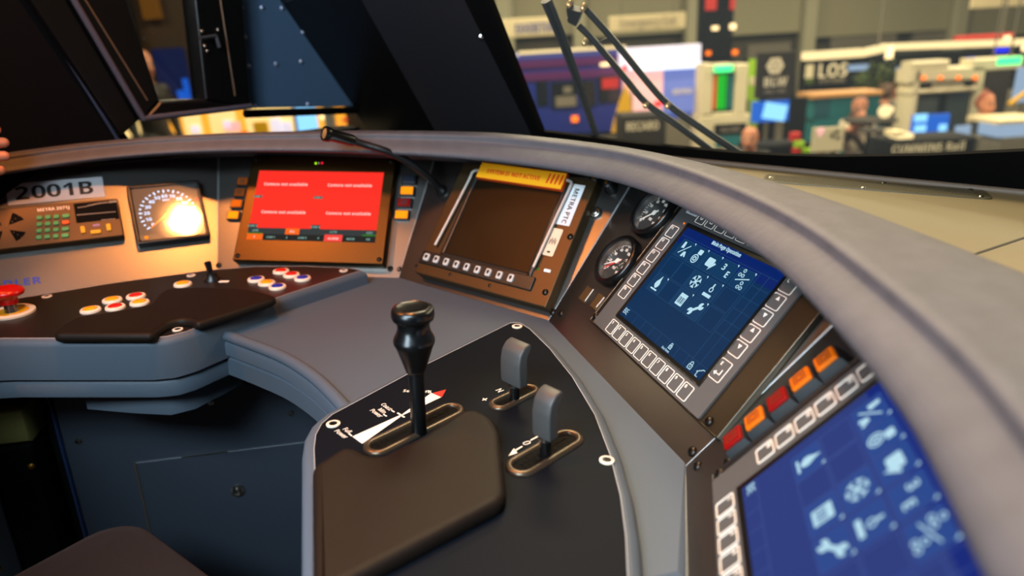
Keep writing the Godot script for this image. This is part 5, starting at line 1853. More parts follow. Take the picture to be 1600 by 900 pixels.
# ---------------------------------------------------------------- below the desk
func knee_space() -> void:
	var e := Vector3(0.974, 0, -0.228).normalized()
	var fr := Transform3D(Basis(e, Vector3.UP, e.cross(Vector3.UP)), Vector3(-0.5, 0, -1.08))
	var s := new_st()
	slab(s, loop_of([-0.56, 0.0, 0.62, 0.0, 0.62, 0.675, -0.56, 0.675]), -0.02, 0.0, 0.0, fr)
	struct("wall_knee", s, M.wall_black)
	# navy lining panel with a hatch
	var e0 := lp(fr, 92, 630)
	var e1 := lp(fr, 128, 800)
	var x0 := (e0.x + e1.x) / 2
	var t := thing("lining_panel", "dark navy lining panel under the desk with small screws and a locked hatch", "panel", sub(fr, x0, 0.0))
	s = new_st()
	slab(s, loop_of([0.0, 0.02, 0.9, 0.02, 0.9, 0.672, 0.0, 0.672]), 0.0, 0.012, 0.003)
	obj("sheet", s, M.wall_navy, t)
	s = new_st()
	bx(s, Vector3(-0.003, 0.35, 0.008), Vector3(0.006, 0.66, 0.016), 0.002)
	obj("edge_strip", s, mat("strip_blue", Color(0.12, 0.19, 0.33), 0.4), t)
	var o := 0.012
	var h := [lp(fr, 211, 721, o), lp(fr, 226, 792, o), lp(fr, 462, 690, o)]
	var hx: float = (h[0].x + h[1].x) / 2 - x0
	var hy: float = h[0].y
	var hw: float = h[2].x - h[0].x + 0.05
	s = new_st()
	slab(s, loop_of([hx, 0.06, hx + hw, 0.06, hx + hw, hy, hx, hy]), o - 0.002, o + 0.004, 0.002)
	var ht := obj("hatch", s, M.wall_navy, t)
	s = new_st()
	bx(s, Vector3(hx + 0.001, (hy + 0.06) / 2, o + 0.004), Vector3(0.003, hy - 0.06, 0.003))
	obj("hinge_edge", s, mat("hinge_bronze", Color(0.40, 0.33, 0.27), 0.35, 0.6), ht)
	s = new_st()
	bx(s, Vector3(hx + hw * 0.36, hy, o + 0.0045), Vector3(hw * 0.24, 0.0022, 0.002))
	obj("top_edge", s, M.steel, ht)
	var lk := lp(fr, 372, 764, o) - Vector2(x0, 0)
	s = new_st()
	lathe(s, [Vector2(0.013, 0.0), Vector2(0.0125, 0.003), Vector2(0.009, 0.004), Vector2(0.008, 0.002), Vector2(0, 0.002)], 20, spot(lk.x, lk.y, o + 0.004))
	bx(s, Vector3(lk.x, lk.y, o + 0.0075), Vector3(0.004, 0.012, 0.004), 0.001)
	obj("lock", s, M.steel, ht)
	for p in [[165, 629], [123, 689], [455, 645], [330, 628]]:
		var q := lp(fr, p[0], p[1], o) - Vector2(x0, 0)
		s = new_st()
		lathe(s, [Vector2(0.0055, 0.0), Vector2(0.005, 0.003), Vector2(0.0, 0.0045)], 10, spot(q.x, q.y, o))
		obj("screw", s, M.steel, t)
	# side cabinet left of it, standing forward
	t = thing("side_cabinet", "black cabinet left of the navy lining panel, with an olive upper shelf", "cabinet", fr)
	var cx := x0 - 0.012
	s = new_st()
	bx(s, Vector3(cx - 0.11, 0.29, 0.03), Vector3(0.20, 0.58, 0.06), 0.004)
	obj("body", s, M.rubber, t)
	s = new_st()
	bx(s, Vector3(cx - 0.14, 0.30, 0.063), Vector3(0.13, 0.52, 0.006), 0.002)
	obj("door", s, mat("door_navy", Color(0.05, 0.065, 0.09), 0.4), t)
	s = new_st()
	bx(s, Vector3(cx - 0.11, 0.615, 0.03), Vector3(0.20, 0.06, 0.06), 0.003)
	obj("olive_shelf", s, mat("olive", Color(0.36, 0.34, 0.16), 0.6), t)
	for p in [[-0.02, 0.54], [-0.085, 0.545], [-0.11, 0.35]]:
		s = new_st()
		lathe(s, [Vector2(0.006, 0.0), Vector2(0.0045, 0.003), Vector2(0, 0.004)], 10, spot(cx + p[0], p[1], 0.061 if p[0] > -0.05 else 0.0665))
		obj("screw", s, M.brass, t)

func seat() -> void:
	var T := Transform3D(Basis(RT, Vector3.UP, -FW), tw(0.13, -0.77, 0.0))
	var t := thing("driver_chair", "brown-black fabric driver's seat with piped cushion in the lower left corner", "chair", T)
	var s := new_st()
	var L := rrect(0.50, 0.50, 0.07, 6)
	var U := Transform3D(Basis(Vector3(1, 0, 0), Vector3(0, 0, -1), Vector3(0, 1, 0)), Vector3(0, 0, 0))
	sweep(s, L, [Vector2(0.03, 0.40), Vector2(0.004, 0.415), Vector2(0, 0.44), Vector2(0, 0.475), Vector2(0.010, 0.492), Vector2(0.03, 0.50), Vector2(0.07, 0.505)], true, true, U)
	obj("cushion", s, M.fabric_brown, t)
	s = new_st()
	tube(s, smooth3([Vector3(-0.22, 0.500, 0.17), Vector3(-0.10, 0.5045, 0.165), Vector3(0.08, 0.5045, 0.165), Vector3(0.18, 0.500, 0.17)], 4), 0.0025, -1.0, 8)
	tube(s, smooth3([Vector3(-0.05, 0.506, -0.17), Vector3(-0.055, 0.506, 0.0), Vector3(-0.06, 0.505, 0.2)], 4), 0.0025, -1.0, 8)
	obj("piping", s, M.piping, t)
	s = new_st()
	sweep(s, rrect(0.46, 0.66, 0.09, 6, 0.0, 0.86), [Vector2(0.05, 0.245), Vector2(0.015, 0.255), Vector2(0, 0.28), Vector2(0, 0.32), Vector2(0.015, 0.345), Vector2(0.05, 0.355), Vector2(0.09, 0.35)], true, true, Transform3D(Basis(Vector3.RIGHT, 0.12), Vector3(0, 0.05, -0.06)))
	obj("backrest", s, M.fabric_brown, t)
	s = new_st()
	bx(s, Vector3(0, 0.37, 0.02), Vector3(0.40, 0.06, 0.38), 0.01)
	lathe(s, [Vector2(0.18, 0.0), Vector2(0.18, 0.02), Vector2(0.06, 0.05), Vector2(0.05, 0.35), Vector2(0.0, 0.35)], 24, Transform3D(Basis(Vector3.RIGHT, -PI / 2), Vector3.ZERO))
	obj("pedestal", s, M.rubber, t)
	s = new_st()
	bx(s, Vector3(0, 0.55, 0.27), Vector3(0.06, 0.35, 0.04), 0.01)
	obj("hinge", s, M.rubber, t)

# ---------------------------------------------------------------- people: one skin round tapered bones
# bones: [a, b, ra, rb, colour]
func body(bones: Array, cell: float, blend: float) -> ArrayMesh:
	var cells := {}
	var val := {}
	var lo := Vector3(1e9, 1e9, 1e9)
	for q in bones: lo = lo.min((q[0] as Vector3).min(q[1]) - Vector3.ONE * (maxf(q[2], q[3]) + blend + cell * 2))
	var field := func(p: Vector3) -> float:
		var acc := 0.0
		for q in bones:
			var a: Vector3 = q[0]
			var ab: Vector3 = q[1] - a
			var t := clampf((p - a).dot(ab) / maxf(ab.length_squared(), 1e-9), 0.0, 1.0)
			var d := p.distance_to(a + ab * t) - lerpf(q[2], q[3], t)
			if d < blend * 3.0: acc += exp(-d / blend * 2.5)
		return 1e3 if acc <= 0.0 else -log(acc) * blend / 2.5
	for q in bones:
		var r := maxf(q[2], q[3]) + blend * 0.5 + cell * 1.5
		var a := ((q[0] as Vector3).min(q[1]) - Vector3.ONE * r - lo) / cell
		var b := ((q[0] as Vector3).max(q[1]) + Vector3.ONE * r - lo) / cell
		for x in range(int(a.x), int(b.x) + 1):
			for y in range(int(a.y), int(b.y) + 1):
				for z in range(int(a.z), int(b.z) + 1):
					var k := Vector3i(x, y, z)
					if cells.has(k): continue
					var p := lo + Vector3(x, y, z) * cell
					var ab: Vector3 = q[1] - q[0]
					var t := clampf((p - q[0]).dot(ab) / maxf(ab.length_squared(), 1e-9), 0.0, 1.0)
					if p.distance_to(q[0] + ab * t) < lerpf(q[2], q[3], t) + blend + cell * 2.0: cells[k] = true
	var at := func(k: Vector3i) -> float:
		if not val.has(k): val[k] = field.call(lo + Vector3(k) * cell)
		return val[k]
	var vid := {}
	var pts := PackedVector3Array()
	var cor := [Vector3i(0, 0, 0), Vector3i(1, 0, 0), Vector3i(0, 1, 0), Vector3i(1, 1, 0), Vector3i(0, 0, 1), Vector3i(1, 0, 1), Vector3i(0, 1, 1), Vector3i(1, 1, 1)]
	var edges := [[0, 1], [2, 3], [4, 5], [6, 7], [0, 2], [1, 3], [4, 6], [5, 7], [0, 4], [1, 5], [2, 6], [3, 7]]
	for k in cells:
		var v := []
		var neg := 0
		for c in cor:
			var f: float = at.call(k + c)
			v.append(f)
			if f < 0.0: neg += 1
		if neg == 0 or neg == 8: continue
		var sum := Vector3.ZERO
		var n := 0
		for e in edges:
			if (v[e[0]] < 0.0) != (v[e[1]] < 0.0):
				sum += Vector3(cor[e[0]]).lerp(Vector3(cor[e[1]]), v[e[0]] / (v[e[0]] - v[e[1]]))
				n += 1
		vid[k] = pts.size()
		pts.append(lo + (Vector3(k) + sum / n) * cell)
	var idx := PackedInt32Array()
	var ax := [Vector3i(1, 0, 0), Vector3i(0, 1, 0), Vector3i(0, 0, 1)]
	for k in vid:
		for i in 3:
			var u: Vector3i = ax[(i + 1) % 3]
			var w: Vector3i = ax[(i + 2) % 3]
			var f0: float = at.call(k)
			var f1: float = at.call(k + ax[i])
			if (f0 < 0.0) == (f1 < 0.0): continue
			if not (vid.has(k - u) and vid.has(k - w) and vid.has(k - u - w)): continue
			var q := [vid[k], vid[k - u], vid[k - u - w], vid[k - w]]
			if f0 < 0.0: q.reverse()
			idx.append_array(PackedInt32Array([q[0], q[1], q[2], q[0], q[2], q[3]]))
	var nrm := PackedVector3Array()
	var col := PackedColorArray()
	for p in pts:
		var e := cell * 0.5
		var g := Vector3(field.call(p + Vector3(e, 0, 0)) - field.call(p - Vector3(e, 0, 0)), field.call(p + Vector3(0, e, 0)) - field.call(p - Vector3(0, e, 0)), field.call(p + Vector3(0, 0, e)) - field.call(p - Vector3(0, 0, e)))
		nrm.append(g.normalized())
		var best := 1e9
		var bc := Color.WHITE
		for q in bones:
			var ab: Vector3 = q[1] - q[0]
			var t := clampf((p - q[0]).dot(ab) / maxf(ab.length_squared(), 1e-9), 0.0, 1.0)
			var d := p.distance_to(q[0] + ab * t) - lerpf(q[2], q[3], t)
			if d < best:
				best = d
				bc = q[4]
		col.append(bc.srgb_to_linear())
	var arr := []
	arr.resize(Mesh.ARRAY_MAX)
	arr[Mesh.ARRAY_VERTEX] = pts
	arr[Mesh.ARRAY_NORMAL] = nrm
	arr[Mesh.ARRAY_COLOR] = col
	arr[Mesh.ARRAY_INDEX] = idx
	var m := ArrayMesh.new()
	m.add_surface_from_arrays(Mesh.PRIMITIVE_TRIANGLES, arr)
	return m

const SKIN := Color(0.78, 0.52, 0.40)

func figure_bones(shirt: Color, legs: Color, hair: Color, pose: String) -> Array:
	var B := []
	var hip := Vector3(0, 0.93, 0)
	var chest := Vector3(0, 1.32, 0.0)
	var neck := Vector3(0, 1.47, 0.0)
	var head := Vector3(0, 1.63, 0.02)
	var lean := Vector3.ZERO
	if pose == "lean": lean = Vector3(0, -0.10, 0.30)
	chest += lean * 0.6
	neck += lean
	head += lean * 1.3
	for s in [-1.0, 1.0]:
		var h := hip + Vector3(s * 0.09, -0.03, 0)
		var k := Vector3(s * 0.10, 0.50, 0.02)
		var a := Vector3(s * 0.11, 0.085, -0.02)
		B.append([h, k, 0.088, 0.058, legs])
		B.append([k, a, 0.056, 0.042, legs])
		B.append([a + Vector3(0, -0.04, -0.01), a + Vector3(s * 0.02, -0.045, 0.15), 0.043, 0.034, Color(0.05, 0.04, 0.04)])
		var sh := neck + Vector3(s * 0.17, -0.07, 0)
		var el := sh + Vector3(s * 0.06, -0.29, -0.01)
		var wr := el + Vector3(-s * 0.01, -0.24, 0.08)
		if pose == "talk" and s > 0: wr = el + Vector3(-0.05, 0.10, 0.22)
		if pose == "lean": 
			el = sh + Vector3(s * 0.04, -0.22, 0.16)
			wr = el + Vector3(-s * 0.03, -0.14, 0.20)
		B.append([sh, el, 0.052, 0.042, shirt])
		B.append([el, wr, 0.040, 0.030, shirt])
		var d := (wr - el).normalized()
		B.append([wr, wr + d * 0.085, 0.027, 0.036, SKIN])
		for f in 4: B.append([wr + d * 0.08 + Vector3((f - 1.5) * 0.016, 0, 0), wr + d * (0.15 - absf(f - 1.3) * 0.012) + Vector3((f - 1.5) * 0.019, 0, 0.012), 0.010, 0.008, SKIN])
		B.append([wr + d * 0.03 + Vector3(-s * 0.02, 0, 0.01), wr + d * 0.09 + Vector3(-s * 0.045, 0, 0.03), 0.011, 0.009, SKIN])
		B.append([neck + Vector3(0, -0.06, 0), sh, 0.07, 0.058, shirt])
	B.append([hip + Vector3(-0.06, 0, 0), hip + Vector3(0.06, 0, 0), 0.115, 0.115, legs])
	B.append([hip + Vector3(0, 0.12, 0), chest, 0.125, 0.145, shirt])
	B.append([chest + Vector3(-0.06, 0, 0), chest + Vector3(0.06, 0, 0), 0.12, 0.12, shirt])
	B.append([neck + Vector3(0, -0.04, 0), head + Vector3(0, -0.06, 0), 0.055, 0.052, SKIN])
	B.append([head + Vector3(0, -0.035, 0.025), head + Vector3(0, 0.05, 0.0), 0.072, 0.088, SKIN])
	B.append([head + Vector3(0, -0.095, 0.065), head + Vector3(0, -0.07, 0.05), 0.03, 0.05, SKIN])
	B.append([head + Vector3(0, -0.0, 0.103), head + Vector3(0, -0.038, 0.118), 0.010, 0.016, SKIN])
	for s in [-1.0, 1.0]:
		B.append([head + Vector3(s * 0.083, 0.015, -0.005), head + Vector3(s * 0.083, -0.035, 0.0), 0.016, 0.011, SKIN])
		B.append([head + Vector3(s * 0.033, 0.012, 0.094), head + Vector3(s * 0.033, 0.012, 0.097), 0.010, 0.010, Color(0.15, 0.1, 0.08)])
	B.append([head + Vector3(-0.018, -0.070, 0.100), head + Vector3(0.018, -0.070, 0.100), 0.008, 0.008, Color(0.6, 0.3, 0.27)])
	if hair.a > 0.5:
		B.append([head + Vector3(0, 0.065, -0.015), head + Vector3(0, 0.01, -0.045), 0.088, 0.082, hair])
	return B

func person(label: String, at: Transform3D, shirt: Color, legs: Color, hair: Color, pose: String, group := "") -> void:
	var m := body(figure_bones(shirt, legs, hair, pose), 0.022, 0.03)
	var o := mesh_node("person", m, M.skin_vertex, null, at)
	metas(o, label, "person", group)

func cab_person() -> void:
	# stands by the left wall out of the picture; only the fingertips of one hand come into view
	var navy := Color(0.10, 0.12, 0.18)
	var tip := on(27, 231, RT * -1.335, RT)
	var base := tw(0.0, -1.205, 0.0)
	var B := figure_bones(navy, Color(0.08, 0.08, 0.09), Color(0.2, 0.15, 0.1), "stand")
	var T := Transform3D(Basis(-RT, Vector3.UP, FW), base)
	var inv := T.affine_inverse()
	var out := []
	# drop the right arm (positive side = left wall side) and build it anew, reaching forward to the hood
	var sh := Vector3(0.17, 1.40, 0.0)
	for q in B:
		var mid: Vector3 = (q[0] + q[1]) / 2
		if mid.x > 0.14 and mid.y > 0.7 and mid.y < 1.42 and q[4] != Color(0.08, 0.08, 0.09): continue
		out.append(q)
	out.append([Vector3(0, 1.41, 0), sh, 0.07, 0.058, navy])
	var tl := inv * tip
	var wr := tl + Vector3(0.0, 0.0, -0.17)
	var el := (sh + wr) / 2 + Vector3(0.0, -0.08, 0.0)
	out.append([sh, el, 0.052, 0.042, navy])
	out.append([el, wr, 0.040, 0.030, navy])
	out.append([wr, wr + Vector3(0, 0, 0.05), 0.028, 0.032, SKIN])
	var o := mesh_node("person", body(out, 0.022, 0.03), M.skin_vertex, null, T)
	metas(o, "person in navy by the left cab wall, only fingertips of one hand in view", "person")
	# the hand, finely meshed: palm on edge, four fingers one above another, thumb on top
	var H := []
	var pm := wr + Vector3(0, 0, 0.085)
	for f in 4:
		var yy := 0.034 - f * 0.0205
		H.append([wr + Vector3(0, yy * 0.4, 0.0), pm + Vector3(0, yy, 0.005), 0.017, 0.0125, SKIN])
		var k1 := pm + Vector3(0, yy, 0.008)
		var ln: float = [0.028, 0.032, 0.030, 0.023][f]
		var k2 := k1 + Vector3(-0.006, 0.001 - f * 0.001, ln)
		var k3 := k2 + Vector3(-0.010, -0.001, ln * 0.7)
		H.append([k1, k2, 0.0105, 0.0095, SKIN])
		H.append([k2, k3, 0.0095, 0.0082, SKIN])
	H.append([wr + Vector3(0, 0.02, 0.02), wr + Vector3(-0.018, 0.05, 0.055), 0.014, 0.0115, SKIN])
	H.append([wr + Vector3(-0.018, 0.05, 0.055), wr + Vector3(-0.028, 0.058, 0.09), 0.011, 0.009, SKIN])
	var hm := body(H, 0.0034, 0.004)
	mesh_node("hand", hm, M.skin_vertex, o)

# ---------------------------------------------------------------- outside: the wiper
func wiper() -> void:
	var fr := Transform3D(WS.basis, WS.origin + WS.basis.z * -0.045)
	var t := thing("wiper", "black pantograph windshield wiper with two parallel arms and a long blade", "wiper", fr)
	var P := func(x: float, y: float, z := 0.0) -> Vector3:
		var p := lp(fr, x, y)
		return Vector3(p.x, p.y, z)
	var s := new_st()
	tube(s, smooth3([P.call(1165, 246), P.call(1095, 200), P.call(1044, 163), P.call(1010, 126), P.call(960, 64), P.call(915, 14)], 4), 0.0066, 0.006, 10)
	obj("arm", s, mat("wiper_black", Color(0.05, 0.048, 0.038), 0.35), t)
	s = new_st()
	tube(s, smooth3([P.call(1118, 240), P.call(1060, 197), P.call(1011, 162), P.call(975, 120), P.call(930, 66), P.call(904, 40)], 4), 0.0066, 0.006, 10)
	obj("arm", s, M.wiper_black, t)
	s = new_st()
	var a: Vector3 = P.call(890, 6)
	var b: Vector3 = P.call(914, 12)
	var c: Vector3 = P.call(905, 34)
	var d: Vector3 = P.call(893, 28)
	hexa(s, [a, b, c, d, a + Vector3(0, 0, 0.014), b + Vector3(0, 0, 0.014), c + Vector3(0, 0, 0.014), d + Vector3(0, 0, 0.014)])
	obj("head_bracket", s, M.wiper_black, t)
	s = new_st()
	tube(s, [P.call(864, -14, 0.026), P.call(890, 52, 0.026), P.call(915, 122, 0.026), P.call(940, 200, 0.026)], 0.0105, 0.0065, 10)
	obj("blade", s, mat("blade_gray", Color(0.06, 0.065, 0.075), 0.4), t)
	s = new_st()
	tube(s, [P.call(868, -14, 0.034), P.call(893, 52, 0.034), P.call(918, 122, 0.034), P.call(942, 198, 0.034)], 0.003, 0.0025, 6)
	obj("rubber_lip", s, M.rubber, t)
	s = new_st()
	tube(s, [P.call(937, 66), P.call(958, 55)], 0.0018, -1.0, 6)
	obj("cross_tie", s, M.wiper_black, t)
	for e in [[892, 4], [914, 9], [893, 26], [1011, 161], [1045, 162], [916, 64]]:
		s = new_st()
		var p: Vector3 = P.call(e[0], e[1])
		lathe(s, [Vector2(0.0058, 0.0), Vector2(0.005, 0.010), Vector2(0.003, 0.0125), Vector2(0, 0.013)], 12, spot(p.x, p.y, 0.0))
		obj("bolt", s, mat("bolt_brass", Color(0.85, 0.72, 0.5), 0.25, 0.8) if not M.has("bolt_brass") else M.bolt_brass, t)

# ---------------------------------------------------------------- the exhibition hall
var HB: Basis
const HFLOOR := -1.5

func hf(d: float) -> Transform3D:           # hall frame facing the train at distance d
	return Transform3D(HB, Vector3(0, 0, -d))

func hall_setup() -> void:
	HB = Basis(Vector3(0, 0, 1), deg_to_rad(3.2))
	mat("hall_wall", Color(0.60, 0.585, 0.48), 0.8)
	mat("hall_dark", Color(0.27, 0.25, 0.20), 0.8)
	mat("hall_column", Color(0.66, 0.65, 0.55), 0.7)
	mat("hall_white", Color(0.86, 0.82, 0.70), 0.6)
	mat("hall_paper", Color(0.90, 0.84, 0.68), 0.6)
	mat("hall_black", Color(0.055, 0.053, 0.05), 0.7, 0.0, 0.3)
	mat("hall_charcoal", Color(0.19, 0.175, 0.16), 0.7, 0.0, 0.3)
	mat("hall_gray", Color(0.45, 0.43, 0.38), 0.6)
	mat("hall_wood", Color(0.75, 0.55, 0.32), 0.5)
	mat("hall_teal", Color(0.04, 0.42, 0.46), 0.6)
	mat("hall_lime", Color(0.58, 0.78, 0.08), 0.6)
	mat("hall_yellow", Color(0.88, 0.68, 0.05), 0.6)
	mat("hall_red", Color(0.75, 0.13, 0.10), 0.6)
	mat("hall_blue", Color(0.10, 0.16, 0.52), 0.4)
	mat("hall_purple", Color(0.32, 0.11, 0.36), 0.4)
	mat("hall_glass", Color(0.10, 0.11, 0.12), 0.15)
	mat("hall_orange", Color(0.9, 0.45, 0.1), 0.6)
	mat("hall_leaf", Color(0.26, 0.33, 0.10), 0.7)
	mat("print_white", Color(0.92, 0.88, 0.78), 0.6)
	mat("print_gray", Color(0.55, 0.52, 0.47), 0.6)
	mat("print_blue", Color(0.15, 0.24, 0.6), 0.6)
	glow("light_strip", Color(1.0, 0.88, 0.62), 1.4)
	glow("light_white", Color(0.95, 0.97, 1.0), 1.6)
	glow("light_green", Color(0.25, 1.0, 0.55), 2.0)
	glow("light_green_deep", Color(0.05, 0.8, 0.12), 1.0)
	glow("screen_bright", Color(0.55, 0.82, 1.0), 1.4)
	glow("screen_mid", Color(0.12, 0.42, 0.85), 0.9)
	glow("screen_pale", Color(0.65, 0.75, 0.85), 0.8)
	glow("wall_pale", Color(0.84, 0.82, 0.92), 0.85, Color(0.8, 0.78, 0.82))  # booth wall brightness, here and below, put into an even glow
	glow("wall_pink", Color(0.98, 0.74, 0.72), 0.75, Color(0.8, 0.6, 0.6))
	glow("wall_sky", Color(0.38, 0.46, 0.78), 0.6, Color(0.4, 0.45, 0.7))
	glow("spot_red", Color(1.0, 0.1, 0.05), 2.2)
	glow("spot_orange", Color(1.0, 0.45, 0.05), 2.2)
	glow("spot_warm", Color(1.0, 0.85, 0.6), 2.6)
	glow("wall_cream", Color(1.0, 0.86, 0.55), 0.75, Color(0.9, 0.8, 0.6))
	glow("wall_amber", Color(1.0, 0.70, 0.22), 0.75, Color(0.9, 0.6, 0.2))
	var m := mat("skin_vertex", Color.WHITE, 0.6)
	m.vertex_color_use_as_albedo = true

# a box whose front face covers pixels x0..x1, y0..y1 at distance d; floor = true carries it down to the floor
func hbox(s: SurfaceTool, fr: Transform3D, o: Vector2, x0: float, y0: float, x1: float, y1: float, thick: float, b := 0.0, floor_ := false) -> void:
	var p := [lp(fr, x0, y0), lp(fr, x1, y0), lp(fr, x1, y1), lp(fr, x0, y1)]
	var u0: float = (p[0].x + p[3].x) / 2 - o.x
	var u1: float = (p[1].x + p[2].x) / 2 - o.x
	var v1: float = (p[0].y + p[1].y) / 2 - o.y
	var v0: float = (p[2].y + p[3].y) / 2 - o.y
	if floor_: v0 = floor_v(fr, (u0 + u1) / 2 + o.x) - o.y
	bx(s, Vector3((u0 + u1) / 2, (v0 + v1) / 2, -thick / 2), Vector3(u1 - u0, v1 - v0, thick), b)

func floor_v(fr: Transform3D, u: float) -> float:
	return (HFLOOR - u * HB.x.y) / HB.y.y

func hthing(called: String, label: String, category: String, x: float, y: float, d: float, group := "") -> Array:
	var fr := hf(d)
	var o := lp(fr, x, y)
	return [thing(called, label, category, sub(fr, o.x, o.y), group), fr, o]

func hpart(h: Array, called: String, m: Material, boxes: Array, b := 0.0) -> MeshInstance3D:
	var s := new_st()
	for q in boxes:
		hbox(s, h[1], h[2], q[0], q[1], q[2], q[3], q[4] if q.size() > 4 else 0.1, b, q.size() > 5)
	return obj(called, s, m, h[0], Transform3D(Basis(), Vector3(0, 0, boxes[0][6] if boxes[0].size() > 6 else 0.0)))

func htext(h: Array, t: String, x: float, y: float, hh: float, m: Material, z := 0.004, width_px := 0.0, bold := true) -> void:
	var p: Vector2 = lp(h[1], x, y) - h[2]
	var tm := text_mesh(t, hh, bold, 0.004)
	var k := 1.0
	if width_px > 0.0:
		k = ((lp(h[1], x + width_px / 2, y) - lp(h[1], x - width_px / 2, y)).length()) / tm.get_aabb().size.x
	mesh_node("lettering", tm, m, h[0], Transform3D(Basis.from_scale(Vector3(k, 1, 1)), Vector3(p.x, p.y, z)))

func hall() -> void:
	hall_setup()
	var s := new_st()
	bx(s, Vector3(0, HFLOOR - 0.1, -12), Vector3(60, 0.2, 30), 0.0, Transform3D(Basis(Vector3(0, 0, 1), deg_to_rad(3.2)), Vector3.ZERO))
	struct("floor_hall", s, mat("hall_floor", Color(0.30, 0.28, 0.23), 0.6))
	s = new_st()
	bx(s, Vector3(0, 7.6, -12), Vector3(60, 0.2, 30), 0.0, Transform3D(HB, Vector3.ZERO))
	struct("ceiling_hall", s, mat("hall_ceiling", Color(0.12, 0.12, 0.12), 0.9))
	# far wall: light upper boards between columns, darker lower part
	var fr := hf(24.0)
	s = new_st()
	bx(s, Vector3(0, 3.0, -0.4), Vector3(60, 11, 0.2))
	var wall := struct("wall_far", s, M.hall_dark, null, fr)
	var cols := [790, 905, 1078, 1258, 1488, 1620]
	var vtop := 6.5
	for i in cols.size() - 1:
		var a := lp(fr, cols[i] + 8, 60)
		var b := lp(fr, cols[i + 1] - 8, 48)
		s = new_st()
		bx(s, Vector3((a.x + b.x) / 2, (a.y + vtop) / 2, -0.15), Vector3(b.x - a.x, vtop - a.y, 0.3), 0.02)
		obj("wall_board", s, M.hall_wall, wall)
	for i in cols.size():
		var a := lp(fr, cols[i], 60)
		s = new_st()
		bx(s, Vector3(a.x, 2.0, 0.1), Vector3(0.42 if i > 0 else 0.6, 9.5, 0.6), 0.03)
		obj("wall_column", s, M.hall_column, wall)
	for e in [[1170, 70, 1235, 88], [1300, 58, 1400, 78], [1430, 52, 1480, 70]]:
		var a := lp(fr, e[0], e[1])
		var b := lp(fr, e[2], e[3])
		s = new_st()
		bx(s, Vector3((a.x + b.x) / 2, (a.y + b.y) / 2, -0.2), Vector3(b.x - a.x, a.y - b.y, 0.3))
		obj("wall_recess", s, M.hall_gray, wall)
	for x in [-29.5, 29.5]:
		s = new_st()
		bx(s, Vector3(x, 3.0, -12), Vector3(0.2, 11, 30), 0.0, Transform3D(HB, Vector3.ZERO))
		struct("wall_hall_" + ("left" if x < 0 else "right"), s, M.hall_dark)
	# banners hanging before the far wall
	var h := hthing("banner", "white banner with blue lettering at the upper left corner of the windshield", "banner", 830, 60, 18.0)
	hpart(h, "sheet", M.hall_paper, [[782, 28, 870, 57, 0.05]], 0.01)
	htext(h, "EXHIBITORS", 838, 43.5, 0.22, M.print_blue, 0.01, 66)
	hpart(h, "hanging_cord", M.hall_gray, [[795, -60, 796.5, 28, 0.02], [858, -60, 859.5, 28, 0.02]])
	h = hthing("banner", "long cream banner with faint lettering above the white booth wall", "banner", 1010, 55, 18.0)
	hpart(h, "sheet", M.hall_paper, [[952, 22.5, 1071, 47, 0.05]], 0.01)
	htext(h, "Emergency Exit", 1012, 34.5, 0.2, M.print_gray, 0.01, 88, false)
	hpart(h, "hanging_cord", M.hall_gray, [[970, -60, 971.5, 23, 0.02], [1052, -60, 1053.5, 20, 0.02]])
	h = hthing("banner", "cream banner cut off by the top right corner", "banner", 1560, 10, 18.0)
	hpart(h, "sheet", M.hall_paper, [[1521, -40, 1640, 10, 0.05]], 0.01)
	# the bus
	h = hthing("bus", "blue and purple bus parked behind the wiper blade", "bus", 900, 150, 13.0)
	hpart(h, "body", M.hall_blue, [[795, 80, 985, 215, 2.2]], 0.08)
	hpart(h, "purple_band", M.hall_purple, [[796, 91, 984, 104, 0.06, 0, 0.03]].map(func(q): return q.slice(0, 5)), 0.01).position.z = 0.03
	hpart(h, "purple_band", M.hall_purple, [[796, 110, 984, 124, 0.06]], 0.01).position.z = 0.03
	for e in [[838, 128, 856, 165], [861, 128, 902, 168], [908, 126, 930, 166], [934, 118, 968, 160]]:
		hpart(h, "window", M.hall_glass, [[e[0], e[1], e[2], e[3], 0.06]], 0.01).position.z = 0.04
	hpart(h, "roof_edge", M.light_strip, [[810, 76, 978, 80, 0.3]], 0.02)  # brightness of the edge put into a glow
	hpart(h, "interior_panel", M.hall_red, [[940, 122, 966, 138, 0.06]]).position.z = 0.06
	hpart(h, "interior_panel", M.hall_gray, [[868, 150, 900, 166, 0.06], [880, 135, 893, 145, 0.06]]).position.z = 0.06
	hpart(h, "marker_lamp", M.spot_orange, [[893, 181, 903, 190, 0.1]], 0.03).position.z = 0.08
	hpart(h, "marker_lamp", M.spot_warm, [[938, 98, 952, 103, 0.1]], 0.02).position.z = 0.08
	for x in [840.0, 945.0]:
		var p := lp(h[1], x, 215.0)
		s = new_st()
		var fl := floor_v(h[1], p.x)
		lathe(s, [Vector2(0.0, -0.15), Vector2(0.42, -0.15), Vector2(0.45, -0.1), Vector2(0.45, 0.1), Vector2(0.42, 0.15), Vector2(0.25, 0.16), Vector2(0, 0.13)], 24, Transform3D(Basis(), Vector3(p.x - h[2].x, fl + 0.45 - h[2].y, -0.1)))
		obj("wheel", s, M.rubber, h[0])
	# booth with the glowing back wall
	h = hthing("booth_wall", "white and pink glowing booth wall with bright light bar behind the wiper arms", "booth", 1040, 180, 12.0)
	hpart(h, "pale_wall", M.wall_pale, [[968, 72, 1095, 103, 0.15]], 0.01)
	hpart(h, "pink_wall", M.wall_pink, [[975, 103, 1036, 176, 0.15]], 0.01)
	hpart(h, "sky_wall", M.wall_sky, [[1036, 103, 1094, 185, 0.15]], 0.01)
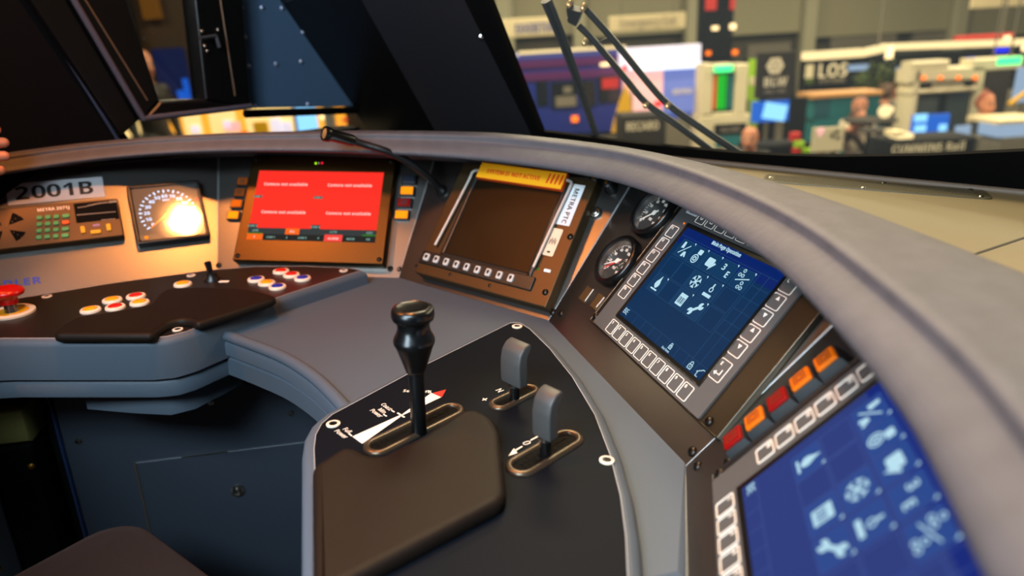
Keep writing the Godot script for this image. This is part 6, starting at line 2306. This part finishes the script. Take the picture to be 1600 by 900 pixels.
	hpart(h, "base_wall", M.hall_gray, [[975, 176, 1094, 240, 0.15, 1]], 0.01)
	hpart(h, "light_bar", M.light_white, [[996, 100, 1096, 108, 0.12]], 0.01).position.z = 0.1
	hpart(h, "lamp", M.spot_red, [[973, 102, 980, 109, 0.1]], 0.02).position.z = 0.1
	hpart(h, "lamp", M.light_white, [[981, 102, 989, 109, 0.1]], 0.02).position.z = 0.1
	hpart(h, "red_patch", M.spot_red, [[1022, 158, 1034, 166, 0.03]]).position.z = 0.02
	htext(h, "MIPRO", 1066, 143, 0.09, M.print_white, 0.02, 30)
	# sail flag
	h = hthing("sail_flag", "yellow sail flag standing left of the pink booth wall", "flag", 968, 205, 10.5)
	var q := []
	for e in [[978, 130], [985, 150], [987, 178], [983, 207], [955, 207], [960, 185], [968, 158]]:
		q.append(lp(h[1], e[0], e[1]) - h[2])
	s = new_st()
	slab(s, ccw(PackedVector2Array(q)), -0.01, 0.01)
	obj("cloth", s, M.hall_yellow, h[0])
	hpart(h, "pole", M.hall_gray, [[986, 128, 988.5, 207, 0.03, 1]])
	# dark counter with white lettering
	h = hthing("counter", "dark counter with white lettering below the yellow flag", "counter", 1004, 215, 9.0)
	hpart(h, "body", M.hall_charcoal, [[970, 179, 1041, 240, 0.5, 1]], 0.02)
	htext(h, "RECARO", 1004, 197, 0.11, M.print_white, 0.004, 50)
	# light tower
	h = hthing("pillar", "black pillar with red squares near its top in the middle of the hall", "pillar", 1118, 100, 14.0)
	hpart(h, "post", M.hall_black, [[1099, -40, 1147, 92, 0.5]], 0.03)
	hpart(h, "base", M.hall_black, [[1099, 92, 1147, 110, 0.5, 1]], 0.03)
	for e in [[1102, -6, 1119, 16], [1140, -6, 1148, 15]]:
		hpart(h, "red_panel", mat("red_glow", Color(0.8, 0.2, 0.18), 0.5) if not M.has("red_glow") else M.red_glow, [[e[0], e[1], e[2], e[3], 0.06]]).position.z = 0.04
	for e in [[1112, 41, 1122, 47], [1140, 37, 1149, 46], [1103, 80, 1110, 86], [1144, 78, 1152, 85]]:
		hpart(h, "lamp", M.spot_warm if e[1] < 60 else M.spot_orange, [[e[0], e[1], e[2], e[3], 0.06]], 0.02).position.z = 0.05
	# kiosk with the green screen
	h = hthing("kiosk", "white kiosk with upright screen of green stripes under a lit green sign", "kiosk", 1133, 190, 11.0)
	hpart(h, "frame", M.hall_white, [[1098, 100, 1114, 180, 0.5], [1148, 100, 1168, 180, 0.5], [1114, 100, 1148, 114, 0.5], [1114, 176, 1148, 180, 0.5]], 0.02)
	hpart(h, "base", M.hall_white, [[1094, 180, 1170, 240, 0.6, 1]], 0.02)
	hpart(h, "screen", M.hall_black, [[1113, 113, 1148, 180, 0.3]]).position.z = -0.05
	hpart(h, "screen_stripe", M.light_green_deep, [[1122.5, 117, 1129, 171, 0.02], [1131, 117, 1135, 171, 0.02]]).position.z = -0.02
	hpart(h, "screen_stripe", M.hall_orange, [[1114.5, 117, 1120, 171, 0.02]]).position.z = -0.02
	hpart(h, "screen_stripe", M.hall_teal, [[1138, 117, 1146, 171, 0.02]]).position.z = -0.02
	hpart(h, "lit_sign", M.light_green, [[1116, 102, 1144, 112, 0.06]], 0.01).position.z = 0.05
	hpart(h, "name_board", M.hall_black, [[1116, 193, 1165, 210, 0.04]]).position.z = 0.03
	htext(h, "DELLNER", 1140, 202, 0.06, M.print_gray, 0.04, 30)
	hpart(h, "teal_panel", M.hall_teal, [[1118, 212, 1166, 228, 0.04]]).position.z = 0.03
	# lime banner
	h = hthing("pull_up_banner", "narrow lime green pull-up banner between kiosk and dark cube", "banner", 1178, 200, 11.5)
	hpart(h, "sheet", M.hall_lime, [[1169, 92, 1187, 155, 0.03], [1169, 155, 1187, 240, 0.03, 1]])
	hpart(h, "white_patch", M.hall_white, [[1171, 120, 1184, 133, 0.02]]).position.z = 0.01
	# cube with hexagon logo
	h = hthing("booth_cube", "dark raised cube with white hexagon emblem above the bright blue screens", "booth", 1215, 200, 9.5)
	var cb := [lp(h[1], 1185, 81), lp(h[1], 1243, 80), lp(h[1], 1243, 152), lp(h[1], 1186, 153)]
	hpart(h, "front", M.hall_charcoal, [[1184, 81, 1243, 153, 0.12]], 0.01)
	s = new_st()
	var sx: Vector2 = lp(h[1], 1243, 80) - h[2]
	var sy: Vector2 = lp(h[1], 1243, 152) - h[2]
	hexa(s, [Vector3(sx.x, sx.y, 0), Vector3(sx.x + 0.17, sx.y, -0.5), Vector3(sy.x + 0.17, sy.y + 0.02, -0.5), Vector3(sy.x, sy.y, 0), Vector3(sx.x - 0.05, sx.y, -0.1), Vector3(sx.x + 0.1, sx.y, -0.55), Vector3(sy.x + 0.1, sy.y, -0.55), Vector3(sy.x - 0.05, sy.y, -0.1)])
	obj("side", s, M.hall_charcoal, h[0])
	hpart(h, "leg", M.hall_black, [[1186, 153, 1194, 240, 0.1, 1], [1228, 153, 1258, 240, 0.1, 1]])
	var hc: Vector2 = lp(h[1], 1211, 103) - h[2]
	s = new_st()
	ring(s, circle(0.118, 6, hc.x, hc.y).slice(0), 0.05, 0.0, 0.012)
	slab(s, circle(0.045, 6, hc.x, hc.y), 0.0, 0.012)
	obj("emblem", s, M.print_white, h[0], Transform3D(Basis(), Vector3.ZERO))
	htext(h, "BLW", 1211, 128, 0.115, M.print_white, 0.004, 36)
	htext(h, "RAIL CARE", 1211, 142.5, 0.045, M.print_gray, 0.004, 32)
	# bright blue screens below the cube
	h = hthing("video_screen", "bright light-blue video screen tilted below the dark cube", "screen", 1208, 175, 9.2)
	hpart(h, "back", M.screen_mid, [[1176, 158, 1233, 190, 0.06]], 0.01)
	var tl := MeshInstance3D
	s = new_st()
	var vc: Vector2 = lp(h[1], 1209, 174) - h[2]
	bx(s, Vector3.ZERO, Vector3(0.30, 0.21, 0.03), 0.005, Transform3D(Basis(Vector3(0, 0, 1), -0.2), Vector3(vc.x, vc.y, 0.04)))
	obj("picture", s, M.screen_bright, h[0])
	hpart(h, "stand", M.hall_black, [[1200, 190, 1210, 240, 0.06, 1]])
	# dark wall with big white figures
	h = hthing("booth_wall", "dark booth wall with white lettering under the long light strip", "booth", 1320, 140, 13.0)
	hpart(h, "wall", M.hall_black, [[1256, 82, 1600, 135, 0.2]], 0.01)
	hpart(h, "lower_wall", M.hall_gray, [[1260, 133, 1370, 150, 0.2], [1260, 150, 1600, 240, 0.2, 1]], 0.01)
	htext(h, "LOS", 1301, 110, 0.24, M.print_white, 0.01, 44)
	htext(h, "SYSTEMS", 1300, 126, 0.07, M.print_gray, 0.01, 40)
	hpart(h, "white_sign", M.hall_white, [[1258, 101, 1270, 122, 0.05]]).position.z = 0.03
	hpart(h, "green_sign", M.hall_leaf, [[1258, 122, 1270, 131, 0.05]]).position.z = 0.03
	hpart(h, "lit_picture", M.screen_pale, [[1325, 101, 1356, 110, 0.05], [1400, 104, 1416, 114, 0.05]]).position.z = 0.03
	hpart(h, "blue_lamp", glow("spot_blue", Color(0.1, 0.15, 1.0), 1.2), [[1508, 90, 1522, 100, 0.05], [1552, 75, 1575, 82, 0.05]], 0.01).position.z = 0.03
	# light strip along the ceiling edge of the booths
	h = hthing("light_strip", "long cream lit beam rising to the right above the dark booth wall", "light", 1430, 80, 11.0)
	s = new_st()
	for e in [[1258, 88, 1345, 82, 11], [1345, 83, 1385, 74, 9], [1383, 73.5, 1600, 65.5, 9], [1600, 65.5, 1700, 60, 9]]:
		var a: Vector2 = lp(h[1], e[0], e[1]) - h[2]
		var b: Vector2 = lp(h[1], e[2], e[3]) - h[2]
		var dd := (b - a)
		bx(s, Vector3.ZERO, Vector3(dd.length() + 0.02, e[4] * 0.0105, 0.25), 0.01, spot((a.x + b.x) / 2, (a.y + b.y) / 2, 0, dd.angle()))
	obj("lit_beam", s, M.light_strip, h[0])
	hpart(h, "hanger", M.hall_gray, [[1380, -60, 1382, 72, 0.03], [1574, -60, 1576, 62, 0.03]])
	hpart(h, "spot_lamp", M.spot_warm, [[1379, 72, 1389, 91, 0.08], [1590, 70, 1599, 79, 0.08], [1562, 56, 1570, 62, 0.08]], 0.02).position.z = 0.15
	hpart(h, "red_decor", M.hall_red, [[1495, 54, 1585, 61, 0.1]], 0.02)
	# teal counter with wooden top
	h = hthing("counter", "teal counter with a pale wooden top in the middle distance", "counter", 1322, 180, 10.5)
	hpart(h, "front", M.hall_teal, [[1272, 151, 1374, 184, 0.5], [1272, 184, 1374, 240, 0.5, 1]], 0.01)
	hpart(h, "top", M.hall_wood, [[1268, 144.5, 1378, 151.5, 0.6]], 0.01).position.z = 0.04
	hpart(h, "dark_facet", mat("teal_dark", Color(0.02, 0.30, 0.36), 0.6), [[1272, 153, 1296, 182, 0.02]]).position.z = 0.012
	# poster stand
	h = hthing("poster_stand", "white poster with pink and black print in front of the teal counter", "poster", 1294, 240, 7.5)
	hpart(h, "sheet", M.hall_white, [[1269, 199, 1318, 237, 0.02]], 0.004)
	hpart(h, "post", M.hall_gray, [[1292, 237, 1297, 245, 0.03, 1]])
	hpart(h, "pink_print", M.wall_pink, [[1277, 200, 1288, 208, 0.01], [1279, 208, 1283, 214, 0.01]]).position.z = 0.006  # glowing wall material makes the print look lit
	hpart(h, "black_print", M.hall_black, [[1304, 204, 1311, 208, 0.01], [1298, 209, 1303, 215, 0.01], [1306, 213, 1312, 217, 0.01]]).position.z = 0.006
	# tables with odds and ends
	for e in [[1322, 1398, 187, "dark round table with cups left of the portal booth", 8.6], [1345, 1402, 203, "low dark table nearest the poster stand", 8.0]]:
		h = hthing("table", e[3], "table", (e[0] + e[1]) / 2.0, e[2], e[4])
		var ctr: Vector2 = lp(h[1], (e[0] + e[1]) / 2.0, e[2]) - h[2]
		var rr: float = (lp(h[1], e[1], e[2]) - lp(h[1], e[0], e[2])).length() / 2
		var fl: float = floor_v(h[1], h[2].x) - h[2].y
		s = new_st()
		var U := Transform3D(Basis(Vector3.RIGHT, -PI / 2), Vector3(ctr.x, 0, 0))
		lathe(s, [Vector2(0.0, -0.02), Vector2(rr, -0.02), Vector2(rr, 0.01), Vector2(0, 0.01)], 24, U)
		obj("tabletop", s, M.hall_charcoal, h[0])
		s = new_st()
		lathe(s, [Vector2(0.2, fl), Vector2(0.2, fl + 0.02), Vector2(0.03, fl + 0.05), Vector2(0.03, -0.02)], 16, U)
		obj("leg", s, M.hall_black, h[0])
	for e in [[1383, 174, 9.0, 0.16, "round cream lamp globe on the dark table"], [1391, 171, 9.3, 0.09, "small white lamp globe behind the bigger one"]]:
		h = hthing("table_lamp", e[4], "lamp", e[0], e[1], 8.6)
		s = new_st()
		var sp := []
		for i in 9: sp.append(Vector2(sin(PI * i / 8) * e[3] * 0.5, -cos(PI * i / 8) * e[3] * 0.5))
		lathe(s, sp, 16)
		obj("globe", s, M.light_strip, h[0])
		s = new_st()
		lathe(s, [Vector2(0.05, -0.16), Vector2(0.05, -0.15), Vector2(0.015, -0.14), Vector2(0.012, -0.05)], 12, Transform3D(Basis(Vector3.RIGHT, -PI / 2), Vector3.ZERO))
		obj("foot", s, M.hall_black, h[0])
	# portal booth with two dark glass doors
	h = hthing("portal_booth", "cream portal booth with two dark glass doors and a sign board", "booth", 1480, 210, 9.5)
	hpart(h, "frame", M.hall_white, [[1424, 108, 1434, 210, 0.4], [1523, 104, 1533, 208, 0.4], [1424, 106, 1535, 127, 0.4], [1424, 138, 1532, 145, 0.4]], 0.02)
	hpart(h, "top_board", M.hall_white, [[1426, 95, 1484, 108, 0.3], [1520, 90, 1600, 110, 0.3]], 0.02)
	hpart(h, "sign_board", M.hall_charcoal, [[1434, 127, 1524, 139, 0.2]]).position.z = -0.05
	htext(h, "PROGRESSRAIL", 1484, 133, 0.05, M.print_white, -0.04, 50)
	for e in [[1430, 146, 1473, 208], [1479, 145, 1523, 207]]:
		hpart(h, "glass_door", M.hall_glass_gray if M.has("hall_glass_gray") else mat("hall_glass_gray", Color(0.25, 0.29, 0.31), 0.2), [[e[0], e[1], e[2], e[3], 0.05]], 0.005).position.z = -0.1
	hpart(h, "door_post", M.hall_black, [[1472, 145, 1480, 208, 0.1]]).position.z = -0.06
	hpart(h, "base", M.hall_charcoal, [[1424, 208, 1535, 240, 0.4, 1]])
	for x in [1440, 1466, 1494, 1520]:
		hpart(h, "lamp", M.spot_orange, [[x, 119, x + 6, 124, 0.04]], 0.01).position.z = 0.03
	h = hthing("video_screen", "wide blue video screen with white shapes in front of the portal doors", "screen", 1455, 195, 8.6)
	hpart(h, "panel", M.screen_mid, [[1426, 179, 1483, 207, 0.05]], 0.008)
	hpart(h, "picture", M.screen_bright, [[1428, 178, 1448, 190, 0.02], [1428, 195, 1446, 206, 0.02], [1466, 194, 1478, 207, 0.02]], 0.005).position.z = 0.02
	hpart(h, "stand", M.hall_black, [[1450, 207, 1458, 240, 0.05, 1]])
	h = hthing("laptop", "pale blue open laptop screen right of the video screen", "laptop", 1505, 204, 8.4)
	hpart(h, "lid", M.screen_pale, [[1493, 196, 1517, 211, 0.02]], 0.004)
	hpart(h, "keyboard", M.hall_gray, [[1493, 211, 1518, 213, 0.25]], 0.004).position.z = 0.2
	# front desk with white lettering
	h = hthing("counter", "long black counter with white lettering at the foot of the windshield", "counter", 1450, 235, 7.2)
	hpart(h, "body", M.hall_black, [[1390, 217, 1525, 245, 0.5, 1]], 0.02)
	htext(h, "CUMMINS Rail", 1450, 231, 0.085, M.print_white, 0.004, 112)
	h = hthing("leaflet_pile", "bright yellow-white pile of leaflets on the black counter", "leaflets", 1412, 214, 7.3)
	hpart(h, "sheets", M.light_strip, [[1404, 209, 1428, 218, 0.2]], 0.01)  # paper given the light strip's glow to look brightly lit
	hpart(h, "sheets", M.hall_paper, [[1396, 205, 1414, 213, 0.2]], 0.01)
	# lit green sign and yellow easel at the right edge
	h = hthing("lit_sign", "glowing green sign near the right edge under the light strip", "sign", 1578, 95, 9.1)
	hpart(h, "panel", M.light_green, [[1561, 89, 1597, 101, 0.05]], 0.01)
	hpart(h, "hanger", M.hall_gray, [[1565, -60, 1566.5, 89, 0.02], [1592, -60, 1593.5, 89, 0.02]])
	h = hthing("screen_wall", "dark tall partition right of the portal booth", "partition", 1555, 200, 10.2)
	hpart(h, "panel", M.hall_charcoal, [[1536, 106, 1574, 200, 0.12], [1536, 200, 1574, 240, 0.12, 1]], 0.01)
	h = hthing("easel", "yellow angled stand with bright white panel at the right edge", "stand", 1588, 190, 9.0)
	hpart(h, "board", M.screen_pale, [[1588, 105, 1610, 160, 0.05]], 0.01)
	s = new_st()
	var ea: Vector2 = lp(h[1], 1572, 163) - h[2]
	var eb: Vector2 = lp(h[1], 1604, 140) - h[2]
	tube(s, [Vector3(ea.x, ea.y, 0.05), Vector3(eb.x, eb.y, 0.05)], 0.03)
	obj("brace", s, M.hall_yellow, h[0])
	hpart(h, "leg", M.hall_gray, [[1590, 160, 1594, 240, 0.04, 1], [1604, 160, 1608, 240, 0.04, 1]])
	h = hthing("display_table", "white display table with pale blue front at the right edge", "table", 1580, 190, 8.2)
	hpart(h, "top", M.hall_paper, [[1560, 186, 1640, 193, 0.6]], 0.01)
	hpart(h, "front", M.screen_pale, [[1562, 193, 1640, 213, 0.4]], 0.01)
	hpart(h, "base", M.hall_gray, [[1562, 213, 1640, 245, 0.4, 1]], 0.01)
	# plants
	for e in [[1378, 120, 0.30, 11.5, "leafy green plant against the dark booth wall"], [1347, 130, 0.17, 11.9, "smaller green plant left of the taller one"]]:
		h = hthing("plant", e[4], "plant", e[0], e[1], e[3])
		var rng := RandomNumberGenerator.new()
		rng.seed = int(e[0])
		s = new_st()
		for i in 150:
			var dir := Vector3(rng.randfn(), rng.randfn(), rng.randfn()).normalized()
			var p: Vector3 = dir * e[2] * pow(rng.randf(), 0.5) * Vector3(1, 1.3, 0.8)
			var u := Vector3(rng.randfn(), rng.randfn(), rng.randfn()).normalized() * 0.06
			var w := u.cross(dir).normalized() * 0.022
			quad(s, p - u, p + w, p + u, p - w, dir, dir, dir, dir)
		var lf := obj("foliage", s, M.hall_leaf, h[0])
		lf.set_meta("kind", "stuff")
		s = new_st()
		var fl: float = floor_v(h[1], h[2].x) - h[2].y
		tube(s, [Vector3(0, fl + 0.4, 0), Vector3(0, 0, 0)], 0.03, 0.02, 8)
		obj("stem", s, M.hall_wood, h[0])
		s = new_st()
		lathe(s, [Vector2(0, fl), Vector2(0.16, fl), Vector2(0.2, fl + 0.42), Vector2(0, fl + 0.42)], 16, Transform3D(Basis(Vector3.RIGHT, -PI / 2), Vector3.ZERO))
		obj("pot", s, M.hall_charcoal, h[0])
	hall_people()
	hall_left()

func stand_at(x: float, yhead: float, d: float, turn: float, pose_h := 1.75) -> Transform3D:
	var p := on(x, yhead, Vector3(0, 0, -d), Vector3(0, 0, 1))
	var f := HFLOOR
	# feet on the sloping hall floor
	var u := p.x
	f = HFLOOR / HB.y.y + u * HB.x.y / HB.y.y + 0.0
	return Transform3D(HB * Basis(Vector3.UP, turn), Vector3(p.x, HFLOOR + p.x * tan(deg_to_rad(3.2)) , -d))

func hall_people() -> void:
	var dark := Color(0.10, 0.10, 0.11)
	person("balding person in black leaning over below the blue screen", stand_at(1193, 205, 8.3, -0.5), dark, dark, Color(0, 0, 0, 0), "lean")
	person("person with brown hair bending over the dark table left of the white shirt", stand_at(1302, 185, 9.3, 0.7), Color(0.25, 0.18, 0.15), dark, Color(0.35, 0.2, 0.12), "lean")
	person("person in a white shirt with black hair at the dark table", stand_at(1352, 176, 9.4, -0.4), Color(0.85, 0.80, 0.70), dark, Color(0.1, 0.07, 0.05), "talk")
	person("person in black standing with back turned left of the portal", stand_at(1395, 135, 11.0, 2.6), Color(0.09, 0.09, 0.09), dark, Color(0.3, 0.2, 0.12), "stand")
	person("person in pale gray standing beside the one in black", stand_at(1414, 133, 11.6, -2.4), Color(0.62, 0.58, 0.52), Color(0.2, 0.2, 0.22), Color(0.5, 0.35, 0.2), "talk")
	person("person in gray jacket walking right of the portal booth", stand_at(1549, 160, 8.9, 0.4), Color(0.50, 0.47, 0.40), dark, Color(0.55, 0.25, 0.15), "stand")
	person("person in dark jacket at the right side of the portal post", stand_at(1541, 165, 9.75, -1.0), Color(0.14, 0.13, 0.13), dark, Color(0.2, 0.13, 0.1), "stand")
	# black chairs round the dark tables
	for e in [[1335, 205, 8.9, 0.4, "black chair behind the low dark table, next to the bending person"], [1372, 200, 9.3, -0.5, "black chair behind the round table, beside the person in white"], [1385, 212, 8.1, 2.2, "black chair right of the low table, nearest the leaflets"], [1318, 214, 8.2, 1.2, "black chair just right of the white poster"]]:
		var T := stand_at(e[0], e[1], e[2], e[3])
		var c := thing("chair", e[4], "chair", T, "black chairs by the dark tables")
		var s := new_st()
		bx(s, Vector3(0, 0.46, 0), Vector3(0.42, 0.05, 0.42), 0.015)
		obj("seat_board", s, M.hall_black, c)
		s = new_st()
		bx(s, Vector3(0, 0.78, -0.2), Vector3(0.40, 0.36, 0.04), 0.015)
		obj("backrest", s, M.hall_black, c)
		for q in [[-0.18, -0.18], [0.18, -0.18], [0.18, 0.18], [-0.18, 0.18]]:
			s = new_st()
			tube(s, [Vector3(q[0], 0, q[1]), Vector3(q[0] * 0.9, 0.45, q[1] * 0.9)], 0.014, 0.014, 8)
			obj("leg", s, M.hall_gray, c)
	var h := hthing("counter", "low dark counter with red and green boxes left of the poster", "counter", 1245, 225, 8.0)
	hpart(h, "body", M.hall_black, [[1170, 226, 1268, 240, 0.4, 1]], 0.01)
	hpart(h, "red_box", M.hall_red, [[1238, 208, 1251, 220, 0.1]], 0.005)
	hpart(h, "green_box", M.hall_lime, [[1240, 221, 1254, 230, 0.1], [1252, 231, 1266, 238, 0.1]], 0.005).position.z = 0.05
	hpart(h, "red_box", M.hall_red, [[1237, 230, 1248, 241, 0.1]], 0.005).position.z = 0.05

func hall_left() -> void:
	# stands seen through the gap under the side window
	var d := 7.0
	var h := hthing("booth_wall", "cream and amber lit booth wall seen through the side window gap", "booth", 360, 215, d)
	for e in [[150, 165, 262, 250], [290, 160, 318, 250], [330, 158, 372, 245], [385, 150, 460, 240]]:
		hpart(h, "wall", M.wall_cream, [[e[0], e[1], e[2], e[3], 0.1]])
	for e in [[262, 160, 290, 250], [318, 160, 330, 250], [372, 158, 385, 245], [460, 150, 540, 240]]:
		hpart(h, "amber_wall", M.wall_amber, [[e[0], e[1], e[2], e[3], 0.1]])
	for e in [[300, 196, 312, 208], [424, 185, 440, 206], [442, 190, 456, 210], [350, 188, 362, 200]]:
		hpart(h, "pale_patch", M.wall_pale, [[e[0], e[1], e[2], e[3], 0.03]]).position.z = 0.02
	hpart(h, "wall_base", M.hall_gray, [[150, 250, 580, 300, 0.1, 1]])
	hpart(h, "pink_patch", M.wall_pink, [[352, 190, 376, 205, 0.03], [245, 204, 258, 211, 0.03]]).position.z = 0.02
	hpart(h, "yellow_patch", M.hall_yellow, [[398, 190, 420, 215, 0.03], [252, 212, 262, 228, 0.03]]).position.z = 0.02
	hpart(h, "lamp", M.spot_red, [[380, 205, 389, 215, 0.05]], 0.02).position.z = 0.04
	hpart(h, "lamp", M.spot_orange, [[328, 210, 338, 219, 0.05]], 0.02).position.z = 0.04
	hpart(h, "gray_print", M.print_gray, [[228, 212, 240, 222, 0.02], [203, 214, 212, 226, 0.02]]).position.z = 0.02
	h = hthing("video_screen", "bright blue-white screen at the right end of the side window gap", "screen", 478, 200, 6.8)
	hpart(h, "picture", M.screen_bright, [[462, 150, 493, 215, 0.05]])
	hpart(h, "violet_edge", M.hall_purple, [[458, 150, 463, 215, 0.06]])
	hpart(h, "stand", M.hall_black, [[460, 215, 495, 300, 0.05, 1]])
	h = hthing("booth_post", "olive post with a red lamp right of the blue-white screen", "post", 515, 200, 6.9)
	hpart(h, "post", M.hall_gray, [[508, 150, 522, 240, 0.1, 1]])
	hpart(h, "dark_panel", M.hall_charcoal, [[494, 150, 570, 240, 0.06, 1]]).position.z = -0.15
	hpart(h, "lamp", M.spot_red, [[531, 198, 540, 206, 0.05]], 0.02).position.z = 0.0
	hpart(h, "lamp", M.spot_warm, [[500, 180, 507, 187, 0.05]], 0.02).position.z = 0.0
	hpart(h, "lamp", M.hall_red, [[534, 185, 542, 191, 0.05]], 0.02).position.z = 0.0
	for e in [[288, 214, 6.3, "dark-haired person in gray in front of the amber wall, left of the orange lamp", Color(0.2, 0.2, 0.22)], [322, 217, 6.5, "person in black in front of the amber wall beside the orange lamp", Color(0.08, 0.08, 0.09)]]:
		var T := stand_at(e[0], e[1], e[2], 0.8)
		# these stand on a low stage so that their heads reach the gap
		person(e[3], T, e[4], Color(0.1, 0.1, 0.1), Color(0.08, 0.06, 0.05), "stand")
	# reflection in the shutter's pane, built as a raised room, person and blue screen
	h = hthing("reflected_room", "dim brown room built behind the black framed window to stand for the cab reflected in its pane", "booth", 255, 80, 7.4)
	hpart(h, "back_wall", mat("room_brown", Color(0.24, 0.17, 0.08), 0.8), [[180, -60, 340, 165, 0.1]])
	hpart(h, "lit_panel", M.wall_amber_dim if M.has("wall_amber_dim") else glow("wall_amber_dim", Color(0.75, 0.48, 0.10), 0.35), [[222, -20, 250, 30, 0.05]]).position.z = 0.05
	hpart(h, "dark_column", M.hall_black, [[200, -40, 222, 165, 0.1]]).position.z = 0.06
	hpart(h, "blue_screen", glow("room_screen", Color(0.12, 0.22, 0.5), 0.35), [[248, 75, 296, 150, 0.05]]).position.z = 0.06
	hpart(h, "blue_light", glow("room_light", Color(0.1, 0.45, 1.0), 1.0), [[284, 140, 302, 155, 0.04], [292, 122, 299, 140, 0.04]], 0.005).position.z = 0.1
	hpart(h, "orange_lamp", M.spot_orange, [[250, 140, 256, 146, 0.04]], 0.01).position.z = 0.1
	hpart(h, "support", M.hall_charcoal, [[180, 165, 340, 200, 0.3, 1]])
	var fr := hf(6.6)
	var hp := lp(fr, 219, 97)
	var top := hp.y + 0.09
	h = hthing("added_platform", "dark deck added under the figure that stands for the reflection in the pane", "added_platform", 213, 300, 6.6)  # added only to hold up the reflected figure
	var pv: float = top - 1.75 - h[2].y
	s_platform(h, pv, floor_v(h[1], h[2].x) - h[2].y)
	person("bald person with reddish face placed behind the pane to stand for a reflection from the cab", Transform3D(HB * Basis(Vector3.UP, 1.1), fr * Vector3(hp.x, top - 1.75, 0)), Color(0.06, 0.06, 0.07), Color(0.06, 0.06, 0.07), Color(0, 0, 0, 0), "stand")  # figure stands in for a face mirrored in the pane

func s_platform(h: Array, v: float, fl: float) -> void:
	var s := new_st()
	bx(s, Vector3(0, v - 0.04, -0.0), Vector3(1.0, 0.08, 0.9), 0.01)
	obj("deck", s, M.hall_black, h[0])
	for x in [-0.45, 0.45]:
		s = new_st()
		bx(s, Vector3(x, (fl + v - 0.08) / 2, 0), Vector3(0.08, v - 0.08 - fl, 0.8))
		obj("leg", s, M.hall_black, h[0])

func _ready() -> void:
	setup()
	make_materials()
	frames()
	shell()
	side_window()
	hood()
	dashboard()
	desk()
	left_console()
	right_console()
	panels()
	number_panel()
	red_panel()
	ptc_panel()
	microphone()
	right_panels()
	left_controls()
	knee_space()
	seat()
	wiper()
	hall()
	cab_person()
